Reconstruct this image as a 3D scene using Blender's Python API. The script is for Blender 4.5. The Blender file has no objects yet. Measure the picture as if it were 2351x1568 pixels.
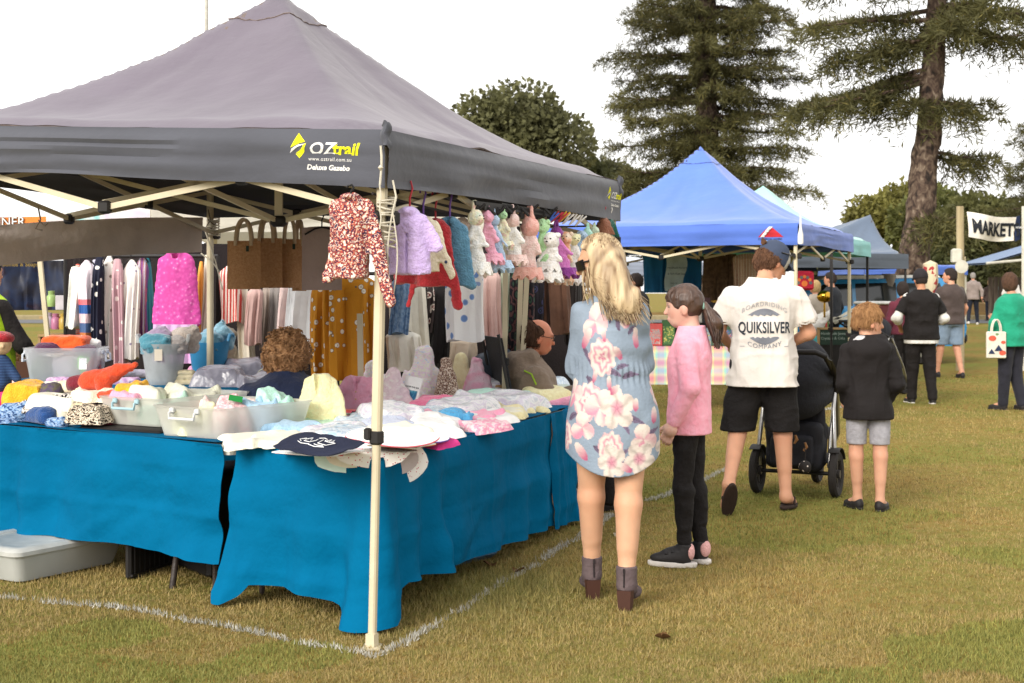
import bpy,bmesh,math,random
import numpy as np
from mathutils import Vector,Matrix
from mathutils.bvhtree import BVHTree
# ------------------------------------------------------------------ camera, sky, sun, exposure
SC=bpy.context.scene
F,CX,HY,CZ=3200.0,1175.5,671.0,1.47 # focal length, centre and horizon on a 2351 wide picture, eye height
cam=bpy.data.objects.new('camera',bpy.data.cameras.new('camera'))
SC.collection.objects.link(cam);SC.camera=cam
cam.location=(0,0,CZ);cam.rotation_euler=(math.radians(90),0,0)
cam.data.lens=F/2351*36;cam.data.sensor_width=36;cam.data.sensor_fit='HORIZONTAL'
cam.data.shift_y=-(784-HY)/2351
cam.data.clip_end=3000;cam.data.clip_start=0.1
cam.data.dof.use_dof=True;cam.data.dof.focus_distance=6.8;cam.data.dof.aperture_fstop=7.0
SUN_EL,SUN_ROT=math.radians(29),math.radians(214)
w=bpy.data.worlds.new('World');SC.world=w;w.use_nodes=True
nt=w.node_tree;nt.nodes.clear()
sky=nt.nodes.new('ShaderNodeTexSky');sky.sky_type='NISHITA';sky.sun_disc=False
sky.sun_elevation=SUN_EL;sky.sun_rotation=SUN_ROT;sky.dust_density=6;sky.air_density=1.2
hs=nt.nodes.new('ShaderNodeHueSaturation');hs.inputs['Saturation'].default_value=0.22;hs.inputs['Value'].default_value=1.0
bg=nt.nodes.new('ShaderNodeBackground');bg.inputs['Strength'].default_value=0.15
out=nt.nodes.new('ShaderNodeOutputWorld')
mxw=nt.nodes.new('ShaderNodeMix');mxw.data_type='RGBA';mxw.inputs[0].default_value=.8;mxw.inputs[7].default_value=(8.6,8.5,8.4,1) # even high cloud over the blue
nt.links.new(sky.outputs[0],hs.inputs['Color']);nt.links.new(hs.outputs[0],mxw.inputs[6]);nt.links.new(mxw.outputs[2],bg.inputs[0]);nt.links.new(bg.outputs[0],out.inputs[0])
sl=bpy.data.lights.new('sun','SUN');sl.energy=2.7;sl.angle=math.radians(28);sl.color=(1,.95,.87)
so=bpy.data.objects.new('sun',sl);SC.collection.objects.link(so)
sd=Vector((math.sin(SUN_ROT)*math.cos(SUN_EL),math.cos(SUN_ROT)*math.cos(SUN_EL),math.sin(SUN_EL)))
so.rotation_euler=(-sd).to_track_quat('-Z','Y').to_euler()
SC.view_settings.view_transform='Standard';SC.view_settings.look='None'
SC.view_settings.exposure=0.46;SC.view_settings.gamma=1
# ------------------------------------------------------------------ helpers
rnd=random.Random(7);nr=np.random.default_rng(7)
def P(x,y,d):return Vector(((x-CX)*d/F,d,CZ-(y-HY)*d/F)) # a picture point at distance d
def G(x,y,z=0.0): # a picture point on the level z
    d=(CZ-z)*F/(y-HY);return Vector(((x-CX)*d/F,d,z))
def lin(c):
    c=np.asarray(c,float)/255.0
    return tuple(np.where(c<=.04045,c/12.92,((c+.055)/1.055)**2.4))
def hx(h):return tuple(int(h[i:i+2],16)for i in(0,2,4))
def col(h,k=.85):
    if isinstance(h,str):h=lin(hx(h));return tuple(min(.9,x*k)for x in h)
    return h
def link(o,parent=None):
    SC.collection.objects.link(o)
    if parent is not None:o.parent=parent
    return o
def tag(o,label=None,cat=None,group=None,kind=None):
    if label:o['label']=label
    if cat:o['category']=cat
    if group:o['group']=group
    if kind:o['kind']=kind
    return o
def thing(name,label,cat,loc=(0,0,0),rz=0.0,group=None):
    o=bpy.data.objects.new(name,None);o.empty_display_size=.1
    link(o);o.location=loc;o.rotation_euler=(0,0,rz)
    return tag(o,label,cat,group)
def part(name,me,m,parent=None,label=None):
    if isinstance(me,MB):me=me.mesh(name)
    o=bpy.data.objects.new(name,me)
    if m is not None and not me.materials:
        for k in(m if isinstance(m,(list,tuple))else[m]):me.materials.append(k)
    link(o,parent)
    if label:o['label']=label
    return o
def solo(name,me,m,label,cat,loc=(0,0,0),rz=0.0,group=None):
    o=part(name,me,m);o.location=loc;o.rotation_euler=(0,0,rz)
    return tag(o,label,cat,group)
def struct(name,me,m,kind='structure'):
    return tag(part(name,me,m),kind=kind)
def copy_tree(o,parent=None):
    c=o.copy();SC.collection.objects.link(c)
    if parent is not None:c.parent=parent
    for ch in list(o.children):copy_tree(ch,c)
    return c
class MB:
    def __init__(s):s.v=[];s.f=[];s.mi=[];s.m=0;s.sm=True
    def add(s,vs,fs,m=None):
        b=len(s.v);s.v+=[tuple(p)for p in vs];s.f+=[tuple(i+b for i in f)for f in fs]
        s.mi+=[s.m if m is None else m]*len(fs);return s
    def box(s,c,d,rot=None,m=None,bev=0.0):
        hx_,hy,hz=d[0]/2,d[1]/2,d[2]/2
        b=min(bev,hx_*.9,hy*.9,hz*.9)
        if b<=0:
            vs=[Vector((x*hx_,y*hy,z*hz))for x in(-1,1)for y in(-1,1)for z in(-1,1)]
            fs=[(0,1,3,2),(4,6,7,5),(0,4,5,1),(2,3,7,6),(0,2,6,4),(1,5,7,3)]
        else:
            vs=[];
            for z,k in((-hz,b),(-hz+b,0),(hz-b,0),(hz,b)):
                X,Y=hx_-k,hy-k
                for(x,y)in((-X+b,-Y),(X-b,-Y),(X,-Y+b),(X,Y-b),(X-b,Y),(-X+b,Y),(-X,Y-b),(-X,-Y+b)):
                    vs.append(Vector((x,y,z)))
            fs=[tuple(range(7,-1,-1)),tuple(range(24,32))]
            for L in range(3):
                for i in range(8):j=(i+1)%8;fs.append((L*8+i,L*8+j,L*8+8+j,L*8+8+i))
        if rot is not None:vs=[rot@v for v in vs]
        return s.add([v+Vector(c)for v in vs],fs,m)
    def bar(s,a,b,w,h=None,m=None):
        a,b=Vector(a),Vector(b);d=b-a;L=d.length
        q=d.to_track_quat('X','Z').to_matrix()
        return s.box((a+b)/2,(L,w,h or w),q,m)
    def tube(s,pts,r,n=8,m=None,caps=True,flat=1.0):
        pts=[Vector(p)for p in pts];K=len(pts)
        rs=r if isinstance(r,(list,tuple,np.ndarray))else[r]*K
        vs=[];up=None
        for i,p in enumerate(pts):
            t=(pts[min(i+1,K-1)]-pts[max(i-1,0)])
            if t.length<1e-9:t=Vector((0,0,1))
            t.normalize()
            if up is None:
                up=Vector((0,0,1))if abs(t.z)<.9 else Vector((1,0,0))
            e1=t.cross(up);
            if e1.length<1e-6:e1=t.orthogonal()
            e1.normalize();e2=e1.cross(t).normalized();up=e2
            for k in range(n):
                a=2*math.pi*k/n
                vs.append(p+e1*(math.cos(a)*rs[i])+e2*(math.sin(a)*rs[i]*flat))
        fs=[]
        for i in range(K-1):
            for k in range(n):
                j=(k+1)%n;fs.append((i*n+k,i*n+j,(i+1)*n+j,(i+1)*n+k))
        if caps:fs+=[tuple(range(n-1,-1,-1)),tuple((K-1)*n+k for k in range(n))]
        return s.add(vs,fs,m)
    def lathe(s,prof,c=(0,0,0),n=20,m=None,axis='z',ex=1.0):
        vs=[];c=Vector(c)
        for(r,z)in prof:
            for k in range(n):
                a=2*math.pi*k/n;x,y=r*math.cos(a)*ex,r*math.sin(a)
                v={'z':(x,y,z),'x':(z,x,y),'y':(x,z,y)}[axis]
                vs.append(c+Vector(v))
        fs=[]
        for i in range(len(prof)-1):
            for k in range(n):
                j=(k+1)%n;fs.append((i*n+k,i*n+j,(i+1)*n+j,(i+1)*n+k))
        if prof[0][0]>1e-6:fs.append(tuple(range(n-1,-1,-1)))
        if prof[-1][0]>1e-6:fs.append(tuple((len(prof)-1)*n+k for k in range(n)))
        return s.add(vs,fs,m)
    def grid(s,fn,nu,nv,m=None,thick=0.0):
        p=[[Vector(fn(i/nu,j/nv))for j in range(nv+1)]for i in range(nu+1)]
        vs=[q for row in p for q in row];W=nv+1
        fs=[(i*W+j,(i+1)*W+j,(i+1)*W+j+1,i*W+j+1)for i in range(nu)for j in range(nv)]
        if thick:
            nrm=[Vector((0,0,0))for _ in vs]
            for f in fs:
                n=(vs[f[2]]-vs[f[0]]).cross(vs[f[3]]-vs[f[1]])
                if n.length>0:n.normalize()
                for i in f:nrm[i]+=n
            b=len(vs)
            vs+=[v-n.normalized()*thick if n.length>0 else v for v,n in zip(vs,nrm)]
            fs+=[tuple(i+b for i in reversed(f))for f in fs]
            ring=[(i,0)for i in range(nu+1)]+[(nu,j)for j in range(1,nv+1)]+[(i,nv)for i in range(nu-1,-1,-1)]+[(0,j)for j in range(nv-1,0,-1)]
            ids=[i*W+j for i,j in ring]
            for a,c in zip(ids,ids[1:]+ids[:1]):fs.append((c,a,a+b,c+b))
        return s.add(vs,fs,m)
    def prism(s,poly,t,fn=None,m=None):
        """poly in (x, z), extruded along y by t (centred)"""
        n=len(poly)
        vs=[Vector((x,-t/2,z))for x,z in poly]+[Vector((x,t/2,z))for x,z in poly]
        if fn:vs=[Vector(fn(v))for v in vs]
        fs=[tuple(range(n)),tuple(range(2*n-1,n-1,-1))]+[((i+1)%n,i,i+n,(i+1)%n+n)for i in range(n)]
        return s.add(vs,fs,m)
    def mesh(s,name='mesh',smooth=None):
        me=bpy.data.meshes.new(name);me.from_pydata(s.v,[],s.f)
        if s.mi and max(s.mi)>0:me.polygons.foreach_set('material_index',s.mi)
        sm=s.sm if smooth is None else smooth
        if sm:
            try:me.shade_smooth();me.set_sharp_from_angle(angle=math.radians(40))
            except Exception:me.polygons.foreach_set('use_smooth',[True]*len(me.polygons))
        me.update();return me
def np_mesh(name,V,Fq,colr=None,smooth=True):
    """V (n,3), Fq (m,k) arrays; colr (n,3) per vertex"""
    V=np.asarray(V,np.float32);Fq=np.asarray(Fq,np.int32);k=Fq.shape[1]
    me=bpy.data.meshes.new(name)
    me.vertices.add(len(V));me.vertices.foreach_set('co',V.ravel())
    me.loops.add(Fq.size);me.loops.foreach_set('vertex_index',Fq.ravel())
    me.polygons.add(len(Fq));me.polygons.foreach_set('loop_start',np.arange(0,Fq.size,k,dtype=np.int32))
    try:me.polygons.foreach_set('loop_total',np.full(len(Fq),k,np.int32))
    except Exception:pass
    me.polygons.foreach_set('use_smooth',np.full(len(Fq),smooth))
    if colr is not None:
        a=me.color_attributes.new('Col','FLOAT_COLOR','POINT')
        c=np.ones((len(V),4),np.float32);c[:,:3]=colr;a.data.foreach_set('color',c.ravel())
    me.update(calc_edges=True);me.validate();return me
# value noise
_perm=np.random.default_rng(3).random((32,32,32)).astype(np.float32)
def vn(p,sc=1.0,off=0.0):
    q=np.asarray(p,np.float32)*sc+off;i=np.floor(q).astype(np.int32);f=q-i;f=f*f*(3-2*f)
    r=0
    for dx in(0,1):
        wx=f[...,0]if dx else 1-f[...,0]
        for dy in(0,1):
            wy=f[...,1]if dy else 1-f[...,1]
            for dz in(0,1):
                wz=f[...,2]if dz else 1-f[...,2]
                r=r+wx*wy*wz*_perm[(i[...,0]+dx)&31,(i[...,1]+dy)&31,(i[...,2]+dz)&31]
    return r*2-1
def n1(x,y=0.0,z=0.0):return float(vn(np.array([x,y,z],np.float32)))
# signed distance shapes -> surface nets
def cap(a,b,ra,rb=None,sy=1.0):
    a,b=np.array(a,np.float32),np.array(b,np.float32);rb=ra if rb is None else rb
    def f(p):
        q=p-a;ba=b-a
        t=np.clip((q@ba)/max(1e-9,float(ba@ba)),0,1);e=q-t[:,None]*ba
        if sy!=1.0:e=e/np.array([1,sy,1],np.float32)
        return(np.sqrt((e*e).sum(1))-(ra+(rb-ra)*t))*min(1,sy)
    return f
def ell(c,r,R=None):
    c=np.array(c,np.float32);r=np.array(r,np.float32);RM=None if R is None else np.array(R,np.float32)
    def f(p):
        q=p-c
        if RM is not None:q=q@RM
        k0=np.sqrt(((q/r)**2).sum(1));k1=np.sqrt(((q/r**2)**2).sum(1))+1e-9
        return k0*(k0-1)/k1
    return f
def stack(rows,pw=2.0,zpow=None):
    """rows (z, cx, cy, rx, ry) bottom to top: a body of elliptic sections"""
    A=np.array(sorted(rows),np.float32)
    zz=np.linspace(A[0,0],A[-1,0],80)
    def sm(c):
        y=np.interp(zz,A[:,0],A[:,c]);yp=np.pad(y,4,mode='edge');return np.convolve(yp,np.ones(9)/9,'valid')
    C=[sm(c)for c in range(1,5)]
    def f(p):
        z=np.clip(p[:,2],A[0,0],A[-1,0]);cx,cy,rx,ry=[np.interp(z,zz,c)for c in C]
        u,v=np.abs((p[:,0]-cx)/rx),np.abs((p[:,1]-cy)/ry)
        k=(u**pw+v**pw)**(1/pw)
        d=(k-1)*np.minimum(rx,ry)
        return np.maximum(d,np.maximum(A[0,0]-p[:,2],p[:,2]-A[-1,0]))
    return f
def bx(c,h,r=0.0,R=None):
    c=np.array(c,np.float32);h=np.array(h,np.float32);RM=None if R is None else np.array(R,np.float32)
    def f(p):
        q=p-c
        if RM is not None:q=q@RM
        q=np.abs(q)-h+r
        return np.sqrt((np.maximum(q,0)**2).sum(1))+np.minimum(q.max(1),0)-r
    return f
def smin(a,b,k):
    h=np.clip(.5+.5*(b-a)/k,0,1);return b+(a-b)*h-k*h*(1-h)
def U(*fs,k=.03):
    def f(p):
        d=fs[0](p)
        for g in fs[1:]:d=smin(d,g(p),k)
        return d
    return f
def MX(f,*gs):
    def h(p):
        d=f(p)
        for g in gs:d=np.maximum(d,g(p))
        return d
    return h
def SUB(f,*gs):return MX(f,*[(lambda p,g=g:-g(p))for g in gs])
def plane(n,d): # keeps n.p < d
    n=np.array(n,np.float32);return lambda p:p@n-d
def grow(f,r):return lambda p:f(p)-r
def noisy(f,amp,sc,st=(1,1,1),off=0.0):
    st=np.array(st,np.float32)
    return lambda p:f(p)-amp*vn(p*st,sc,off)
def net(name,f,lo,hi,h,colf=None):
    lo=np.array(lo,np.float32)-2*h;hi=np.array(hi,np.float32)+2*h;B=4
    n=np.ceil((hi-lo)/(h*B)).astype(int)*B+1
    def pts(ix):return lo+ix.astype(np.float32)*h
    ci=np.stack(np.meshgrid(*[np.arange(0,k,B)for k in n],indexing='ij'),-1).reshape(-1,3)
    cs=[len(range(0,k,B))for k in n]
    cv=f(pts(ci)).reshape(cs)
    # trilinear fill of the coarse field
    v=cv
    for ax in range(3):
        L=v.shape[ax];t=np.arange((L-1)*B+1)/B;i0=np.minimum(t.astype(int),L-2);fr=(t-i0)
        sh=[1,1,1];sh[ax]=-1;fr=fr.reshape(sh)
        v=np.take(v,i0,ax)*(1-fr)+np.take(v,i0+1,ax)*fr
    V=v.astype(np.float32)
    m=np.abs(V)<h*B*1.7
    ix=np.argwhere(m)
    for s0 in range(0,len(ix),400000):
        q=ix[s0:s0+400000];V[q[:,0],q[:,1],q[:,2]]=f(pts(q))
    S=V<0
    c=[S[a:S.shape[0]-1+a,b:S.shape[1]-1+b,d:S.shape[2]-1+d]for a in(0,1)for b in(0,1)for d in(0,1)]
    cnt=sum(x.astype(np.int8)for x in c);act=(cnt>0)&(cnt<8)
    cells=np.argwhere(act);ids=np.full(act.shape,-1,np.int32);ids[act]=np.arange(len(cells))
    acc=np.zeros((len(cells),3),np.float32);k=np.zeros(len(cells),np.float32)
    cor=[(a,b,d)for a in(0,1)for b in(0,1)for d in(0,1)]
    for i in range(8):
        for j in range(i+1,8):
            df=[abs(cor[i][t]-cor[j][t])for t in range(3)]
            if sum(df)!=1:continue
            A=cells+cor[i];Bc=cells+cor[j]
            va=V[A[:,0],A[:,1],A[:,2]];vb=V[Bc[:,0],Bc[:,1],Bc[:,2]]
            x=(va<0)!=(vb<0);t=np.where(x,va/np.where(va==vb,1,va-vb),0)
            acc+=np.where(x[:,None],np.array(cor[i],np.float32)+t[:,None]*(np.array(cor[j],np.float32)-np.array(cor[i],np.float32)),0);k+=x
    vert=lo+(cells+acc/np.maximum(k,1)[:,None])*h
    faces=[]
    for ax in range(3):
        o1,o2=[(1,2),(2,0),(0,1)][ax]
        s0=[slice(None)]*3;s1=[slice(None)]*3;s0[ax]=slice(0,-1);s1[ax]=slice(1,None)
        e=S[tuple(s0)]!=S[tuple(s1)]
        for q_,flip in((e&S[tuple(s0)],False),(e&~S[tuple(s0)],True)):
            q=np.argwhere(q_)
            q=q[(q[:,o1]>0)&(q[:,o2]>0)&(q[:,o1]<S.shape[o1]-1)&(q[:,o2]<S.shape[o2]-1)]
            def cid(d1,d2):
                r=q.copy();r[:,o1]+=d1;r[:,o2]+=d2;return ids[r[:,0],r[:,1],r[:,2]]
            Q=np.stack([cid(-1,-1),cid(0,-1),cid(0,0),cid(-1,0)],1)
            if flip:Q=Q[:,::-1]
            faces.append(Q)
    Fq=np.concatenate(faces);Fq=Fq[(Fq>=0).all(1)]
    return np_mesh(name,vert,Fq,None if colf is None else colf(vert))
# ------------------------------------------------------------------ materials
MATS={}
def mt(name,c='808080',c2=None,tex='noise',sc=12.0,stops=None,const=False,rough=.85,bump=.12,bsc=60.0,metal=0.0,
       alpha=1.0,vcol=False,st=(1,1,1),detail=3.0,dist=0.0,sheen=0.0,sub=0.0,transl=0.0,spec=.3,k=.85,rot=(0,0,0),coord='Object',bst=None,coat=0.0):
    if name in MATS:return MATS[name]
    m=bpy.data.materials.new(name);m.use_nodes=True;MATS[name]=m
    N,L=m.node_tree.nodes,m.node_tree.links;b=N['Principled BSDF'];o=N['Material Output']
    tc=N.new('ShaderNodeTexCoord');mp=N.new('ShaderNodeMapping');mp.inputs['Scale'].default_value=st;mp.inputs['Rotation'].default_value=rot
    L.new(tc.outputs[coord],mp.inputs[0])
    b.inputs['Roughness'].default_value=rough;b.inputs['Metallic'].default_value=metal;b.inputs['Specular IOR Level'].default_value=spec
    if sheen:b.inputs['Sheen Weight'].default_value=sheen;b.inputs['Sheen Roughness'].default_value=.5
    if coat:b.inputs['Coat Weight'].default_value=coat
    if sub:b.inputs['Subsurface Weight'].default_value=sub;b.inputs['Subsurface Radius'].default_value=(1,.4,.25);b.inputs['Subsurface Scale'].default_value=.012
    if alpha<1:b.inputs['Alpha'].default_value=alpha
    if stops is None:
        a=col(c,k);a2=col(c2,k)if c2 else tuple(x*.78 for x in a)
        stops=[(.3,a2),(.7,a)]
    else:stops=[(p,col(h,k))for p,h in stops]
    if tex=='noise':
        t=N.new('ShaderNodeTexNoise');t.inputs['Scale'].default_value=sc;t.inputs['Detail'].default_value=detail;t.inputs['Distortion'].default_value=dist;fo=t.outputs['Fac']
    elif tex=='voro':
        t=N.new('ShaderNodeTexVoronoi');t.inputs['Scale'].default_value=sc;fo=t.outputs['Distance']
    elif tex=='cells':
        t=N.new('ShaderNodeTexVoronoi');t.inputs['Scale'].default_value=sc;sp=N.new('ShaderNodeSeparateColor');L.new(t.outputs['Color'],sp.inputs[0]);fo=sp.outputs[0]
    elif tex in('wavex','wavez','wavey','rings'):
        t=N.new('ShaderNodeTexWave');t.inputs['Scale'].default_value=sc;t.inputs['Distortion'].default_value=dist;t.inputs['Detail'].default_value=detail
        if tex=='rings':t.wave_type='RINGS'
        else:t.bands_direction={'x':'X','y':'Y','z':'Z'}[tex[-1]]
        fo=t.outputs['Fac']
    elif tex=='grad':
        t=N.new('ShaderNodeSeparateXYZ');fo=t.outputs['Z']
    L.new(mp.outputs[0],t.inputs[0])
    cr=N.new('ShaderNodeValToRGB');e=cr.color_ramp.elements
    cr.color_ramp.interpolation='CONSTANT' if const else 'LINEAR'
    while len(e)<len(stops):e.new(.5)
    while len(e)>len(stops):e.remove(e[-1])
    for q,(p,cc)in zip(e,stops):q.position=p;q.color=(*cc[:3],1)
    L.new(fo,cr.inputs[0]);co=cr.outputs[0]
    if vcol:
        at=N.new('ShaderNodeVertexColor');at.layer_name='Col';mx=N.new('ShaderNodeMix');mx.data_type='RGBA';mx.blend_type='MULTIPLY';mx.inputs[0].default_value=1
        L.new(at.outputs[0],mx.inputs[6]);L.new(co,mx.inputs[7]);co=mx.outputs[2]
    L.new(co,b.inputs['Base Color'])
    if bump:
        t2=N.new('ShaderNodeTexNoise');t2.inputs['Scale'].default_value=bsc;t2.inputs['Detail'].default_value=4
        mp2=N.new('ShaderNodeMapping');mp2.inputs['Scale'].default_value=bst or(1,1,1);L.new(tc.outputs['Object'],mp2.inputs[0]);L.new(mp2.outputs[0],t2.inputs[0])
        bp=N.new('ShaderNodeBump');bp.inputs['Strength'].default_value=min(1,bump*3);bp.inputs['Distance'].default_value=.01
        L.new(t2.outputs['Fac'],bp.inputs['Height']);L.new(bp.outputs[0],b.inputs['Normal'])
    if transl:
        tr=N.new('ShaderNodeBsdfTranslucent');L.new(co,tr.inputs[0]);ms=N.new('ShaderNodeMixShader');ms.inputs[0].default_value=transl
        L.new(b.outputs[0],ms.inputs[1]);L.new(tr.outputs[0],ms.inputs[2]);L.new(ms.outputs[0],o.inputs[0])
    return m
WHITE=[(0,(1,1,1)),(1,(1,1,1))]
def vmat(name,var=.1,**kw): # colours come from the mesh, slightly mottled
    a=1-var;return mt(name,stops=[(.3,(a,a,a)),(.7,(1,1,1))],k=1,vcol=True,**kw)
# text and decals
def text2d(body,size,bold=0.0,shear=0.0,sx=1.0,align='LEFT',space=1.0):
    cu=bpy.data.curves.new('lettering','FONT');cu.body=body;cu.size=size;cu.offset=bold*size;cu.shear=shear;cu.align_x=align;cu.space_character=space;cu.resolution_u=3
    ob=bpy.data.objects.new('lettering',cu);link(ob);bpy.context.view_layer.update()
    me=bpy.data.meshes.new_from_object(ob.evaluated_get(bpy.context.evaluated_depsgraph_get()))
    v=[(p.co.x*sx,p.co.y)for p in me.vertices];f=[tuple(p.vertices)for p in me.polygons]
    bpy.data.objects.remove(ob);bpy.data.curves.remove(cu);bpy.data.meshes.remove(me);return v,f
def decal(shapes,fn,mx=.03):
    """shapes: list of (verts2d, faces, material index); fn maps (u, v) to a point on the surface"""
    mb=MB();mb.sm=False
    for v,f,mi in shapes:
        bm=bmesh.new();bv=[bm.verts.new((x,y,0))for x,y in v]
        for q in f:
            try:bm.faces.new([bv[i]for i in q])
            except ValueError:pass
        bmesh.ops.triangulate(bm,faces=bm.faces[:])
        for _ in range(4):
            es=[e for e in bm.edges if e.calc_length()>mx]
            if not es:break
            bmesh.ops.subdivide_edges(bm,edges=es,cuts=1);bmesh.ops.triangulate(bm,faces=[q for q in bm.faces if len(q.verts)>3])
        bm.verts.index_update()
        mb.add([fn(q.co.x,q.co.y)for q in bm.verts],[tuple(q.index for q in fc.verts)for fc in bm.faces],mi);bm.free()
    return mb
def shift2(tf,dx,dy,mi):v,f=tf;return([(x+dx,y+dy)for x,y in v],f,mi)
def poly2(pts,mi):return(pts,[tuple(range(len(pts)))],mi)
# ------------------------------------------------------------------ ground
def gz(y):
    t=min(1,max(0,(y-16)/34));return .36*t*t*(3-2*t)
def build_ground():
    ys=[-8,0,3]+[4+.35*i for i in range(60)]+[26+2*i for i in range(18)]+[66,80,120,300,1500]
    xs=[-900,-300,-100,-60,-40]+[-30+1.5*i for i in range(41)]+[40,60,100,300,900]
    vs=[(x,y,gz(y))for y in ys for x in xs];W=len(xs)
    mb=MB();mb.add(vs,[(i*W+j,i*W+j+1,(i+1)*W+j+1,(i+1)*W+j)for i in range(len(ys)-1)for j in range(W-1)])
    m=mt('grass_ground',tex='noise',sc=9,detail=8,stops=[(.25,'6f5a34'),(.42,'8f7a4a'),(.55,'8f8450'),(.75,'7d7a45')],rough=1,bump=.3,bsc=45,k=.78,spec=.05)
    # large dry and lush patches on top
    N,L=m.node_tree.nodes,m.node_tree.links;b=N['Principled BSDF'];src=b.inputs['Base Color'].links[0].from_socket
    tc=N.new('ShaderNodeTexCoord');t=N.new('ShaderNodeTexNoise');t.inputs['Scale'].default_value=.55;t.inputs['Detail'].default_value=5
    cr=N.new('ShaderNodeValToRGB');cr.color_ramp.elements[0].position=.35;cr.color_ramp.elements[1].position=.68
    cr.color_ramp.elements[0].color=(1.1,.95,.8,1);cr.color_ramp.elements[1].color=(.72,.92,.6,1)
    mx=N.new('ShaderNodeMix');mx.data_type='RGBA';mx.blend_type='MULTIPLY';mx.inputs[0].default_value=1
    L.new(tc.outputs['Object'],t.inputs[0]);L.new(t.outputs['Fac'],cr.inputs[0]);L.new(src,mx.inputs[6]);L.new(cr.outputs[0],mx.inputs[7]);L.new(mx.outputs[2],b.inputs['Base Color'])
    struct('ground',mb,m)
build_ground()
GC=np.array([lin(hx(h))for h in('8a8048','948650','a58e5c','b39a6a','786e40','948050')],np.float32)
def blades(name,pos,hgt,wid,colr,lean=.9,kind='stuff'):
    n=len(pos);a=nr.random(n)*2*np.pi;l=nr.random(n)*lean
    side=np.stack([np.cos(a),np.sin(a),np.zeros(n)],1)*(wid/2)[:,None]
    b=nr.random(n)*2*np.pi
    tip=np.stack([np.cos(b)*l,np.sin(b)*l,np.sqrt(np.maximum(.06,1-l*l))],1)*hgt[:,None]
    V=np.stack([pos-side,pos+side,pos+tip],1).reshape(-1,3)
    C=np.repeat(colr,3,0)
    o=part(name,np_mesh(name,V,np.arange(3*n).reshape(-1,3),C,False),vmat('grass_blades',.15,rough=.8,bump=0,transl=.25,sc=3))
    return tag(o,kind=kind)
def build_grass():
    n=430000;u=nr.random(n);y=1/(1/4.9+u*(1/24-1/4.9));x=(nr.random(n)*2-1)*(.43*y+.9)
    p=np.stack([x,y,np.zeros(n)],1);p[:,2]=[gz(q)for q in y]
    pt=vn(p,.55);p2=vn(p,2.3);p3=vn(p,8)
    ci=np.clip((3+1.6*p2+1.2*p3+nr.normal(0,1.1,n)),0,5).astype(int);C=GC[ci]
    straw=nr.random(n)<np.clip(.27-.3*pt+.25*p2,.04,.7)
    C=np.where(straw[:,None],np.array(lin((178,152,96)),np.float32)*(.7+.5*nr.random((n,1))),C)*np.array([.90,.94,.92])
    C=np.where((pt+.4*p2>.25)[:,None],C*np.array([.74,.95,.66]),C)
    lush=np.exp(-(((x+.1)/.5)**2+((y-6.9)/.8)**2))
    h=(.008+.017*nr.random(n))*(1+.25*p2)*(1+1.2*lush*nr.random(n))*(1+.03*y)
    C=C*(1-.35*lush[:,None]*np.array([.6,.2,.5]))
    blades('grass',p,h,(.0028+.0035*nr.random(n))*(1+.08*np.maximum(0,y-5)),C,.95)
build_grass()
def paint_line(pts,wd=.04,dens=520):
    P_,H_=[],[]
    for a,b,dn in pts:
        a,b=np.array(a[:2]),np.array(b[:2]);L=np.linalg.norm(b-a);k=int(L*dens*dn)
        t=nr.random(k);nv=np.array([-(b-a)[1],(b-a)[0]])/L
        q=a+(b-a)*t[:,None]+nv*(nr.normal(0,wd*.33,k))[:,None]+nv*(.010*np.sin(t*9+L)+.006*np.sin(t*31))[:,None]
        gap=vn(np.stack([q[:,0],q[:,1],q[:,0]*0],1),7)
        q=q[gap+nr.random(k)*.9>.05];P_.append(q)
    q=np.concatenate(P_);n=len(q);p=np.stack([q[:,0],q[:,1],np.zeros(n)],1)
    p[:,2]=[gz(v)+.004 for v in p[:,1]]
    C=np.array(lin((232,228,216)),np.float32)*(.42+.42*nr.random((n,1)))
    blades('line_marking',p,.012+.022*nr.random(n),.005+.004*nr.random(n),C,.95,'structure')
c0=G(866,1512)
paint_line([(G(-140,1372),G(0,1375),1),(G(0,1375),G(300,1402),1),(G(300,1402),G(560,1452),.9),(G(560,1452),c0,1.1),
            (c0,G(1000,1440),1.1),(G(1000,1440),G(1150,1345),.45),(G(1150,1345),G(1330,1235),.9),(G(1330,1235),G(1408,1185),1),
            (G(1490,1152),G(1560,1128),1.3),(G(1560,1128),G(1690,1070),.9),(G(1370,1187),G(1410,1184),1),(G(1880,945),G(1940,935),3)])
# fallen leaves
lm=mt('dead_leaf','6b4a2a',rough=.9)
for i,(x,y)in enumerate(((1125,1304),(1522,1472),(1190,1318),(2010,985))):
    mb=MB();mb.grid(lambda u,v:((u-.5)*.07,(v-.5)*.035*math.sin(math.pi*min(.97,max(.03,u)))*2,.02+.012*math.cos(u*5)+.02*abs(v-.5)),6,4,thick=.001)
    solo('fallen_leaf',mb,lm,['curled brown leaf on the grass below the long blue cloth','flat brown leaf on the open lawn in front of everyone','small brown leaf beside the white line behind the corner pole','dark leaf far out on the lawn beside the boy'][i],'leaf',G(x,y),i*1.3,'fallen leaves on the lawn')
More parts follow.
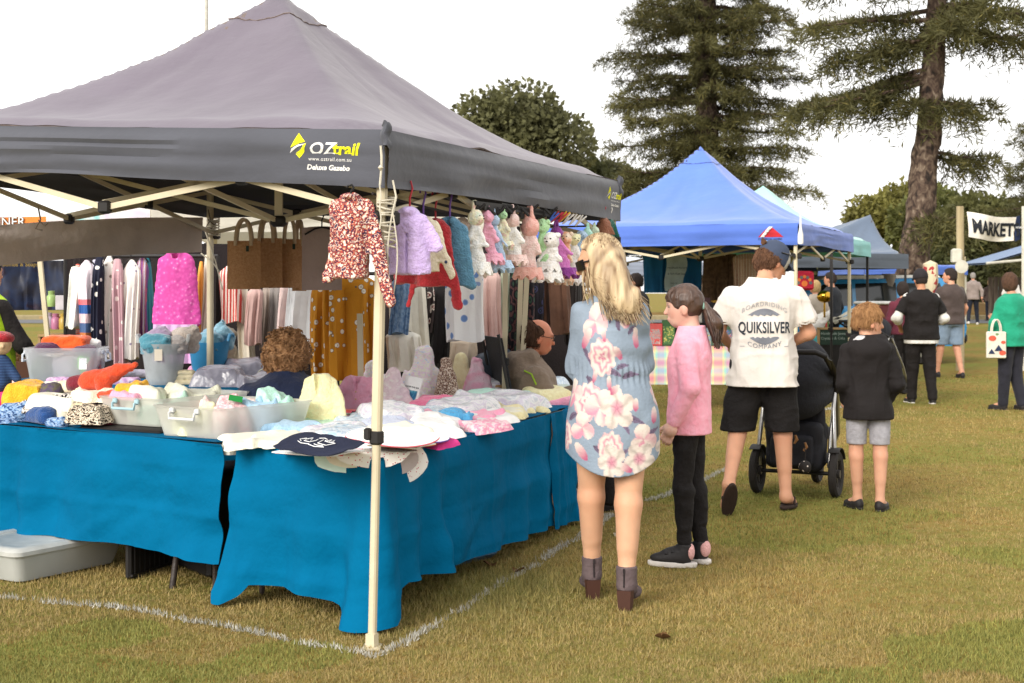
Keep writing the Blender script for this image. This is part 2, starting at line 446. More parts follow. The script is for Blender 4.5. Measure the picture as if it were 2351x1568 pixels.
# road, kerb, far verge
mb=MB();mb.add([(-80,49.6,gz(49.6)+.012),(120,49.6,gz(49.6)+.012),(120,56,gz(56)+.012),(-80,56,gz(56)+.012)],[(0,1,2,3)])
struct('road',mb,mt('asphalt','8a8a8c',sc=30,k=.5,rough=.95))
mb=MB();mb.box((20,56.2,.44),(200,.4,.22),bev=.03)
struct('kerb',mb,mt('kerb_stone','b8a880',sc=6,k=.6))
mb=MB()
for i in range(26):
    mb.box((13+i*1.2,60,.36+.35),(1.17,.5,.7+.06*n1(i*1.7)),bev=.05)
solo('stone_wall',mb,mt('rough_stone',tex='cells',sc=2.2,stops=[(0,'6e5a40'),(.35,'9a7d52'),(.6,'8a7a66'),(.85,'b09468')],k=.6,bump=.3,bsc=8),'low rough sandstone wall across the road behind the walking man','wall')
mb=MB()
mb.box((20,58.2,.36+.14),(60,.16,.28));
solo('timber_sleeper',mb,mt('sleeper_wood','9c8050',sc=3,k=.6),'long timber sleeper edging along the far side of the road','edging')
# ------------------------------------------------------------------ trees
def leafmesh(name,base,dirs,length,width,colr):
    """narrow kite leaves: base (n,3), dirs (n,3) unit, one quad each"""
    n=len(base);d=dirs;r=nr.normal(0,1,(n,3));s=np.cross(d,r);s/=np.linalg.norm(s,axis=1)[:,None]+1e-9
    L=np.asarray(length).reshape(-1,1)*np.ones((n,1));W=np.asarray(width).reshape(-1,1)*np.ones((n,1))
    V=np.stack([base,base+d*L*.45+s*W,base+d*L,base+d*L*.45-s*W],1).reshape(-1,3)
    return np_mesh(name,V,np.arange(4*n).reshape(-1,4),np.repeat(colr,4,0),False)
LEAF=vmat('tree_leaves',.25,rough=.7,bump=0,transl=.3,sc=1.2)
BARK=mt('bark',tex='noise',sc=9,st=(1,1,.7),detail=9,dist=.8,stops=[(.34,'2a211b'),(.48,'5e4a3e'),(.6,'84705e'),(.72,'b09c88')],bump=.9,bsc=16,bst=(1,1,.6),k=.55)
def unit(v):return v/(np.linalg.norm(v,axis=-1,keepdims=True)+1e-9)
def conifer(label,loc,H,r0,whorls,twl=.9,fr=.22,per=26,seed=1,lean=(0,0),dens=1.0,shag=1.0,group=None):
    """whorls: list of (z, length, droop, n branches, azimuth list or None)"""
    g=np.random.default_rng(seed);root=thing('conifer_tree',label,'tree',loc,0,group)
    mb=MB();K=14
    axis=lambda z:Vector((lean[0]*z/H+.12*math.sin(z*.5),lean[1]*z/H,z))
    K=90;mb.tube([axis(H*i/K)for i in range(K+1)],[r0*(1-.8*i/K)*(1+.3*max(0,1-i/6))for i in range(K+1)],22)
    mb.v=[tuple(Vector(p)+Vector((p[0]-axis(p[2]).x,p[1]-axis(p[2]).y,0))*(.16*n1(p[0]*5,p[1]*5,p[2]*3.5)+.10*n1(p[0]*14,p[1]*14,p[2]*9)))for p in mb.v]
    tw_b,tw_d,tw_t=[],[],[]
    br=MB()
    for z,L,droop,nb,az in whorls:
        for k in range(nb):
            a=(az[k]if az else(k+g.random()*.7)/nb*2*math.pi);l=L*(.75+.4*g.random())
            o=axis(z+g.normal(0,.12));d=Vector((math.cos(a),math.sin(a),0))
            pts=[o+d*(l*t)+Vector((0,0,-droop*l*(t**1.4)+.35*droop*l*max(0,t-.6)**1.2*2+.03*math.sin(9*t+k)))for t in np.linspace(0,1,9)]
            br.tube(pts,[r0*.16*(1-.85*t)*min(1,l/3+.35)for t in np.linspace(0,1,9)],6,caps=False)
            m=max(4,int(per*l/2.5*dens))
            for q in range(m):
                t=.12+.88*(q+g.random())/m;i=min(7,int(t*8));f=t*8-i;p=pts[i].lerp(pts[i+1],f)
                ax=(pts[i+1]-pts[i]).normalized();sd_=ax.cross(Vector((0,0,1))).normalized()*(1 if g.random()<.5 else-1)
                v=(ax*(.35+.5*g.random())+sd_*(.9*(1-.4*t))+Vector((0,0,g.normal(-.1*shag,.28)))).normalized()
                ln=twl*(.45+.7*g.random())*(1-.35*t);tw_b.append(p);tw_d.append(v);tw_t.append(ln)
    B,D,T=np.array(tw_b),np.array(tw_d),np.array(tw_t);nl=24
    t=np.tile(np.linspace(.05,1,nl),len(B));i=np.repeat(np.arange(len(B)),nl)
    sag=-.35*shag*(t**2)
    pos=B[i]+D[i]*(T[i]*t)[:,None];pos[:,2]+=sag*T[i]
    dd=unit(D[i]*.55+unit(g.normal(0,1,(len(t),3)))*.75+np.array([0,0,.15])*(1-t)[:,None])
    tone=.55+.45*vn(pos,.7,seed)+.25*g.random(len(t))+.25*t
    C=np.array([.125,.118,.042])[None]*np.clip(tone,.3,1.5)[:,None];C+=(g.random((len(t),1))<.08)*np.array([.05,.03,.0])
    part('trunk',mb,BARK,root);part('limbs',br,BARK,root)
    part('crown',leafmesh('crown',pos,dd,fr*(.6+.7*g.random(len(t))),fr*.062,C),LEAF,root)
    return root
def broadleaf(label,loc,H,R,seed,n=26000,leaf=.2,tone=(.06,.07,.022),squash=.8,trunk=.3,blobs=34,low=.25,group=None,name='broadleaf_tree'):
    g=np.random.default_rng(seed);root=thing(name,label,'tree',loc,0,group)
    c=[]
    for i in range(blobs):
        v=unit(g.normal(0,1,3));v[2]=abs(v[2])if g.random()<.75 else v[2]
        rr=g.random()**.5*.85;c.append((v*rr*np.array([R,R,R*squash])+np.array([0,0,H-R*squash*1.02]),R*(.2+.22*g.random())))
    mb=MB();mb.tube([(0,0,0),(.05*R,0,H*.3),(0,0,H*.6)],[trunk*1.2,trunk*.8,trunk*.4],10)
    for q in c[:14]:mb.tube([(0,0,H*(.28+.2*g.random())),tuple(q[0]*np.array([.5,.5,.8])),tuple(q[0])],[trunk*.35,trunk*.2,.02],6,caps=False)
    i=g.integers(0,blobs,n);cc=np.array([q[0]for q in c])[i];rr=np.array([q[1]for q in c])[i]
    u=unit(g.normal(0,1,(n,3)));p=cc+u*(rr*(.55+.5*g.random(n)**.6))[:,None]*np.array([1,1,.8])
    keep=(p[:,2]>H*low*.6)&(vn(p,1.1,seed)+.5*vn(p,3,seed)>-.45);p=p[keep];u=u[keep];k=keep.sum()
    tn=.6+.3*vn(p,.8,seed+3)+.35*g.random(k)+.25*np.array([vn(cc[keep],9)])[0]
    part('trunk',mb,BARK,root)
    part('crown',leafmesh('crown',p,unit(u*.5+g.normal(0,.6,(k,3))),leaf*(.6+.7*g.random(k)),leaf*.32,1.9*np.array(tone)[None]*np.clip(tn,.3,1.7)[:,None]),LEAF,root)
    return root
def ground_at(x,d):return Vector(((x-CX)*d/F,d,gz(d)))
# tall pine behind the blue gazebo
conifer('tall dark pine with level tiers of branches behind the blue gazebo',ground_at(1606,42),19.5,.46,
        [(2.2+.68*i,3.1*(1-.014*i),.10-.008*i,9,None)for i in range(25)],.8,.2,52,4,(.7,0))
# nearer pine with leaning trunk
W2=[(2.9,1.0,.1,2,[-.9,-1.5]),(4.3,1.7,.06,2,[.15,.5]),(5.3,1.2,.1,5,[-.3,-1.2,2.9,.5,-2.2]),(5.9,2.7,.3,4,[3.05,2.75,-2.75,3.3]),
      (6.7,2.4,.16,6,[3.1,2.6,-2.5,-1.7,.1,-.5]),(7.2,2.8,.08,6,None),(8.1,2.8,.02,6,None),(9.0,2.5,-.05,6,None),(9.9,2.1,-.1,6,None),(10.8,1.6,-.1,6,None)]
conifer('near pine with a bare leaning trunk and shaggy drooping tufts right of the blue gazebo',ground_at(2060,29),12.5,.37,W2,.75,.22,46,9,(1.5,0),1.15,2.0)
conifer('pine at the right edge behind the market banner',ground_at(2475,60),14.5,.4,[(2+.7*i,4.2*(1-.05*i),.08,8,None)for i in range(17)],1.0,.26,34,13)
broadleaf('round leafy tree rising behind the grey gazebo',ground_at(1190,62),10.6,3.7,5,17000,.3,(.085,.084,.036),.95)
broadleaf('small leafy tree between the round tree and the tall pine',ground_at(1388,66),7.4,1.9,6,7000,.28,(.075,.075,.035))
broadleaf('low leafy tree continuing right from the round tree',ground_at(1300,64),7.6,2.0,16,9000,.28,(.062,.066,.026))
for i,(x,d,h,r,tn)in enumerate(((2060,75,7.0,3.0,(.13,.12,.03)),(2190,70,6.3,3.2,(.085,.09,.025)),(2290,66,5.8,3.2,(.08,.08,.026)),(2380,68,5.6,3.2,(.08,.08,.026)),(1960,80,4.2,2.6,(.08,.08,.03)))):
    broadleaf(['yellow green tree behind the leaning pine trunk','light green bushy tree behind the timber pole','dark spreading tree behind the market banner','dark spreading tree at the right edge below the banner','low tree far behind the blue car'][i],
              ground_at(x,d),h,r,30+i,17000,.3,tn,.75,.25,30,.05,'trees beyond the road')
for i,(x,d,h,r)in enumerate(((2130,66,3.4,2.3),(2215,65,3.2,2.4),(2300,64,3.5,2.4),(2385,64,3.3,2.4))):
    broadleaf(['dark shrub right of the leaning pine trunk','dark shrub behind the walking man in grey','dark shrub behind the timber shelter','dark shrub at the right edge beyond the road'][i],ground_at(x,d),h,r,50+i,12000,.26,(.07,.075,.026),.7,.12,26,0,'shrubs beyond the road','shrub')
# ------------------------------------------------------------------ gazebos
CREAM=mt('cream_powder_coat','d9cdb0','cfc2a4',sc=8,rough=.45,bump=.03,k=.8)
WHITEP=mt('white_powder_coat','d8d4c4',sc=8,rough=.45,bump=.02,k=.8)
BLKM=mt('black_metal','2a2726',rough=.5,bump=.02)
BLKP=mt('black_plastic','262322',rough=.55,bump=.02)
STRING=mt('string','d8d0bd',rough=.9)
def canvas(name,c,k=.8,tr=.0):
    return mt(name,c,tuple(x*.86 for x in col(c,k)),tex='noise',sc=2.2,detail=6,rough=.75,bump=.22,bsc=7,bst=(1,1,1.4),sheen=.25,k=k,transl=tr)
def gazebo(label,C,base,hgt,peak,roofm,valm,innerm,legm,val=.29,p=1.55,legs=(0,1,2,3),truss=True,ripple=.012,seed=0,group='market gazebos',under=None,name='gazebo',arc=.03,seam=True):
    """C: four eave corners (Vector, z = bottom edge of the valance), base: leg feet, hgt ignored, peak: Vector"""
    o=sum((Vector(c)for c in C),Vector())/4;o.z=0
    root=thing(name,label,'gazebo',o,0,group)
    L=[Vector(c)-o for c in C];PK=Vector(peak)-o
    def bil(u,v):return(L[0]*(1-u)+L[1]*u)*(1-v)+(L[3]*(1-u)+L[2]*u)*v
    def roof(u,v):
        a,b=abs(2*u-1),abs(2*v-1);r=(a**9+b**9)**(1/9)if max(a,b)>0 else 0;r=min(1,r)
        q=min(a,b)/max(a,b,1e-6);e=bil(u,v)
        zE=e.z+val;H=PK.z-zE
        g=(1-r)**p if r>.02 else 1-.6*r
        z=zE+H*g-.07*math.sin(math.pi*r)*(1-q*q)*(1 if r>.1 else 0)
        z+=.022*n1(u*6+seed,v*6,3)*(1-.4*r)+.006*n1(u*22,v*22+seed,5);ang_=math.atan2(2*v-1,2*u-1);z+=.016*n1(ang_*7,r*1.5,seed)*math.sin(math.pi*min(1,r*1.05))
        if r>.93:z-=.05*((r-.93)/.07)**2
        c=bil(.5,.5);sh=PK-c;k=(1-r)
        return Vector((e.x+sh.x*k,e.y+sh.y*k,z))
    mb=MB();mb.grid(roof,64,64);part('roof',mb,roofm,root)
    mb=MB();mb.grid(lambda u,v:roof(u,v)-Vector((0,0,.006)),64,64);mb.f=[tuple(reversed(f))for f in mb.f];part('lining',mb,innerm,root)
    sides=[(0,1),(1,2),(2,3),(3,0)]
    def vfn(k,off=0.0):
        a,b=L[sides[k][0]],L[sides[k][1]];d=(b-a);nrm=Vector((d.y,-d.x,0)).normalized()
        def f(s,t):
            e=a.lerp(b,s);top=e.z+val-.05;zb=e.z+arc*math.sin(math.pi*s)**1.0*(.6+.4*n1(s*3,seed+k))
            z=top+(zb-top)*t
            fold=ripple*(t*(1.3*n1(s*9,t*2.5+seed,k)+n1(s*3.5+t*1.5,t*6,k+9))+.5*n1(s*2,t*9,seed+k))
            return Vector((e.x,e.y,z))+nrm*(.012*(1-(1-min(1,t*4))**2)+fold*math.sin(math.pi*min(1,max(0,s*.98+.01)))**.4+off)
        return f
    vf=[]
    for k in range(4):
        f=vfn(k);vf.append(vfn(k,.0045));mb=MB();mb.grid(f,56,12,thick=.003);part('valance',mb,[valm[k]if isinstance(valm,(list,tuple))else valm],root)
    if seam: # stitched seam of the cap
        mb=MB();R=.13;pts=[]
        for i in range(65):
            a=2*math.pi*i/64;c,s=math.cos(a),math.sin(a);m=max(abs(c),abs(s));pts.append(roof(.5+R/2*c/m,.5+R/2*s/m)+Vector((0,0,.003)))
        mb.tube(pts,.004,4);part('seam',mb,innerm,root)
    for i in legs:
        b=Vector(base[i])-o;t=L[i]+Vector((0,0,val*.6));m=b.lerp(t,.42);ctr=bil(.5,.5);inn=(ctr-t);inn.z=0;inn=inn.normalized()*.05
        b=b+inn;t=t+inn;m=m+inn
        rz=math.atan2((L[1]-L[0]).y,(L[1]-L[0]).x)
        def leg(a,c,wd):
            g=MB();q=Matrix.Rotation(rz,3,'Z');hw=wd/2;r=wd*.2
            ring=[(-hw+r,-hw),(hw-r,-hw),(hw,-hw+r),(hw,hw-r),(hw-r,hw),(-hw+r,hw),(-hw,hw-r),(-hw,-hw+r)]
            vs=[a+q@Vector((x,y,0))for x,y in ring]+[c+q@Vector((x,y,0))for x,y in ring]
            g.add(vs,[(j,(j+1)%8,(j+1)%8+8,j+8)for j in range(8)]+[tuple(range(7,-1,-1)),tuple(range(8,16))]);return g
        l=part('leg',leg(m,t,.040),legm,root)
        part('inner_leg',leg(b,m+(t-m)*.02,.031),legm,l)
        g=MB();g.box(m,(.05,.05,.06),Matrix.Rotation(rz,3,'Z'),bev=.008);g.box(m+Vector((-.035,-.01,.015)),(.03,.03,.05),Matrix.Rotation(rz,3,'Z'),bev=.006);part('clamp',g,BLKP,l)
        g=MB();g.box(b+Vector((0,0,.004)),(.10,.075,.006),Matrix.Rotation(rz+.4,3,'Z'));g.box(b+Vector((0,0,.03)),(.04,.04,.06),Matrix.Rotation(rz,3,'Z'));part('foot',g,legm,l)
    if truss:
        zt=[l.z+val*.62 for l in L];hb=.30
        mid=[]
        dk=[MB()for _ in range(4)]
        for k in range(4):
            a,b=L[sides[k][0]].copy(),L[sides[k][1]].copy();a.z=zt[sides[k][0]];b.z=zt[sides[k][1]]
            n_=Vector((-(b-a).y,(b-a).x,0)).normalized()*.05;a+=n_;b+=n_
            pt=[a.lerp(b,t)for t in(0,.25,.5,.75,1)];up=Vector((0,0,0));dn=Vector((0,0,-hb));of=n_*.35
            g=MB()
            for i,j in((0,2),(2,4)):
                g.bar(pt[i]+up,pt[j]+dn,.013,.026);g.bar(pt[i]+dn+of,pt[j]+up+of,.013,.026)
            part('side_truss',g,legm,root);mid.append(pt[2])
            for q in(pt[0]+dn,pt[2]+up,pt[2]+dn,pt[4]+dn,pt[1]+Vector((0,0,-hb/2)),pt[3]+Vector((0,0,-hb/2))):d=MB();d.box(q+of*.5,(.055,.055,.06),bev=.01);part('joint',d,BLKP,root)
        c=bil(.5,.5)+Vector((PK.x,PK.y,0))*0;c.x,c.y=PK.x,PK.y;zc=sum(zt)/4
        g=MB()
        for m_ in mid:
            h=Vector((c.x,c.y,zc+.02));lo=Vector((c.x,c.y,zc-.28));q=m_.lerp(h,.5)
            g.bar(m_,lo.lerp(h,0),.013,.026);g.bar(m_+Vector((0,0,-.28)),h,.013,.026)
        part('centre_truss',g,legm,root)
        g=MB();g.bar((c.x,c.y,zc-.3),(c.x,c.y,PK.z-.03),.04);part('centre_pole',g,legm,root)
        for zz in(zc-.28,zc+.03):g=MB();g.box((c.x,c.y,zz),(.085,.085,.06),bev=.015);part('hub',g,BLKP,root)
        g=MB();g.lathe([(.05,PK.z-.05),(.06,PK.z-.03),(.02,PK.z-.012)],(c.x,c.y,0),12);part('pole_cap',g,BLKP,root)
    return root,vf,o
def on_val(vf,k,o,L0,L1,val):
    Ld=(Vector(L1)-Vector(L0)).length
    return lambda s0:(lambda x,z:vf[k](s0+x/Ld,1-(z)/(val-.05)))
YEL=mt('yellow_print','f2ee1e',bump=0,k=.9);WHT=mt('white_print','f0eeea',bump=0,k=.9);NAVYP=mt('dark_print','23262e',bump=0);REDP=mt('red_print','c8303a',bump=0)
NOP=mt('blank','808080')
# --- gazebo A, grey
A0=Vector((-.515,5.72,1.897));A1=Vector((.65,8.45,1.90));A2=Vector((-2.09,9.61,1.985));A3=Vector((-3.25,6.90,2.06))
apk=(A0+A1+A2+A3)/4;apk=P(640,-26,apk.y)
greyR=canvas('grey_canvas_roof','a397a8',.43,.18);greyV=canvas('grey_canvas_valance','62646f',.52);greyI=canvas('grey_canvas_lining','9c8a84',.9,.5)  # one canvas; skylight on the roof is put into its lighter colour
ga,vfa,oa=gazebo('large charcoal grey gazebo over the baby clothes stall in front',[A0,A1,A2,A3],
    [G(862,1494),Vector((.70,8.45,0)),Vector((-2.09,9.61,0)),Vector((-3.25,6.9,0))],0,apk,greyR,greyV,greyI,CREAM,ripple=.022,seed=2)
# the fold covers on the corners
for k,c in((0,A0),(1,A1)):
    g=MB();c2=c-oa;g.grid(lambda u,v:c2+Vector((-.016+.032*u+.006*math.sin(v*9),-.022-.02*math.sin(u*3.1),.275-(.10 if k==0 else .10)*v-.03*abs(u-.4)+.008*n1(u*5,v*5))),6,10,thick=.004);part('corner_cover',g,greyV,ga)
def logo(s,mi_y,mi_w,sub=True):
    q=[]
    r=lambda pts,m:q.append(poly2([(x*s,y*s)for x,y in pts],m))
    r([(-1.75,.30),(-1.35,1.08),(-.92,.62),(-1.2,.56)],mi_y);r([(-1.0,.5),(-.85,.55),(-.98,.1),(-1.28,-.22),(-1.52,.02),(-1.15,.22)],mi_y)
    r([(-1.85,.02),(-1.3,.36),(-.88,.52),(-1.3,.47),(-1.7,.25)],mi_w)
    q.append(shift2(text2d('OZ',.86*s,.02,.25,1.15),-.72*s,0,mi_w));q.append(shift2(text2d('trail',.86*s,.03,.25,1.05),.62*s,0,mi_y))
    if sub:
        q.append(shift2(text2d('www.oztrail.com.au',.27*s,0,0,1.0,space=1.12),-.75*s,-.33*s,mi_w))
        q.append(shift2(text2d('Deluxe Gazebo',.36*s,.03,.25,1.08),-.9*s,-.78*s,mi_w))
    return q
Lf=(A3-A0).length;Lr=(A1-A0).length
# front side runs from A3 to A0 (side index 3), right side A0 to A1 (side index 0)
m3=lambda u,v:vfa[3](1-(.30-u)/Lf,1-(.13+v)/.24)
part('lettering',decal(logo(.085,0,1),m3),[YEL,WHT],ga)
m0=lambda u,v:vfa[0]((2.83+u)/Lr,1-(.13+v)/.24)
part('lettering',decal(logo(.062,0,1),m0),[YEL,WHT],ga)
# guy cord from the corner cover, wound round the front pole
g=MB();q0=A0+Vector((-.02,-.03,.17))
g.tube([q0+Vector((.004*math.sin(i),-.012,-.04*i))for i in range(5)],.005,6)
g.tube([q0+Vector((-.004+.006*(i%2),-.014,-.16-.045*i))for i in range(5)],.0035,6)
g.lathe([(.002,-.012),(.012,0),(.002,.012)],q0+Vector((0,-.015,-.09)),8)
ptc=Vector((A0.x-.005,A0.y+.04,0))
for z0,z1,nt_ in((1.86,1.78,5),(1.77,1.66,6)):
    pts=[]
    for i in range(nt_*12+1):
        a=2*math.pi*i/12;rr=.036+.004*math.sin(i*1.7);pts.append((ptc.x+rr*math.cos(a),ptc.y+rr*math.sin(a),z0+(z1-z0)*i/(nt_*12)+.006*math.sin(a*1.3)))
    g.tube(pts,.0045,6)
for dx,zl in((.03,1.44),):
    g.tube([(ptc.x+dx+.02*math.sin(math.pi*t)*(1 if s else-1),ptc.y-.045,1.80+(zl-1.80)*t)for s in(0,1)for t in(np.linspace(0,1,10)if s else np.linspace(1,0,10))],.0032,6)
g.tube([(ptc.x+.03,ptc.y-.03,1.93),(ptc.x+.045,ptc.y-.04,1.86),(ptc.x+.03,ptc.y-.04,1.80)],.0045,6)
tag(part('guy_cord',g,STRING),'white cord wound round the top of the cream corner pole','cord')
# --- gazebo B, blue
def quad(c0,e,s=1.0):
    e=Vector(e);g_=Vector((-e.y,e.x,0))*s;return[Vector(c0),Vector(c0)+e,Vector(c0)+e+g_,Vector(c0)+g_]
B=quad((3.14,15.3,1.99),(1.33,3.0,0),.97)
bpk=P(1608,340,(B[0]+B[2]).y/2)
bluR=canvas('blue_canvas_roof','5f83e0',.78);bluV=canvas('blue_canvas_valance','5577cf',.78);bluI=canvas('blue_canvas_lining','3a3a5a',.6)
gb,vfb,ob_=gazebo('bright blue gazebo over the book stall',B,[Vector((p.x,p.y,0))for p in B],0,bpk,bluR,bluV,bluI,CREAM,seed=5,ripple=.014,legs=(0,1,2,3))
LB=(B[3]-B[0]).length
def blogo():
    s=.1;q=[poly2([(-3.3*s,.1),(-2.2*s,.145+.06),(-.2*s,.19+.05),(.9*s,.1)],0),poly2([(-2.7*s,.1),(-1.9*s,.1),(-.35*s,.235),(-.9*s,.235)],1)]
    q[0]=poly2([(-.20,.095),(-.10,.185),(-.02,.245),(.035,.225),(.20,.095)],0);q[1]=poly2([(-.165,.097),(-.11,.097),(.03,.243),(-.03,.243)],1)
    q.append(shift2(text2d('COMMERCIAL GAZEBO',.036,.03,0,1.0),-.2,.055,2));q.append(shift2(text2d('OZ',.05,.03,.2,1.1),-.02,.0,1));q.append(shift2(text2d('trail',.05,.03,.2,1.0),.065,0,3))
    q.append(poly2([(-.085,.02),(-.06,.047),(-.035,.02),(-.06,-.005)],3));q.append(shift2(text2d('by',.03,0,0,1),-.135,.005,2));return q
mbx=lambda u,v:vfb[3](1-(.30-u*.72)/LB,1-(.01+v*.8)/.24)
dq=decal(blogo(),mbx)
# put the white stripe a little proud of the red triangle
for i,(f,mi)in enumerate(zip(dq.f,dq.mi)):
    if mi==1:
        for j in f:x,y,z=dq.v[j];dq.v[j]=(x,y-.003,z)if dq.v[j][1]<90 else dq.v[j]
part('lettering',dq,[REDP,WHT,NAVYP,YEL],gb)
# white bottle hanging from the corner of the blue gazebo
g=MB();pb=P(1838,560,15.15);g.lathe([(.004,.33),(.008,.3),(.012,.18),(.03,.1),(.032,.02),(.028,0)],(0,0,0),12)
solo('squeeze_bottle',g,WHT,'slim white bottle hung on the corner of the blue gazebo','bottle',pb)
# --- teal gazebo
T=quad((4.55,19.6,2.03),(1.22,2.75,0));T=[t+Vector((-.03,0,0))for t in T]
tpk=P(1752,424,(T[0]+T[2]).y/2)
teaR=canvas('mint_canvas_roof','b9efe2',.8,.15);teaV=canvas('teal_canvas_valance','86d8d6',.8,.1)
gazebo('pale mint green gazebo half hidden behind the blue gazebo',T,[Vector((p.x,p.y,gz(p.y)))for p in T],0,tpk,teaR,teaV,teaV,BLKM,seed=8,truss=False,legs=(0,1),seam=False)
# --- slate gazebo with square gable block, far
S=quad(P(2055,617,26)+Vector((-2.9,-1.0,0)),(3.2,1.2,0),.9)
slaR=canvas('slate_canvas','6f7f96',.7);slaV=canvas('slate_valance','5d6672',.6)
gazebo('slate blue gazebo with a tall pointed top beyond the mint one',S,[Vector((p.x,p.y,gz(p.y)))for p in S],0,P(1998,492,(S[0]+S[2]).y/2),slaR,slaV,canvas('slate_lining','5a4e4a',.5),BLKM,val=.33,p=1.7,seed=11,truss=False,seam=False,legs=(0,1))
# --- white gazebo behind the clothes racks
Wq=[Vector((-3.0,11.6,1.965)),Vector((.2,11.8,1.965)),Vector((.0,14.6,1.965)),Vector((-3.1,14.4,1.965))]
whR=canvas('white_canvas','f2efe6',.95,.62)
gazebo('white gazebo over the clothes racks behind the baby stall',Wq,[Vector((p.x,p.y,0))for p in Wq],0,Vector((-1.5,13,2.9)),whR,whR,whR,CREAM,seed=13,truss=False,seam=False,legs=(0,1,2,3))
# --- white marquee glimpsed beside the woman, and small blue gazebo beyond the road
Qm=quad(P(1330,668,24)+Vector((0,0,-.0)),(3,.4,0));Qm=[Vector((q.x,q.y,1.75))for q in Qm]
gazebo('pale grey gazebo far behind the blonde woman',Qm,[Vector((p.x,p.y,.1))for p in Qm],0,P(1440,590,25.5),canvas('pale_canvas','c9cfdc',.8),canvas('pale_valance','9aa2b4',.7),slaV,WHITEP,seed=15,truss=False,seam=False,legs=(0,1))
Rm=quad(P(1985,650,38),(3,.6,0));Rm=[Vector((q.x,q.y,1.95))for q in Rm]
gazebo('small blue gazebo far behind the blue car',Rm,[Vector((p.x,p.y,gz(p.y)))for p in Rm],0,P(2040,622,40),bluR,bluV,bluI,WHITEP,seed=17,truss=False,seam=False,legs=(0,1))
# --- orange stall canopy and pastel awning at far left: fabric strips over the dark stall
Y0=12.3
stripe_o=mt('orange_canvas','ec8a3e',bump=.05,k=.85)
g=MB();a,b=P(-60,500,Y0),P(106,497,Y0);hh=.125
of=lambda u,v:a.lerp(b,u)+Vector((0,.01*n1(u*6,v*3),-hh*v))
g.grid(of,20,4,thick=.004)
ban=solo('stall_banner',g,stripe_o,'orange banner with outlined white capitals at the top left','banner')
bw=(b-a).length
mp_=lambda du,dv:(lambda x,y:Vector((a.x+x*(b.x-a.x)/bw,Y0-.018-dv,a.z-hh+.045+y+(b.z-a.z)*x/bw)))
part('lettering',decal([shift2(text2d('BANNER',.115,.035,0,.98),.02,0,0)],mp_(0,0)),[NAVYP],ban)
part('lettering',decal([shift2(text2d('BANNER',.115,.0,0,.98),.02,0,0)],mp_(0,.004)),[WHT],ban)
g=MB();a2,b2=P(108,490,12.5),P(480,470,12.5)
g.grid(lambda u,v:a2.lerp(b2,u)+Vector((0,.02*n1(u*5,v),-.22*v)),20,4,thick=.004)
solo('pastel_awning',g,mt('tie_dye',tex='noise',sc=1.6,dist=1,stops=[(.35,'c9b6d8'),(.5,'f4f2ee'),(.62,'9fdcdc'),(.7,'f4f2ee')],bump=.05,k=.9,transl=.2),'pastel tie dye awning strip right of the orange banner','awning')
# ------------------------------------------------------------------ tables and cloths
ZT=.74
cloth=mt('blue_tablecloth','007cae','0074a4',sc=3,detail=5,rough=.8,bump=.2,bsc=22,k=.56,sheen=.0,spec=.04)
TAp=Vector((-.575,6.07,ZT));TE=Vector((.326,.946,0)).normalized();TB=Vector((-1.315,6.66,ZT))
TW=(TB-TAp);TL0=Vector((-1.372,6.67,ZT));TLd=Vector((-.818,.575,0)).normalized()
def T(x,y,z=0.0):return G(x,y,ZT+z)
legm=mt('dark_brown_leg','3a312c',rough=.5)
tblm=mt('table_plastic','d8d6cc',rough=.6)
def cloth_skirt(path,hem,mat,parent=None,label=None,name='tablecloth',nfold=14,flare=.05,ff=None,top=None,n=150,seed=0,tail=None):
    """path: list of Vectors along the table edge; hem: list of (fraction, z of hem); the sheet bends over the edge"""
    L=[0]
    for a,b in zip(path,path[1:]):L.append(L[-1]+(b-a).length)
    def at(s):
        d=s*L[-1]
        for i in range(len(path)-1):
            if d<=L[i+1]or i==len(path)-2:
                t=(d-L[i])/max(1e-6,L[i+1]-L[i]);return path[i].lerp(path[i+1],min(1,max(0,t)))
    def nrm(s):
        a,b=at(max(0,s-.015)),at(min(1,s+.015));d=b-a;return Vector((d.y,-d.x,0)).normalized()
    hs_,hz_=[h[0]for h in hem],[h[1]for h in hem]
    def fn(s,t):
        p=at(s);nn=nrm(s);zh=float(np.interp(s,hs_,hz_));drop=ZT-zh
        z=ZT+.004-drop*max(0,(t-.06)/.94)if t>.06 else ZT+.004-.012*(t/.06)**2
        r=max(0,(t-.06)/.94)
        fo=math.sin(s*nfold*2*math.pi+1.5*math.sin(s*9+seed)+.6*r)*(.4+.6*n1(s*5,2,seed))
        o=.012+flare*r+.042*r**.8*fo+.012*n1(s*18,t*3,seed)*r+.02*n1(s*6,t*5,seed+4)
        dd=s*L[-1];o+=.006*r**.3*(math.exp(-(((dd+.07)%.31-.15)/.02)**2)+math.exp(-(((ZT-z)%.23-.12)/.02)**2))+.007*n1(s*30,t*7,seed+2)*r+.006*n1(s*22+t*9,t*3,seed+12)*r
        if ff:o+=ff(s,r)
        q=p+nn*o;q.z=z;return q
    mb=MB();mb.grid(fn,n,40,thick=.003)
    if top: # flat sheet
        q=[Vector(v)+Vector((0,0,.006))for v in top]
        mb.grid(lambda u,v:(q[0].lerp(q[1],u)).lerp(q[3].lerp(q[2],u),v)+Vector((0,0,.003*n1(u*9,v*9,seed))),30,16)
    return mb
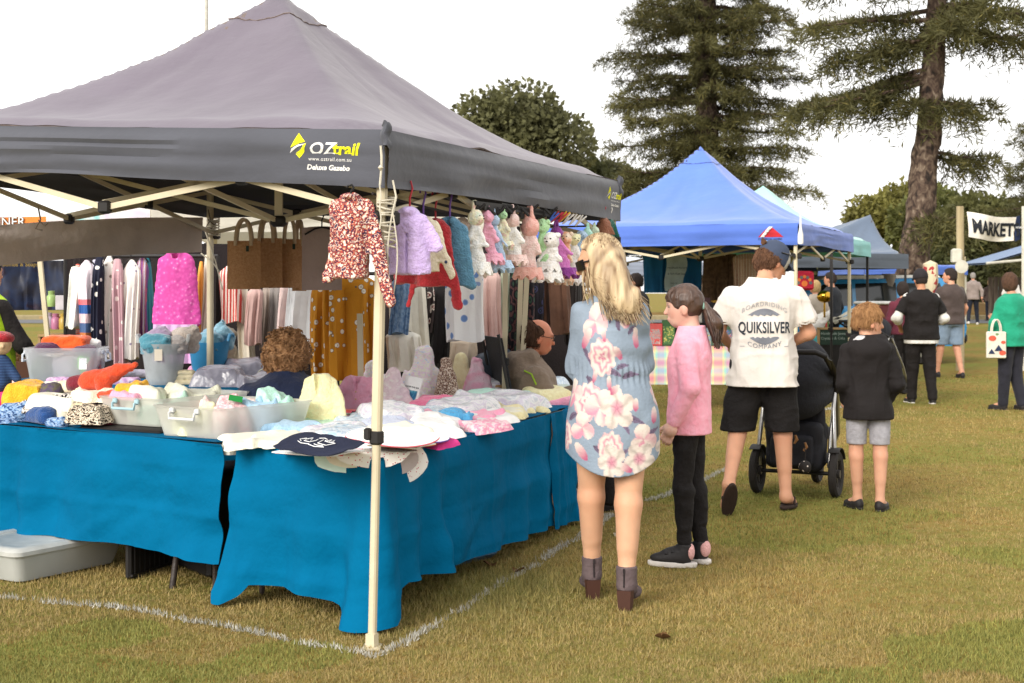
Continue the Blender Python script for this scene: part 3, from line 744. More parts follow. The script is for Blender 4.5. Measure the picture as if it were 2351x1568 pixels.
def folding_table(label,q,z=ZT,m=tblm):
    o=(q[0]+q[2])/2;root=thing('folding_table',label,'table',(o.x,o.y,0),0,'folding tables under the stall');o=Vector((o.x,o.y,0))
    r=[]
    for i in range(4):
        a,b,c=[Vector((v.x,v.y,0))-o for v in(q[i-1],q[i],q[(i+1)%4])];d1,d2=(a-b).normalized()*.05,(c-b).normalized()*.05
        r+=[b+d1,b+(d1+d2)*.3,b+d2]
    g=MB();n=len(r);g.add([v+Vector((0,0,z-.05))for v in r]+[v+Vector((0,0,z-.005))for v in r],[tuple(range(n-1,-1,-1)),tuple(range(n,2*n))]+[(i,(i+1)%n,(i+1)%n+n,i+n)for i in range(n)]);part('table_top',g,m,root)
    for i in range(4):
        p=Vector((q[i].x,q[i].y,0))-o;p=p*.9;k=p*.985
        g=MB();g.tube([(p.x,p.y,z-.05),(p.x,p.y,z*.6),(k.x,k.y,z*.35),(k.x,k.y,0)],.014,8);part('leg',g,legm,root)
    return root
ltn=Vector((.575,.818,0))
Rr=3.0
folding_table('long white table under the blue cloth on the right by the corner pole',[TAp,TAp+TE*Rr,TB+TE*Rr,TB])
ltn=Vector((.575,.818,0))
folding_table('white table under the blue cloth at the left with its rounded end bare',[TL0+TLd*2.55,TL0-TLd*.03,TL0-TLd*.03+ltn*.78,TL0+TLd*2.55+ltn*.78])
# curved leg in view below the left cloth
# cloth of the right hand table (near part): short side, corner, long side
pend=TAp+TE*Rr
def hz(x,y,d):return P(x,y,d).z
sB=[TB,TAp+TW*.03+TE*-.0,TAp+TE*.03,TAp+TE*2.42]
LS=TW.length*.97;LT=LS+2.4+.04
hemR=[(0,.06),(.008,.0),(.024,.0),(.04,.05),(.05,.10),(.10,.105),(.17,.10),(.215,.075),(.232,.04),(.25,.0),(.27,-.004),(.285,.03),(.30,.12),(.33,.17),(.45,.145),(.626,.11),(.8,.09),(1,.07)]
hemR=[(s,max(.012,z))for s,z in hemR]
def ffR(s,r):
    k=.10*math.exp(-((s-.27)/.03)**2)*r*r+.16*math.exp(-((s-.012)/.03)**2)*r**3
    k+=.05*r*math.exp(-((s-.45)/.05)**2)*math.sin(s*60)
    return k
mb=cloth_skirt(sB,hemR,cloth,nfold=9,flare=.03,ff=ffR,top=[TAp,TAp+TE*2.42,TB+TE*2.42,TB],n=260,seed=3)
tag(part('tablecloth',mb,cloth),'long blue tablecloth with trailing corners on the right hand table','tablecloth','blue tablecloths')
sB2=[TAp+TE*2.40+Vector((.012,-.004,.0)),TAp+TE*3.02]
mb=cloth_skirt(sB2,[(0,.05),(1,.02)],cloth,nfold=1.5,flare=.03,top=[TAp+TE*2.40+Vector((0,0,.003)),TAp+TE*3.02+Vector((0,0,.003)),TB+TE*3.02+Vector((0,0,.003)),TB+TE*2.40+Vector((0,0,.003))],n=40,seed=6)
tag(part('tablecloth',mb,cloth),'blue tablecloth at the far end beside the blonde woman','tablecloth','blue tablecloths')
# left table cloth
pl=[TL0+TLd*2.55,TL0]
mb=cloth_skirt(pl,[(0,.12),(.3,.14),(.45,.17),(.7,.19),(.9,.18),(.985,.165),(1,.17)],cloth,nfold=5,flare=.02,ff=lambda s,r:.03*r*math.exp(-((s-.93)/.04)**2),top=[pl[0],pl[1]+TLd*.06,pl[1]+TLd*.06+ltn*.8,pl[0]+ltn*.8],n=140,seed=9)
tag(part('tablecloth',mb,cloth),'straight hanging blue tablecloth on the left hand table','tablecloth','blue tablecloths')
# back table, higher, along the rear left of the gazebo
ZB=.86
bt=[P(-80,905,9.0),P(640,905,8.7)];b0=Vector((bt[0].x,bt[0].y,ZB));b1=Vector((bt[1].x,bt[1].y,ZB));bd=(b1-b0).normalized();bn=Vector((-bd.y,bd.x,0))
root=thing('folding_table','table at the back carrying the buckets and the clear box','table',b0*1-Vector((0,0,ZB)),math.atan2(bd.y,bd.x),'folding tables under the stall')
g=MB();g.box(((b1-b0).length/2,.45,ZB-.03),((b1-b0).length,.86,.04),bev=.015);part('table_top',g,tblm,root)
for x in(.15,(b1-b0).length-.15):
    for y in(.08,.8):
        g=MB();g.tube([(x,y,ZB-.05),(x,y,0)],.014,8);part('leg',g,legm,root)
g=MB();bL=(b1-b0).length
backcloth=mt('back_blue_cloth','007cae',sc=4,bump=.2,bsc=20,k=.6,spec=.04)  # same blue as the front cloths, mottled more strongly
def btf(u,v):
    s=u*bL
    if v<.5:p=b0+bd*s+bn*(.88*(1-v*2));p.z=ZB+.004
    else:p=b0+bd*s-bn*(.012+.03*(v-.5)*(1+math.sin(u*50)));p.z=ZB+.004-.5*(v-.5)*2
    return p
g.grid(btf,80,24,thick=.003);tag(part('tablecloth',g,backcloth),'blue tablecloth on the back table under the buckets','tablecloth','blue tablecloths')
def TBk(x,y,z=0.0):return G(x,y,ZB+z)
# things under the tables
def latch_tub(label,loc,rz,L,W,H,lid=True,group='clear plastic storage tubs',tint='d6d8d4',al=.62,hcol='dfe3e6',cat='tub',lip=.03,taper=.88):
    root=thing('storage_tub',label,cat,loc,rz,group)
    m=mt('frosted_plastic_'+tint+str(al),tint,sc=3,rough=.35,bump=.03,alpha=al,spec=.4,transl=.22 if al<.5 else 0,k=1)
    mw=mt('tub_trim_'+hcol,hcol,rough=.4,bump=0)
    def ring(k,z,r=.05):
        x,y=L/2*k,W/2*k;r=min(r,x,y);out=[]
        for cx_,cy_,a0 in((x-r,y-r,0),(-x+r,y-r,90),(-x+r,-y+r,180),(x-r,-y+r,270)):
            for a in(0,30,60,90):t=math.radians(a0+a);out.append(Vector((cx_+r*math.cos(t),cy_+r*math.sin(t),z)))
        return out
    g=MB();R=[ring(taper,.0),ring(taper+(1-taper)*.9,H*.92),ring(1.0,H*.93),ring(1.015,H),ring(.985,H),ring(taper+(1-taper)*.8,H*.9),ring(taper*.985,.006)]
    n=16
    for q in R:g.v+=[tuple(p)for p in q]
    for i in range(len(R)-1):
        for j in range(n):k=(j+1)%n;g.f.append((i*n+j,i*n+k,(i+1)*n+k,(i+1)*n+j));g.mi.append(0)
    g.f+=[tuple(range(n-1,-1,-1)),tuple(6*n+j for j in range(n))];g.mi+=[0,0]
    part('body',g,m,root)
    for sx in(-1,1):
        hh=MB();y0=W*.17;x=sx*(L/2*1.01+.012)
        hh.tube([(x-sx*.015,-y0,H*.88),(x+sx*.012,-y0,H*.8),(x+sx*.014,-y0*.98,H*.62),(x+sx*.014,y0*.98,H*.62),(x+sx*.012,y0,H*.8),(x-sx*.015,y0,H*.88)],.0075,8)
        for s in(-1,1):hh.box((x-sx*.006,s*y0,H*.87),(.02,.03,.03),bev=.006)
        part('handle',hh,mw,root)
    if lid:
        g=MB();r=[ring(1.03,H),ring(1.03,H+.02),ring(.98,H+.035),ring(.8,H+.035),ring(.78,H+.028)]
        for q in r:g.v+=[tuple(p)for p in q]
        for i in range(len(r)-1):
            for j in range(n):k=(j+1)%n;g.f.append((i*n+j,i*n+k,(i+1)*n+k,(i+1)*n+j));g.mi.append(0)
        g.f+=[tuple(range(n-1,-1,-1)),tuple(4*n+j for j in range(n))];g.mi+=[0,0]
        part('lid',g,mt('tub_lid','c4c4be',rough=.35,bump=.02),root)
    return root
pt=G(100,1325);rzL=math.atan2(TLd.y,TLd.x)
u_=latch_tub('lidded grey storage tub on the grass under the left table',pt+Vector((-.10,.22,.01)),rzL+math.pi/2+.05,.72,.56,.135,True,None,'bfc0bb',.85,'e9e9e6')
# wheel arch recess on the tub
g=MB();g.lathe([(.045,-.03),(.045,.03)],(.38*.86,-.27,.02),14,axis='x');part('wheel',g,mt('grey_wheel','a9aaa6',rough=.5),u_)
g=MB();a=G(262,1340);b=G(396,1318);dv=(b-a).normalized();rzz=math.atan2(TE.y,TE.x)
root=thing('folded_crate','black folded plastic crate standing on edge under the left table','crate',a+Vector((.04,.09,.0)),rzz)
g=MB();g.box((.33,0,.125),(.66,.035,.25),bev=.012);part('panel',g,BLKP,root)
g=MB()
for i in range(14):g.box((.04+i*.045,-.02,.125),(.006,.008,.2))
for z in(.02,.23):g.box((.33,-.021,z),(.64,.01,.012))
part('grille',g,BLKM,root)
g=MB();g.lathe([(.12,0),(.17,.2),(.175,.21),(.16,.21)],(0,0,0),24);solo('plastic_bucket',g,mt('purple_plastic','4a2f7a',rough=.4),'purple plastic bucket half hidden under the left table end','bucket',G(462,1318)+Vector((.0,.35,0)))
g=MB();g.box((0,0,.055),(.5,.36,.11),bev=.03);solo('storage_box',g,mt('blue_grey_box','4f6d86',rough=.4),'low blue grey box lying on the grass under the long cloth','box',G(1010,1312)+Vector((.02,.3,0)),.9)
g=MB();g.tube([P(430,1050,7.1),P(424,1150,7.05),P(402,1300,6.95),P(394,1362,6.92)],.016,10);
tag(part('table_leg',g,legm),'curved dark brown leg of the left table below the cloth','table leg')
# ------------------------------------------------------------------ people
def rotz(a):return np.array([[math.cos(a),-math.sin(a),0],[math.sin(a),math.cos(a),0],[0,0,1]],np.float32)
def rotx(a):return np.array([[1,0,0],[0,math.cos(a),-math.sin(a)],[0,math.sin(a),math.cos(a)]],np.float32)
SKIN=vmat('skin',.06,rough=.55,bump=.03,bsc=90,sub=.12,sc=14)
def cloth_mat(name,c,c2=None,**kw):return mt('cloth_'+name,c,c2,**{**dict(sc=9,rough=.85,bump=.22,bsc=42,sheen=.08),**kw})
def sh(R_,hc,hs,f): # a head-local shape placed on the neck
    hc=np.array(hc,np.float32)
    return lambda p:f(((p-hc)@R_)/hs)*hs
BASE_ROWS=[(.83,0,0,.15,.115),(.93,0,0,.168,.118),(1.02,0,0,.158,.112),(1.12,0,0,.148,.108),(1.25,0,0,.168,.118),(1.34,0,-.005,.176,.115),(1.40,0,-.01,.155,.098),(1.45,0,-.012,.11,.08),(1.50,0,-.012,.065,.065)]
def J0():
    return dict(hip=[(-.088,0,.90),(.088,0,.90)],knee=[(-.095,.02,.49),(.095,.02,.49)],ank=[(-.1,0,.085),(.1,0,.085)],toe=[(-.12,.16,.03),(.12,.16,.03)],
                sho=[(-.18,-.01,1.385),(.18,-.01,1.385)],elb=[(-.245,-.02,1.14),(.245,-.02,1.14)],wri=[(-.25,.07,.90),(.25,.07,.90)],head=(0,.03,1.635),neck=(0,-.015,1.46))
def hand_shape(w,e,side,k=1.0,curl=.5,thumb=None):
    w=np.array(w,float);e=np.array(e,float);d=(w-e)/(np.linalg.norm(w-e)+1e-9)
    t=np.array([0,1,0.])if abs(d[1])<.8 else np.array([0,0,-1.]);b=np.cross(d,t);b/=np.linalg.norm(b);t=np.cross(b,d)
    inward=b*(-1 if b[0]*side>0 else 1)
    p=w+d*.045*k;fs=[ell(p,(.042*k,.042*k,.042*k)),cap(w,p,.024*k,.03*k)]
    for i,(o,L)in enumerate(((-.03,.062),(-.01,.074),(.01,.07),(.03,.054))):
        a=w+(d*.08+t*o)*k;m=a+(d*L*.55+inward*L*.3*curl)*k;c=m+(d*L*(.5-.35*curl)+inward*L*.5*curl)*k
        fs+=[cap(a,m,.0095*k,.0088*k),cap(m,c,.0088*k,.0078*k)]
    a=w+(d*.03+t*.03)*k;m=a+(d*.035+t*.022+inward*.01)*k;fs+=[cap(a,m,.012*k,.01*k),cap(m,m+(d*.03+inward*.008)*k,.01*k,.0085*k)]
    return fs
def person(label,loc,rz,H,J=None,skin=(214,160,130),yaw=0.0,pitch=0.0,hs=1.0,hair=None,top=None,bottom=None,shoes=None,vox=.0085,fat=1.0,lean=0.0,group=None,rows=None,extra=None,face=True,legr=1.0,hands=True,armr=1.0,zo=0.0):
    s=H/1.75;j=J0();j.update(J or{})
    root=thing('person',label,'person',loc,rz,group)
    SH=lambda p:np.array((p[0],p[1]+lean*max(0,p[2]-.95),p[2]))*s
    j={k:([SH(q)for q in v]if isinstance(v,list)else SH(v))for k,v in j.items()}
    RW=[(z*s,x*s,(y+lean*max(0,z-.95))*s,rx*s*fat,ry*s*(fat**1.3))for z,x,y,rx,ry in(rows or BASE_ROWS)]
    R=rotz(math.radians(yaw))@rotx(math.radians(pitch));hk=hs*s
    hl=U(ell((0,-.012,.022),(.077,.096,.094)),ell((0,.018,-.03),(.063,.074,.088)),k=.03)
    hl=U(hl,ell((0,.042,-.088),(.042,.042,.03)),cap((0,.09,.004),(0,.108,-.03),.008,.0125),ell((0,.078,.026),(.045,.02,.012)),ell((0,.086,-.068),(.022,.014,.012)),k=.018)
    for sx in(-1,1):hl=U(hl,ell((sx*.077,-.008,-.022),(.011,.02,.031)),k=.006)
    hl=SUB(hl,*[(lambda p,g=ell((sx*.031,.098,.004),(.015,.016,.01)):g(p)-.0)for sx in(-1,1)])
    body=grow(stack(RW),.004*-1)
    body=U(body,cap(j['neck']+(j['head']-j['neck'])*-.2,j['head']+R@np.array([0,-.03,-.05])*hk,.056*s,.05*s),sh(R,j['head'],hk,hl),k=.02)
    lim=[]
    for i in(0,1):
        a=armr
        lim+=[cap(j['sho'][i],j['elb'][i],.053*s*a,.04*s*a),cap(j['elb'][i],j['wri'][i],.042*s*a,.027*s*a)]
        lg=legr
        lim+=[cap(j['hip'][i],j['knee'][i],.088*s*lg,.055*s*lg),cap(j['knee'][i],j['ank'][i],.055*s*lg,.036*s*lg)]
        kn,an=j['knee'][i],j['ank'][i];ax=(an-kn)/np.linalg.norm(an-kn);c=kn+(an-kn)*.3;
        bk=np.array([0,-1,0])-ax*float(np.dot([0,-1,0],ax));lim.append(cap(c-ax*.09*s+bk*.018*s,c+ax*.1*s+bk*.008*s,.05*s*lg,.036*s*lg))
        lim+=[cap(an,j['toe'][i],.036*s,.03*s)]
    body=U(body,*lim,k=.03*s)
    if hands:
        hd=[]
        for i in(0,1):hd+=hand_shape(j['wri'][i],j['elb'][i],(-1,1)[i],s*(1 if hs<1.1 else 1.05))
        body=U(body,*hd,k=.008*s)
    allp=np.array([q for v in j.values()for q in(v if isinstance(v,list)else[v])])
    lo=allp.min(0)-.2*s;hi=allp.max(0)+.2*s;lo[2]=min(lo[2],-.02);hi[2]=j['head'][2]+.15*hk
    sk=np.array(lin(skin),np.float32)*.8
    def bc(p):
        q=((p-j['head'])@R)/hk;c=sk[None]*(1+.07*vn(p,9,2)+.05*vn(p,30,4))[:,None];kn_=sum(np.exp(-(((p-j['knee'][i])/(.07*s))**2).sum(1))for i in(0,1))[:,None];c=c*(1-kn_*np.array([.06,.2,.22]))
        def spot(cn,r,colr,k):
            nonlocal c;m=np.exp(-(((q-np.array(cn))/np.array(r))**2).sum(1))[:,None]*k;c=c*(1-m)+np.array(colr)*m
        for sx in(-1,1):
            spot((sx*.045,.07,-.04),(.025,.03,.025),sk*np.array([1.05,.72,.68]),.5);spot((sx*.078,-.008,-.022),(.02,.03,.035),sk*np.array([1.05,.75,.7]),.6)
            spot((sx*.032,.085,.026),(.02,.03,.005),sk*.3,.8);spot((sx*.031,.085,.004),(.013,.03,.006),sk*.25,.75)
        spot((0,.1,-.07),(.02,.03,.007),sk*np.array([.85,.45,.45]),.7);spot((0,.108,-.03),(.014,.02,.012),sk*np.array([1.05,.75,.7]),.5)
        return c
    part('body',net('body',body,lo,hi,vox,bc),SKIN,root)
    ctx=dict(root=root,s=s,j=j,R=R,hk=hk,RW=RW,vox=vox,lo=lo,hi=hi,lean=lean,fat=fat,zo=zo)
    if face and vox<.012:
        g=MB()
        for sx in(-1,1):
            g.lathe([(.0001,-.010*hk),(.007*hk,-.007*hk),(.010*hk,0),(.007*hk,.007*hk),(.0001,.010*hk)],j['head']+R@np.array([sx*.031,.077,.004])*hk,10)
        part('eyes',g,mt('eye','8a7a70',rough=.2,bump=0),root)
    if hair:hair_on(ctx,**hair)
    if top:top_on(ctx,**top)
    if bottom:bottom_on(ctx,**bottom)
    if shoes:shoes_on(ctx,**shoes)
    if extra:extra(ctx)
    return ctx
def hair_on(c,kind='short',m=None,cut=.03,nape=-.07,puff=.013,rough_=.006,sc=60,back=0.0,capped=None):
    f=ell((0,-.014-back,.026),(.079+puff,.098+puff,.096+puff));lowr=U(f,ell((0,-.045,-.03),(.066+puff,.06+puff,.075)),k=.03)
    if kind=='short':
        f=MX(lowr,plane((0,1,-.55),cut),plane((0,0,-1),-nape));f=SUB(f,ell((.09,.018,-.042),(.034,.048,.058)),ell((-.09,.018,-.042),(.034,.048,.058)))
    elif kind=='bald':
        f=MX(lowr,plane((0,1,-.2),.01),plane((0,0,-1),.075),plane((0,.5,1),.055));f=SUB(f,ell((.09,.01,-.03),(.03,.03,.045)),ell((-.09,.01,-.03),(.03,.03,.045)))
    elif kind=='curly':
        f=U(f,ell((0,-.03,-.01),(.1,.1,.09)),k=.03)
        f=MX(f,plane((0,1,-.5),.035))
    elif kind=='bob':
        f=U(f,ell((0,-.03,-.03),(.092,.09,.1)),k=.03);f=MX(f,plane((0,1,-.5),cut),plane((0,0,-1),.115))
    if capped is not None:f=MX(f,plane((0,.25,1),capped))
    st=np.array((1,1,.35)if kind!='curly' else(1,1,1),np.float32);f0=f
    f=lambda p:f0(p)-rough_*vn(p*st,sc,3)
    h=.16*c['hk'];hd=c['j']['head']
    me=net('hair',sh(c['R'],hd,c['hk'],f),hd-h,hd+h,c['vox']*.75);o=part('hair',me,m,c['root'])
    if c['vox']<.0105 and kind in('short','curly','bald'): # loose ends over the mass of hair
        g=np.random.default_rng(8);n_={'short':1100,'curly':900,'bald':350}[kind];mb=MB();vs=me.vertices;fw=c['R']@np.array([0,.5,0])
        for i in g.integers(0,len(vs),n_):
            p,nn=np.array(vs[int(i)].co),np.array(vs[int(i)].normal);t=np.array([0,0,-1.])+fw*(p[2]>hd[2]+.05)+g.normal(0,.35,3);t-=nn*(t@nn);t/=np.linalg.norm(t)+1e-6;L=(.03 if kind!='curly' else .022)*(.6+.8*g.random())
            if kind=='curly':b_=np.cross(t,nn);mb.tube([p+nn*(.004+.012*math.sin(a))+t*L*a*.4+b_*.01*math.cos(a*2)for a in np.linspace(0,3,6)],.0028,4,caps=False)
            else:mb.tube([p-t*L*.4,p+nn*.004,p+t*L*.6+nn*.005,p+t*L+nn*.004],[.0022,.003,.002,.0006],4,caps=False)
        part('loose_hair',mb,m,o)
def top_on(c,m=None,hem=.86,grow_=.022,sleeve='short',folds=.008,name='shirt',collar=1.49,hemr=1.06,cuff=None,tuck=0,fsc=9,colf=None,sl=.62,slr=.066,rib=None,hood=False,neckcut=True,vox=None):
    s,j=c['s'],c['j'];rows=[(z,x,y,rx+grow_*s,ry+grow_*s)for z,x,y,rx,ry in c['RW']if z>(1.0+c['zo'])*s]
    z1,x1,y1,a1,b1=rows[0];hz_=(hem-.03)*s
    low=[r for r in c['RW']if r[0]<1.0*s]
    wa=max(r[3]for r in low)+grow_*s*1.0;wb=max(r[4]for r in low)+grow_*s
    rows=[(hz_,low[0][1],low[0][2],wa*hemr,wb*hemr),((.98+c['zo'])*s,low[-1][1],low[-1][2],wa,wb)]+rows
    rows[-1]=(rows[-1][0],rows[-1][1],rows[-1][2],.078*s,.075*s)
    f=stack(rows,2.3);q=[]
    for i in(0,1):
        S,E,W=j['sho'][i],j['elb'][i],j['wri'][i];S=S+np.array([-.03*s*(1,-1)[1-i]*-1,0,0])*0
        if sleeve=='short':q.append(cap(S,S+(E-S)*sl,.064*s*c['fat']**.5,slr*s))
        elif sleeve=='long':
            e2=W-(W-E)/np.linalg.norm(W-E)*.01*s;q+=[cap(S,E,.062*s,.056*s),cap(E,e2,.056*s,.042*s)]
        elif sleeve=='elbow':q+=[cap(S,E,.068*s,.058*s),cap(E,E+(W-E)*.25,.058*s,.06*s)]
        elif sleeve=='none':pass
    f=U(f,U(*q,k=.03*s),k=.028*s)if q else f
    if hood:f=U(f,ell(j['neck']+np.array([0,-.085,-.04])*s,np.array([.165,.07,.09])*s),k=.04*s);f=U(f,cap(j['neck']+np.array([-.1,-.01,.02])*s,j['neck']+np.array([.1,-.01,.02])*s,.05*s),k=.04*s)
    st=np.array((1,1,.5),np.float32)
    f1=f;rd=lambda p,k,o:(1-np.abs(vn(p,k,o)))**5
    f2=lambda p:f1(p)-folds*s*(.9*vn(p*np.array((.6,.6,1.3),np.float32),fsc,2)+.5*vn(p*st,fsc*2.2,7)+.34*rd(p*np.array((.8,.7,1.3),np.float32),fsc*.9,11)+.34*rd(p*np.array((1.3,1,.6),np.float32),fsc*1.6,19))
    if neckcut:f2=SUB(f2,cap(j['neck']+np.array([0,.01,.0])*s,j['head'],.062*s,.06*s))
    f2=MX(f2,plane((0,0,-1),-hem*s+.0))
    if sleeve=='short':
        for i in(0,1):
            S,E=j['sho'][i],j['elb'][i];d=(E-S)/np.linalg.norm(E-S);e=S+(E-S)*sl
            side=(-1,1)[i]
            def cutf(p,d=d,e=e):r=p-e;a=r@d.astype(np.float32);rad=np.sqrt(np.maximum(0,(r*r).sum(1)-a*a));return np.minimum(a,.085*s-rad)
            f3=f2;f2=(lambda p,f3=f3,cutf=cutf:np.maximum(f3(p),cutf(p)))
    o=part(name,net(name,f2,c['lo'],c['hi'],vox or c['vox'],colf),m,c['root']);c['top']=o;return o
def bottom_on(c,m=None,hem=.10,wid=1.12,waist=1.0,name='trousers',folds=.007,taper=1.0,fsc=10,straight=False,hemr=None,kk=.03):
    s,j=c['s'],c['j'];rows=[(z,x,y,rx+.010*s,ry+.012*s)for z,x,y,rx,ry in c['RW']if z<(1.04+c['zo'])*s]
    f=stack(rows,2.2);q=[]
    for i in(0,1):
        Hp,K,A=j['hip'][i],j['knee'][i],j['ank'][i]
        rk=.064*s*wid;ra=(hemr or .05*taper*wid)*s
        if hem>.42:e=Hp+(K-Hp)*1.12;q.append(cap(Hp,e,.094*s*wid,ra if hemr else .085*s*wid))
        else:
            q+=[cap(Hp,K,.092*s*wid,rk),cap(K,A,rk,ra)];ax=(A-K)/np.linalg.norm(A-K);cc=K+(A-K)*.3;bk=np.array([0,-1,0])+ax*ax[1];q.append(cap(cc-ax*.09*s+bk*.018*s,cc+ax*.1*s+bk*.008*s,.056*s,.043*s))
    f=U(f,*q,k=kk*s);f1=f
    f2=lambda p:f1(p)-folds*s*(.8*vn(p*np.array((1,1,1.2),np.float32),fsc,5)+.8*.6*(1-np.abs(vn(p*np.array((1,1,1.4),np.float32),fsc*1.1,15)))**4)
    f2=MX(f2,plane((0,0,1),(waist+c['zo'])*s),*([plane((0,0,-1),-hem*s)]if hem>.12 else[]))
    o=part(name,net(name,f2,c['lo'],c['hi'],c['vox']),m,c['root']);c['bottom']=o;return o
def shoes_on(c,m=None,kind='shoe',sole=None,name='shoe',up=.055):
    s,j=c['s'],c['j']
    for i in(0,1):
        A,Tt=j['ank'][i],j['toe'][i];d=Tt-A;d2=np.array([d[0],d[1],0]);d2/=np.linalg.norm(d2);zb=A[2]-.085*s
        tilt=(d[2]-(-.055*s))/np.linalg.norm([d[0],d[1]]);dz=np.array([0,0,tilt*.2])
        up3=np.array([0,0,1.]);sd=np.cross(d2,up3);M_=np.stack([sd,d2,up3],1)
        base=np.array([A[0],A[1],zb]);
        L=.13*s
        if kind in('shoe','sneaker'):
            f=U(ell(base+d2*.075*s+up3*.035*s,(.043*s,L,.038*s),M_),ell(base+d2*-.005*s+up3*.05*s,(.04*s,.055*s,.06*s),M_),k=.03*s)
            f=MX(f,plane((0,0,-1),-(zb+.004)),plane((0,0,1),zb+.10*s))
            o=part(name,net(name,f,base-.25*s,base+.25*s,min(.006,c['vox'])),m,c['root'])
            g=ell(base+d2*.07*s+up3*.012*s,(.046*s,L+.012,.05*s),M_);g=MX(g,plane((0,0,-1),-zb),plane((0,0,1),zb+.022*s))
            part('sole',net('sole',g,base-.25*s,base+.25*s,min(.006,c['vox'])),sole or m,o)
def cap_on(c,m,m2=None,peak=0.0,brim=True,backwards=False):
    f=MX(ell((0,-.012,.03),(.097,.116,.112)),plane((0,-.1,-1),.012));f=MX(f)
    hd=c['j']['head'];h=.2*c['hk']
    def cf(p):
        q=((p-hd)@c['R'])/c['hk'];a=np.array(m2[0])if m2 else None
        return np.where((q[:,1]>.045)[:,None],np.array(m2[1]),np.array(m2[0]))*np.where((np.abs(q[:,0])<.0)[:,None],.6,1)if m2 else None
    o=part('cap',net('cap',sh(c['R'],hd,c['hk'],f),hd-h,hd+h,.006,cf if m2 else None),vmat('cap_cloth',.1,bump=.1)if m2 else m,c['root'])
    if brim:
        b=MX(SUB(ell((0,.095,.022),(.082,.095,.03)),ell((0,.09,.008),(.1,.12,.028))),plane((0,-1,0),-.07))
        g=MB();R,hk=c['R'],c['hk'];y0=.09 if not backwards else-.1
        g.grid(lambda u,v:Vector(hd+R@np.array([(u-.5)*.165*(1-.25*v*v),(.075+.085*v*(1-.9*(2*u-1)**4*.5))*(1 if not backwards else-1),.045-.02*v-.03*(2*u-1)**2])*hk),12,8,thick=.004)
        part('brim',g,m,o)
    return o
# --- 1. the blonde woman in the floral dress
DB=np.array(lin((150,165,182)),np.float32)*.72
FLW_=[ # (u, z, R, kind, rot): u = arc length round the body from the middle of the back
    (-.115,1.335,.075,'lily',.3),(-.165,1.255,.055,'bud',-.2),(-.06,1.17,.085,'peony',0),(.04,1.19,.04,'bud',1.1),(-.05,1.27,.03,'bud',.6),(.10,1.375,.06,'lily',-.4),(.16,1.26,.05,'bud',.2),(.155,1.345,.035,'bud',2.),
    (-.14,.965,.085,'peony',.4),(-.07,.94,.075,'lily',1.2),(.03,.935,.09,'rose',.2),(-.015,1.05,.035,'bud',.5),(.02,1.02,.035,'bud',-.6),(-.17,.845,.06,'lily',2.6),(.13,.95,.03,'bud',.2),
    (-.01,.755,.07,'peony',1.),(.0,.685,.075,'rose',0),(.165,.79,.06,'lily',.3),(.15,.70,.07,'rose',2.2),(-.18,.73,.05,'bud',1.),(.22,.9,.04,'bud',0),(-.25,1.0,.06,'lily',0),(-.3,.8,.07,'peony',0),(.3,1.0,.07,'peony',0),(.3,.75,.06,'rose',0),(.08,.66,.04,'bud',1.5),(-.11,1.08,.03,'bud',0)]
FLW=[(u,z,R*(1.1 if k in('peony','rose','lily')else 1.0),k,r)for u,z,R,k,r in FLW_]
LVS=[(.07,.86,.055,-.9),(.115,.885,.06,-.25),(.085,.93,.035,.9),(-.07,.735,.045,-.7),(.05,.715,.06,.8),(.075,.68,.045,.5),(.03,.69,.05,1.5),(-.10,1.14,.05,-.9),(.02,1.1,.05,-.3),(.07,1.13,.04,.2),(.045,1.34,.05,1.5),(.0,1.36,.04,1.0),(.14,1.3,.04,.5),
       (-.02,1.12,.03,1.2),(-.16,1.18,.05,-1.0),(-.14,.9,.04,-1.2),(.13,.74,.05,1.1),(.2,.82,.05,.6),(-.22,.9,.05,.4),(-.09,1.21,.04,.7),(-.13,1.05,.05,-.8),(.12,1.09,.05,.1)]
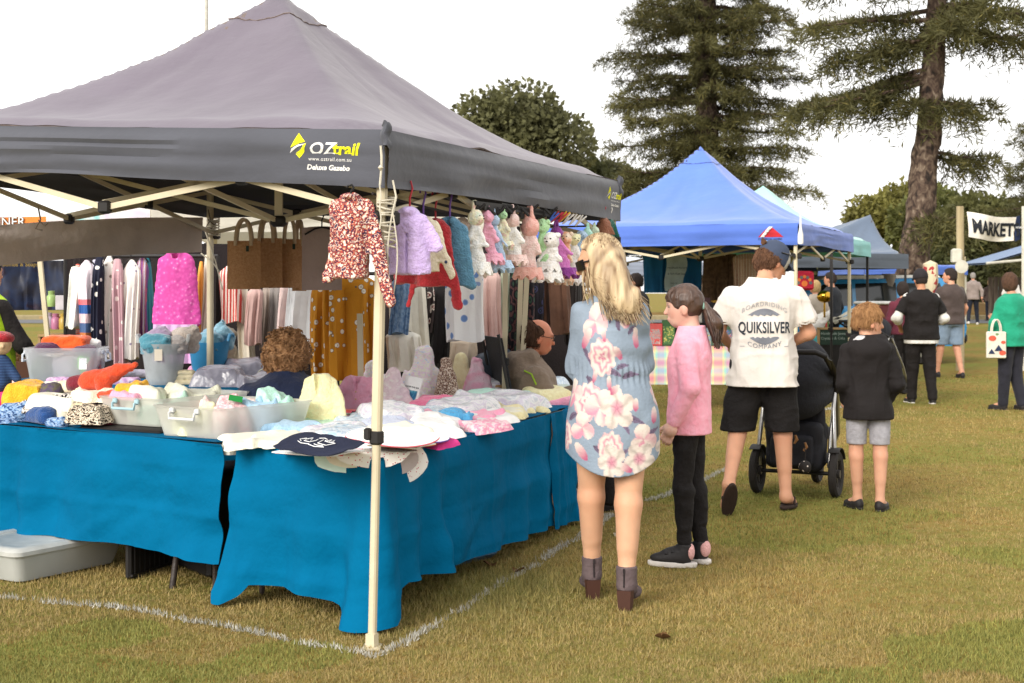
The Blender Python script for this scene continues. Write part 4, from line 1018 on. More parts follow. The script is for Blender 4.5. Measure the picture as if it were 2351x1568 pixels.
def floral(p,cx=0.0,cy=0.0,w=.17):
    x,y=p[:,0]-cx,p[:,1]-cy;u=np.arctan2(x,-y)*(w+.02);z=p[:,2]
    c=np.repeat(DB[None],len(p),0)*(1+.05*vn(p,14))[:,None]
    for(lu,lz,L,r)in LVS:
        a,b=u-lu,z-lz;X=a*math.cos(r)+b*math.sin(r);Y=-a*math.sin(r)+b*math.cos(r)+3*(X**2)
        d=(X/L)**2+(Y/(L*.24*np.clip(1.1-X/L*.5,.4,2)))**2;m=(d<1)[:,None]
        c=np.where(m,np.array(lin((112,98,122)))*(.85-.35*(np.abs(Y)<.0018))[:,None]*(1+.25*(X/L))[:,None],c)
    wht,pk,dk=np.array(lin((250,236,224)))*.72,np.array(lin((226,150,172)))*.8,np.array(lin((196,100,134)))*.8
    for(fu,fz,R,kind,r0)in FLW:
        a,b=u-fu,z-fz;rr=np.sqrt(a*a+b*b);th=np.arctan2(b,a)+r0
        if kind=='peony':
            e=R*(.86+.1*np.abs(np.sin(th*4.5))+.05*np.sin(th*11));q=rr/e;lay=.5+.5*np.sin(q*14+1.2*np.sin(th*5)+.8*np.sin(th*3+q*5));k=np.clip(1.15*lay**1.5*(1-.45*q),0,1)[:,None]
            f=wht*(1-k)+(pk*.6+dk*.4)*k
        elif kind=='rose':
            e=R*(.62+.42*np.abs(np.sin(th*2.5))**.6);q=rr/e;k=np.clip(1-rr/(R*.42),0,1)**.5;st=np.clip(.5+.5*np.sin(th*17),0,1)
            f=wht*(1-k[:,None])+(pk*(1-st[:,None]*.5)+dk*st[:,None]*.5)*k[:,None];ed=np.clip(q-.75,0,1)[:,None];f=f*(1-ed*.6)+pk*ed*.35;f=f*(1-.3*np.abs(np.sin(th*2.5+.4*np.sin(q*6)))[:,None]**8)
        elif kind=='lily':
            e=R*(.5+.6*np.abs(np.cos(th*1.5))**.7);q=rr/e;k=np.clip(.85-(b/R+.3)*.9,0,1)[:,None]*np.clip(.55+.5*np.sin(th*3),0,1)[:,None];k=np.clip(k+.5*(np.abs(np.sin(th*1.5))**10)[:,None],0,1)
            f=wht*(1-k)+pk*k
        else:
            X=a*math.cos(r0+1.2)+b*math.sin(r0+1.2);Y=-a*math.sin(r0+1.2)+b*math.cos(r0+1.2);q=np.sqrt((X/R)**2+(Y/(R*.45))**2);k=np.clip(.55-X/R*.6,0,1)[:,None]
            f=(wht*(1-k)+dk*k)
        c=np.where((q<1)[:,None],f*.9,c)
    return np.clip(c,0,.9)
DRESS=vmat('floral_dress_cloth',.05,rough=.7,bump=.1,bsc=70,sc=30)
def woman_extra(c):
    j,root=c['j'],c['root']
    rows=[(.56,.02,.02,.205,.158),(.70,.02,.02,.222,.17),(.80,.02,.015,.226,.172),(.92,.02,.01,.214,.165),(1.02,.015,.005,.188,.148),(1.085,.01,0,.168,.13),(1.10,.01,0,.167,.128),(1.14,.01,0,.172,.138),(1.24,.005,0,.165,.14),(1.33,.0,0,.158,.123),(1.40,0,-.005,.135,.098),(1.45,0,-.01,.095,.08),(1.485,0,-.01,.068,.065)]
    f=stack(rows,2.1);q=[]
    for i in(0,1):q+=[cap(j['sho'][i],j['elb'][i],.054,.052),cap(j['elb'][i],j['elb'][i]+(j['wri'][i]-j['elb'][i])*.9,.054,.042)]
    f=U(f,*q,k=.03)
    def fd(p):
        z=p[:,2];wv=np.exp(-((z-1.09)/.05)**2);a=np.arctan2(p[:,0],-p[:,1])
        g=.004*np.sin(a*34+3*z)*wv+.007*vn(p*np.array((1,1,.45),np.float32),9,2)*np.clip((1.1-z)*4,0,1)+.007*vn(p*np.array((.55,.55,1.9),np.float32),10,4)*((z>1.08)&(z<1.3))+.004*vn(p,16,9)
        return f(p)-g
    hem=lambda p:(.615+.095*np.clip(np.abs(p[:,0]-.02)/.215,0,1.2)**2.3)-p[:,2]
    f2=MX(fd,hem);f2=SUB(f2,stack([(.4,.02,.02,.19,.145),(.70,.02,.02,.205,.155),(.80,.02,.02,.12,.1)]),cap((0,.01,1.46),(0,.03,1.62),.066,.06))
    part('dress',net('dress',f2,(-.36,-.24,.58),(.36,.36,1.5),.0052,lambda p:floral(p)),DRESS,root)
    # hair: one mass with loose locks
    R,hd,hk=c['R'],j['head'],c['hk']
    cap_=sh(R,hd,hk,MX(ell((0,-.016,.026),(.087,.108,.106)),plane((0,1,-.6),.008)))
    mass=U(cap_,cap((hd[0]+.035,hd[1]-.055,hd[2]-.02),(hd[0]+.095,-.10,1.43),.075,.062,.8),ell((hd[0]+.055,-.06,1.52),(.085,.07,.12)),ell((.085,-.105,1.42),(.06,.03,.08)),k=.05)
    mass=MX(mass,lambda p:1.37+.1*np.clip((.03-p[:,0])/.12,0,1)-p[:,2])
    f0=mass;mass=lambda p:f0(p)-.006*vn(p*np.array((1,1,.22),np.float32),55,1)-.008*vn(p*np.array((1,1,.3),np.float32),20,2)
    fm=sh(R,hd,hk,ell((0,.085,-.03),(.09,.085,.105)));mass=SUB(mass,fm)
    def hc_(p):
        t=vn(p*np.array((1,1,.16),np.float32),60,5);t2=vn(p*np.array((1,1,.2),np.float32),24,8);k=np.clip(.55+.5*t+.45*t2,0,1)[:,None]
        return np.array(lin((122,92,62)))*(1-k)*.8+np.array(lin((226,200,160)))*k*.8
    h=part('hair',net('hair',mass,(-.22,-.24,1.28),(.26,.2,1.78),.005,hc_),vmat('blonde_hair',.15,rough=.5,bump=.2,bsc=60,bst=(1,1,.1),sc=20,spec=.4),root)
    g=np.random.default_rng(5);V,Fq,C=[],[],[];nb=0;K=12
    for i in range(1000):
        a=g.random()*2*math.pi;e=g.random()*1.25+.1;q=np.array([math.sin(a)*math.sin(e),math.cos(a)*math.sin(e),math.cos(e)])
        if q[1]>.12 and q[2]<.8 or(R@q)[0]<-.62 and g.random()<.8:continue
        st=hd+R@(np.array([0,-.016,.026])+q*np.array([.093,.113,.112]))*hk
        side=st[0]-hd[0];ex=hd[0]+.085+side*1.1+g.normal(0,.03);ey=-.13-.02*g.random()+.5*max(0,abs(ex-.03)-.12);ez=1.335+.12*g.random()+.08*(ex<-.03)-.02*(ex>.05)
        if st[0]-hd[0]<-.05 and st[1]>hd[1]-.03:ex,ey,ez=hd[0]-.045+g.normal(0,.015),hd[1]-.09+g.normal(0,.02),1.41+.05*g.random()
        mid=hd+(st-hd)*np.array([1.1,1.1,0])+np.array([0,-.01,-.05-.02*g.random()])
        pts=[st*(1-t)**2+2*mid*t*(1-t)+np.array([ex,ey,ez])*t*t+np.array([.012*math.sin(6*t+i)*t,.008*math.cos(5*t+i*2)*t,0])for t in np.linspace(0,1,K)]
        r=[.0034*(1-.75*t**2)*(.5+.5*min(1,t*6))for t in np.linspace(0,1,K)]
        mb=MB();mb.tube(pts,r,4,caps=False);b=len(V);V+=mb.v;Fq+=[tuple(x+b for x in f_)for f_ in mb.f]
        k=g.random();cc=np.array(lin((128,98,66)))*(1-k)*.8+np.array(lin((230,205,165)))*k*.8;C+=[cc]*len(mb.v)
    part('locks',np_mesh('locks',V,Fq,np.array(C)),vmat('blonde_hair',.15),h)
    # sunglasses
    gl=MB();L=lambda x,y,z:hd+R@np.array([x,y,z])*hk
    for sx in(-1,1):
        gl.grid(lambda u,v:Vector(L(sx*(.012+.05*u),.108-.045*u**2.5,.018-.042*v+.008*u*(1-v))),8,6,thick=.003)
        gl.tube([L(sx*.064,.07,.012),L(sx*.079,.03,.012),L(sx*.083,-.02,.006)],.004,6)
    part('sunglasses',gl,mt('dark_lens','1c1717',rough=.15,bump=0,spec=.6),root)
    # ankle boots
    bm_=mt('taupe_suede','6b5c5c','5c4e50',sc=18,rough=.9,bump=.2,bsc=60);hm=mt('stacked_heel',tex='wavez',sc=60,stops=[(.3,'3a241c'),(.7,'553428')],rough=.6,bump=0)
    for i in(0,1):
        A=j['ank'][i];dr=np.array([(-.12,.99,0),(.32,.95,0)][i]);sd=np.array([dr[1],-dr[0],0]);up=np.array([0,0,1.]);M_=np.stack([sd,dr,up],1)
        fb=U(cap(A+np.array([0,0,.045]),A+np.array([0,0,-.03]),.050,.047),ell(A+dr*.03+up*-.055,(.041,.075,.045),M_),ell(A+dr*.12+up*-.095,(.04,.085,.03),M_),k=.03)
        fb=MX(fb,plane((0,0,1),A[2]+.05),plane((0,0,-1),-.006));fb=SUB(fb,bx(A+dr*.02+up*-.125,(.06,.03,.05),.01,M_))
        b=part('boot',net('boot',fb,A-.25,A+.25,.005),bm_,root)
        g=MB();g.sm=False;c0=A-dr*.022;zt=A[2]-.055
        rg=[(-.03,-.03),(.03,-.03),(.036,.0),(.03,.032),(-.03,.032),(-.036,0)]
        for k,(z,kk)in enumerate(((0,.92),(zt,1.12))):g.v+=[tuple(c0+sd*x*kk+dr*y*kk+up*z-np.array([0,0,0]))for x,y in rg]
        for v in range(len(g.v)):g.v[v]=(g.v[v][0],g.v[v][1],0.0 if v<6 else zt)
        g.f+=[(k,(k+1)%6,(k+1)%6+6,k+6)for k in range(6)]+[(5,4,3,2,1,0),(6,7,8,9,10,11)];g.mi+=[0]*8
        part('heel',g,hm,b)
        g=MB();bk=A-dr*.051;g.tube([bk+up*.045,bk+up*.0-dr*.0,bk-up*.04-dr*.004],.0035,5);g.box(bk+up*.036-dr*.004,(.008,.006,.02));part('zip',g,mt('dark_zip','2c2426',rough=.5),b)
    bm2=root
WJ=dict(hip=[(-.075,.03,.88),(.098,.0,.88)],knee=[(-.082,.09,.50),(.085,-.04,.48)],ank=[(-.075,.14,.15),(.072,-.10,.15)],toe=[(-.09,.26,.05),(.11,.01,.05)],
          sho=[(-.132,-.005,1.375),(.132,-.005,1.375)],elb=[(-.150,.05,1.12),(.158,.06,1.14)],wri=[(-.10,.22,1.12),(.08,.24,1.16)],head=(-.05,.03,1.615),neck=(0,-.01,1.45))
person('woman with long blonde hair and a blue floral dress, sunglasses and ankle boots',(.46,6.57,0),0.0,1.75,WJ,skin=(222,172,138),yaw=80,pitch=-14,hs=.98,vox=.0065,legr=1.07,armr=.8,extra=woman_extra,rows=[(.83,.02,0,.15,.12),(.95,.02,0,.15,.12),(1.08,.01,0,.12,.1),(1.25,0,0,.13,.11),(1.36,0,0,.12,.1),(1.42,0,-.005,.09,.075),(1.475,0,-.01,.06,.055)])
# --- 2. the girl in pink
def girl_extra(c):
    j,root,R,hd,hk=c['j'],c['root'],c['R'],c['j']['head'],c['hk']
    f=MX(ell((0,-.014,.026),(.086,.106,.106)),plane((0,1,-.42),.052));f=MX(f,plane((0,.55,-1),.075))
    f=U(f,ell((0,.068,.055),(.055,.034,.04)),k=.02);f=SUB(f,ell((.08,.0,-.035),(.03,.03,.04)),ell((-.08,.0,-.035),(.03,.03,.04)))
    f0=f;f=lambda p:f0(p)-.004*vn(p*np.array((1.3,.3,.8),np.float32),70,2)
    hm=mt('brown_hair','5a4133','3c2a22',sc=40,st=(1,1,.15),rough=.45,bump=.2,bsc=70,bst=(1,1,.12),spec=.5)
    h=part('hair',net('hair',sh(R,hd,hk,f),hd-.17,hd+.17,.005),hm,root)
    b=hd+R@np.array([0,-.115,.0])*hk;g=MB();gr=np.random.default_rng(3)
    for i in range(70):
        o=gr.normal(0,.012,3);e=b+R@np.array([gr.normal(0,.018),-.055+gr.normal(0,.012),-.19-.05*gr.random()]);m=b+R@np.array([o[0]*2.2,-.06+o[1]*1.6,-.08])
        g.tube([b*(1-t)**2+(m+o)*2*t*(1-t)+e*t*t for t in np.linspace(0,1,9)],[.007*(1-.8*t)+.001 for t in np.linspace(0,1,9)],4,caps=False)
    f=cap(b,b+R@np.array([0,-.05,-.1]),.022,.036);f=U(f,cap(b+R@np.array([0,-.05,-.1]),b+R@np.array([0,-.045,-.18]),.036,.012),k=.02)
    part('ponytail',g,hm,h)
    part('ponytail',net('ponytail',f,b-.3,b+.15,.006),hm,h)
    g=MB();q=np.linspace(0,2*math.pi,13);g.tube([b+R@np.array([.024*math.cos(a),.004,.024*math.sin(a)])for a in q],.007,6);part('hair_tie',g,mt('mint_tie','a8d8c8'),root)
    g=MB();g.lathe([(.0001,-.006),(.006,0),(.0001,.006)],hd+R@np.array([.09,-.006,-.055])*hk,8);part('earring',g,mt('gold','d8c090',metal=1,rough=.3),root)
    # bangs
    g=MB()
    for i in range(36):
        x=-.07+.14*i/35;st=hd+R@np.array([x*.5,.05,.115-abs(x)*.3])*hk;e=hd+R@np.array([x*1.05,.098-abs(x)*.55,.03+gr.normal(0,.006)])*hk;m=hd+R@np.array([x*.9,.105-abs(x)*.3,.09])*hk
        g.tube([st*(1-t)**2+m*2*t*(1-t)+e*t*t for t in np.linspace(0,1,7)],[.005*(1-.6*t)for t in np.linspace(0,1,7)],4,caps=False)
    part('fringe',g,hm,h)
    # two tone trainers
    bk=mt('black_trainer','2e2b2c',rough=.6,bump=.1);wh=mt('white_sole','e4ddd6',rough=.6);pk=mt('pink_heel_fur','f0b8b4',bump=.3,bsc=80)
    for i in(0,1):
        A,d=j['ank'][i],j['toe'][i]-j['ank'][i];d=np.array([d[0],d[1],0]);d/=np.linalg.norm(d);up=np.array([0,0,1.]);sd=np.cross(d,up);M_=np.stack([sd,d,up],1);b=np.array([A[0],A[1],0])
        f=U(ell(b+d*.085+up*.045,(.04,.105,.035),M_),cap(b+up*.05+d*.01,b+up*.115+d*.0,.043,.042),ell(b+d*.05+up*.07,(.036,.07,.04),M_),k=.03)
        f=MX(f,plane((0,0,-1),-.02),plane((0,.0,1),.125));o=part('shoe',net('shoe',f,b-.22,b+.25,.005),bk,root)
        g=MX(ell(b+d*.068+up*.02,(.045,.135,.06),M_),plane((0,0,-1),-.001),plane((0,0,1),.03));part('sole',net('sole',g,b-.22,b+.25,.005),wh,o)
        g=MX(U(ell(b-d*.03+up*.085,(.036,.022,.045),M_),k=.01),plane((0,0,-1),-.035));part('heel_patch',net('heel_patch',g,b-.1,b+.15,.005),pk,o)
        for k in(.045,.08):
            s_=MB();s_.tube([b+d*(k+.015)+sd*x+up*(.085-k*.25+.03-14*x*x)for x in np.linspace(-.04,.04,7)],.011,6,flat=.5);part('strap',s_,bk,o)
GJ=dict(hip=[(-.08,0,.90),(.08,.0,.90)],knee=[(-.075,.03,.49),(.085,-.02,.49)],ank=[(-.07,.015,.085),(.085,-.06,.085)],toe=[(-.075,.17,.03),(.16,.06,.03)],
          sho=[(-.155,-.01,1.375),(.155,-.01,1.375)],elb=[(-.215,-.045,1.13),(.205,-.03,1.14)],wri=[(-.205,.06,.91),(.2,.08,.92)],head=(0,.035,1.625),neck=(0,-.015,1.45))
pinkm=cloth_mat('pink_sweatshirt','fbb0c2','f4a0b4',sc=26,bump=.3,bsc=30,k=1)
person('girl with a brown ponytail in a pink sweatshirt and black leggings facing the stall',(.955,7.5,0),math.radians(72),1.5,GJ,skin=(232,184,164),yaw=6,pitch=-4,hs=1.1,vox=.007,legr=.88,
       top=dict(m=pinkm,hem=.83,grow_=.022,sleeve='long',folds=.007,name='sweatshirt',hemr=1.0),bottom=dict(m=cloth_mat('black_leggings','1c1818',sheen=0),wid=.9,name='leggings',folds=.009,fsc=16,taper=.9),extra=girl_extra,rows=[(z,x,y,rx*.88,ry*.95)for z,x,y,rx,ry in BASE_ROWS])
# --- 3. the man in the white shirt pushing the stroller
def man_extra(c):
    j,root,R,hd,hk=c['j'],c['root'],c['R'],c['j']['head'],c['hk']
    o=cap_on(c,mt('navy_cap','3a4458',bump=.1),(np.array(lin((66,76,98)))*.8,np.array(lin((196,192,180)))*.85))
    g=MB();L=lambda x,y,z:hd+R@np.array([x,y,z])*hk
    for sx in(-1,1):
        g.grid(lambda u,v:Vector(L(sx*(.012+.052*u),.118-.05*u*u,.085-.035*v)),6,4,thick=.004);g.tube([L(sx*.066,.07,.075),L(sx*.098,.03,.068),L(sx*.1,-.03,.05)],.004,6)
    part('sunglasses',g,mt('dark_lens','1c1717'),o)
    g=MB();g.tube([L(0,-.118,.075),L(.01,-.135,.08),L(0,-.13,.06)],[.02,.026,.012],8);part('hair_bun',g,mt('man_hair','6b4a34','523828',sc=40,bump=.2),root)
    # print on the back
    bv=BVHTree.FromObject(c['top'],bpy.context.evaluated_depsgraph_get())
    def onback(u,v):
        p=Vector((u,-1,v));h=bv.ray_cast(p,Vector((0,1,0)))
        return h[0]+Vector((0,-.004,0))if h[0]else Vector((u,-.2,v))
    z0=1.235;q=[]
    q.append(shift2(text2d('QUIKSILVER',.104,.022,0,.60,'CENTER',1.04),.0,z0-.035,0))
    arc=[(-.11+.22*i/16,.082+.045*math.sin(math.pi*i/16))for i in range(17)];low=[(.11-.22*i/16,.082+.007*math.sin(i*2.1))for i in range(1,16)]
    q.append(poly2([(x,z0+y)for x,y in reversed(arc)][::-1]+[(x,z0+y)for x,y in low],1))
    arc=[(-.10+.2*i/16,-.068-.045*math.sin(math.pi*i/16))for i in range(17)];low=[(.10-.2*i/16,-.066+.006*math.sin(i*2.3))for i in range(1,16)]
    q.append(poly2([(x,z0+y)for x,y in arc]+[(x,z0+y)for x,y in low],1))
    v,f=text2d('COMPANY',.042,0,0,1,'CENTER',1.15);q.append(([(x,z0-.142+1.9*x*x+y)for x,y in v],f,1))
    v,f=text2d('BOARDRIDING',.040,0,0,1,'CENTER',1.15);q.append(([(x,z0+.145-2.2*x*x+y)for x,y in v],f,2))
    for dx in(-.16,.13):q.append(poly2([(dx,z0-.128),(dx+.03,z0-.126),(dx+.03,z0-.123),(dx,z0-.125)],1))
    part('print',decal(q,onback,.025),[mt('ink_dark','3a3f48',bump=0),mt('ink_grey','8c8f9a',bump=0),mt('ink_pale','b9b6ba',bump=0)],c['top'])
    tm=mt('dark_rubber','33251f',rough=.8)
    for i in(0,1):
        A,Tt=j['ank'][i],j['toe'][i];d=(Tt-A);d=d+np.array([0,0,.055 if i else 0]);d/=np.linalg.norm(d);s1=np.cross(d,(0,0,1.));s1/=np.linalg.norm(s1);up=np.cross(s1,d);M_=np.stack([s1,d,up],1);ctr=A+d*.075-up*.068
        f=ell(ctr,(.05,.145,.05),M_);f=MX(f,(lambda p:np.abs((p-ctr)@up.astype(np.float32))-.013));o=part('thong',net('thong',f,ctr-.25,ctr+.25,.007),tm,root)
        g=MB();
        for sx in(-1,1):g.tube([ctr+d*.06+up*.018,ctr+d*.03+s1*sx*.03+up*.055,ctr-d*.02+s1*sx*.046+up*.012],.009,6)
        part('thong_strap',g,tm,o)
MJ=dict(hip=[(-.095,0,.91),(.095,.02,.91)],knee=[(-.16,.02,.50),(.13,.03,.49)],ank=[(-.235,-.34,.20),(.145,-.03,.085)],toe=[(-.255,-.255,.06),(.20,.12,.03)],
          sho=[(-.195,-.01,1.385),(.195,.0,1.385)],elb=[(-.285,.03,1.15),(.30,.05,1.14)],wri=[(-.19,.22,1.05),(.12,.20,1.03)],head=(.075,.09,1.605),neck=(.015,.0,1.46))
wshirt=cloth_mat('white_tee','f0e8e0','e6dcd2',sc=5,bump=.1,k=.8)
person('man in a white printed t-shirt, black shorts and a trucker cap walking with a stroller',(1.70,9.45,0),math.radians(-6),1.83,MJ,skin=(216,160,128),yaw=-60,pitch=-28,vox=.008,fat=1.07,
       hair=dict(kind='short',m=mt('man_hair','6b4a34','523828',sc=40,bump=.2),nape=-.105,puff=.016,cut=.0,capped=.0),top=dict(m=wshirt,hem=.80,grow_=.03,sleeve='short',folds=.016,name='t_shirt',sl=.62,slr=.082,fsc=7,hemr=1.13),
       bottom=dict(m=cloth_mat('black_shorts','191515',sheen=0),hem=.505,wid=1.25,name='shorts',folds=.012),extra=man_extra)
# --- 4. the boy
def boy_extra(c):
    j,s=c['j'],c['s']
    f=U(ell(j['neck']+np.array([-.06,-.035,.015])*s,np.array([.10,.075,.055])*s),k=.03);f=SUB(f,cap(j['neck'],j['head'],.055*s));f0=f
    part('hood_lining',net('hood_lining',lambda p:f0(p)-.006*vn(p,20),j['neck']-.25,j['neck']+.25,.007),cloth_mat('grey_marle','c8c4c4',sc=40),c['root'])
BJ=dict(hip=[(-.09,0,.88),(.09,.0,.88)],knee=[(-.095,.02,.47),(.10,-.02,.47)],ank=[(-.075,.06,.085),(.09,-.06,.085)],toe=[(-.13,.20,.03),(.16,.08,.03)],
          sho=[(-.17,-.01,1.335),(.17,-.01,1.335)],elb=[(-.215,-.03,1.07),(.235,-.03,1.06)],wri=[(-.17,.1,.92),(.185,.1,.90)],head=(.015,.03,1.59),neck=(0,-.015,1.41))
person('boy with light brown hair in a black hoodie and grey shorts looking right',(2.40,9.40,0),math.radians(-4),1.40,BJ,skin=(222,168,138),yaw=-74,pitch=-6,hs=1.18,vox=.0075,
       hair=dict(kind='short',m=mt('boy_hair','a87d52','86603e',sc=45,st=(1,1,.2),bump=.2,bsc=70,bst=(1,1,.15)),cut=.05,nape=-.045,puff=.010),top=dict(m=cloth_mat('black_hoodie','1d1818',bump=.1,sheen=0),hem=.77,grow_=.026,sleeve='long',folds=.016,name='hoodie',hood=True,hemr=1.1,fsc=8),
       bottom=dict(m=cloth_mat('grey_shorts','aaa8ae',sc=30),hem=.56,wid=.98,name='shorts',hemr=.078,kk=.012),shoes=dict(m=mt('black_shoe','2a2626',rough=.6,bump=.1)),extra=boy_extra,rows=[(z-.045*(z>1),x,y,rx*.96,ry*1.02)for z,x,y,rx,ry in BASE_ROWS])
# ------------------------------------------------------------------ goods: makers
def knit(name,c,c2=None,**kw):return mt('knit_'+name,c,c2,**{**dict(sc=38,rough=.95,bump=.3,bsc=110,sheen=.3,detail=4,k=1.12),**kw})
def mel(name,cs,sc=55,k=1.0,st=(1,1,1.6),tex='noise',const=True,**kw):
    n=len(cs);return mt('mix_'+name,tex=tex,sc=sc,st=st,stops=[((.32+.36*i/max(1,n-1))if tex=='noise' else i/n,c)for i,c in enumerate(cs)],const=const,rough=.95,bump=.3,bsc=90,detail=2,k=k,**kw)
def hanger(root,c='26201f',w=.1,hook=.10):
    g=MB();r=.0045
    g.tube([(0,0,0),(0,0,hook*.45),(.012,0,hook*.75),(.004,0,hook),(-.014,0,hook*.9),(-.016,0,hook*.75)],r,6);g.tube([(-w,0,-.04),(-w*.4,0,-.005),(0,0,.004),(w*.4,0,-.005),(w,0,-.04)],r*1.3,6)
    part('hanger',g,mt('hanger_'+c,c,rough=.4,bump=0),root)
def hang(label,cat,x0,x1,y0,y1,d,m,nf=5,dep=.11,sh_=.35,flare=1.0,seed=0,name='garment',group='clothes on the neighbouring racks',hook=True,rz=0.0,sleeve=False,amp=1.0,hemy=.012,hc='26201f'):
    """one garment hanging on a rack, seen between picture columns x0..x1 and rows y0..y1"""
    a=P((x0+x1)/2,y0,d);w=(x1-x0)*d/F/2;h=(y1-y0)*d/F;g=np.random.default_rng(seed+1);ph=g.random(4)*6
    mb=MB();N,K=44,26;vs=[]
    for i in range(K+1):
        t=i/K;sw=sh_+(1-sh_)*min(1,t/.13)**.7;sw*=1+(flare-1)*t;dw=dep*(.35+.65*min(1,t/.15))*(.8+.4*t)
        for k in range(N):
            th=2*math.pi*k/N;rp=1+amp*min(1,t*3)*(.10*math.sin(nf*th+ph[0]+1.2*t)+.06*math.sin((nf*2+1)*th+ph[1]+2*t));
            c_,s_=math.cos(th),math.sin(th);x=w*sw*math.copysign(abs(c_)**.8,c_)*(1+(rp-1)*.45);y=dw/2*math.copysign(abs(s_)**.8,s_)*(1+(rp-1)*3)
            vs.append((x+.012*math.sin(3*t+ph[2]),y,-h*t-(hemy*math.sin(3*th+ph[3])if i==K else 0)-.04*(abs(c_)**2)*(1-min(1,t/.12))*(w/.2)))
    fs=[(i*N+k,(i+1)*N+k,(i+1)*N+(k+1)%N,i*N+(k+1)%N)for i in range(K)for k in range(N)]+[tuple(range(N)),tuple(range((K+1)*N-1,K*N-1,-1))]
    mb.add(vs,fs)
    if sleeve:
        for sx in(-1,1):mb.tube([(sx*w*.8,0,-.05),(sx*w*1.02,-.02,-h*.2),(sx*w*1.06,-.03,-h*.55)],[.045,.05,.04],10)
    o=solo(name,mb,m,label,cat,a,rz,group)
    if hook:hanger(o,hc,min(.15,w*.8),.09)
    return o
def flatknit(label,cat,top,w,h,m,rz,sl=.6,sw=.35,name='cardigan',group='baby clothes on hangers',thick=.035,seed=0,hc=None,collar=True,trim=None,sdirs=((-.45,-.9),(.45,-.9)),rib=.0,vox=.006,flare=1.12,open_=False,depth=(0,0),hook=.1):
    """a small knitted top on a hanger; top: hook point. Width w across the body, height h"""
    q=[];W2=w/2
    rows=[(-h,0,0,W2*flare,thick),(-h*.55,0,0,W2,thick),(-h*.2,0,0,W2*.97,thick),(-h*.07,0,0,W2*.8,thick*.8),(0,0,0,W2*.42,thick*.8)]
    f=stack(rows,2.6)
    for i,sx in enumerate((-1,1)):
        dx,dz=sdirs[i];L=h*sl;a=(sx*W2*.72,0,-h*.14);b=(a[0]+dx*L,depth[i],a[2]+dz*L);q.append(cap(a,b,w*sw*.52,w*sw*.38,.55))
    f=U(f,*q,k=.018)
    if collar:f=U(f,ell((0,0,-.002),(W2*.48,thick*1.15,.022)),k=.012);f=SUB(f,cap((0,-.02,.03),(0,-.02,-h*.06),W2*.22))
    if open_:f=SUB(f,bx((0,-thick*1.3,-h*.4),(.004,thick*.7,h)))
    f0=f;f=lambda p:f0(p)-.006*vn(p*np.array((1.4,1,.35),np.float32),16,seed)-.0025*vn(p,60,seed)
    e=max(W2+.05,max(abs(q_[0])for q_ in sdirs)*h*sl+W2+.06)
    me=net(name,f,(-e,-.1+min(0,*depth),-h-.05-max(0,h*sl*1.1-h*.9)),(e,.1,.06),vox)
    o=solo(name,me,m,label,cat,top,rz,group)
    if hc:hanger(o,hc,W2*.6,hook)
    return o
def lump(label,cat,x,y,w,dp,h,m,rz=0.0,seed=0,name='garment',group=None,z=0.0,wr=.35,kind='lump',at=None,vox=.008,lab=True):
    """a soft folded or crumpled thing lying on the table at picture point x, y"""
    p0=at if at is not None else T(x,y,z)
    if group=='baby clothes laid on the right table':w,dp,h=w*1.4,dp*1.4,h*1.5
    if group in('baby clothes laid on the right table','woollens piled on the left table','baby knits in the open tubs','clear garment bags')and kind!='cone' and kind!='mitt':
        o=solo(name,crumple(w,dp,h,kind,seed,wr),m,label,cat,p0,rz,group);return lean_to(o,.13 if group[0]=='b' and group[5]=='c' else .08,rz,dp)
    if kind=='lump':f=ell((0,0,h*.38),(w/2,dp/2,h*.62))
    elif kind=='slab':f=bx((0,0,h/2),(w/2,dp/2,h/2),min(h*.48,.03))
    elif kind=='pile':f=U(bx((0,0,h*.2),(w/2,dp/2,h*.2),h*.18),bx((w*.03,dp*.02,h*.52),(w*.46,dp*.47,h*.17),h*.16),bx((-w*.03,0,h*.82),(w*.44,dp*.45,h*.16),h*.15),k=.006)
    elif kind=='mitt':f=U(cap((-w*.32,0,h*.4),(w*.3,0,h*.5),dp*.3,dp*.34,1),cap((0,dp*.2,h*.4),(w*.2,dp*.5,h*.4),dp*.15,dp*.13),k=.02)
    elif kind=='sleeves':f=U(ell((0,0,h*.4),(w*.34,dp/2,h*.55)),cap((-w*.2,-dp*.1,h*.5),(-w*.48,-dp*.35,h*.2),dp*.16,dp*.12),cap((w*.2,-dp*.1,h*.5),(w*.5,dp*.1,h*.2),dp*.16,dp*.12),k=.03)
    elif kind=='cone':f=cap((-w*.3,0,h*.3),(w*.4,0,h*.75),dp*.42,dp*.16)
    mw=min(w,dp,max(h,.05));sq=np.array((1,1,1.8),np.float32);f0=f
    f=lambda p:f0(p)-wr*.11*mw*(1.4*vn(p*sq,1.6/mw,seed)+.8*vn(p*sq,4.2/mw,seed+5))
    f=MX(f,plane((0,0,-1),.0))
    me=net(name,f,(-w*.62,-dp*.75,-.002),(w*.62,dp*.75,h*1.35+.02),max(.0045,min(vox,mw/9)))
    return solo(name,me,m,label,cat,p0,rz,group)
def lean_to(o,t,rz,dp): # the far side of the thing rests on what lies behind it
    o.rotation_euler=(Matrix.Rotation(t,3,'X')@Matrix.Rotation(rz,3,'Z')).to_euler();o.location.z+=dp*.42*math.sin(t);return o
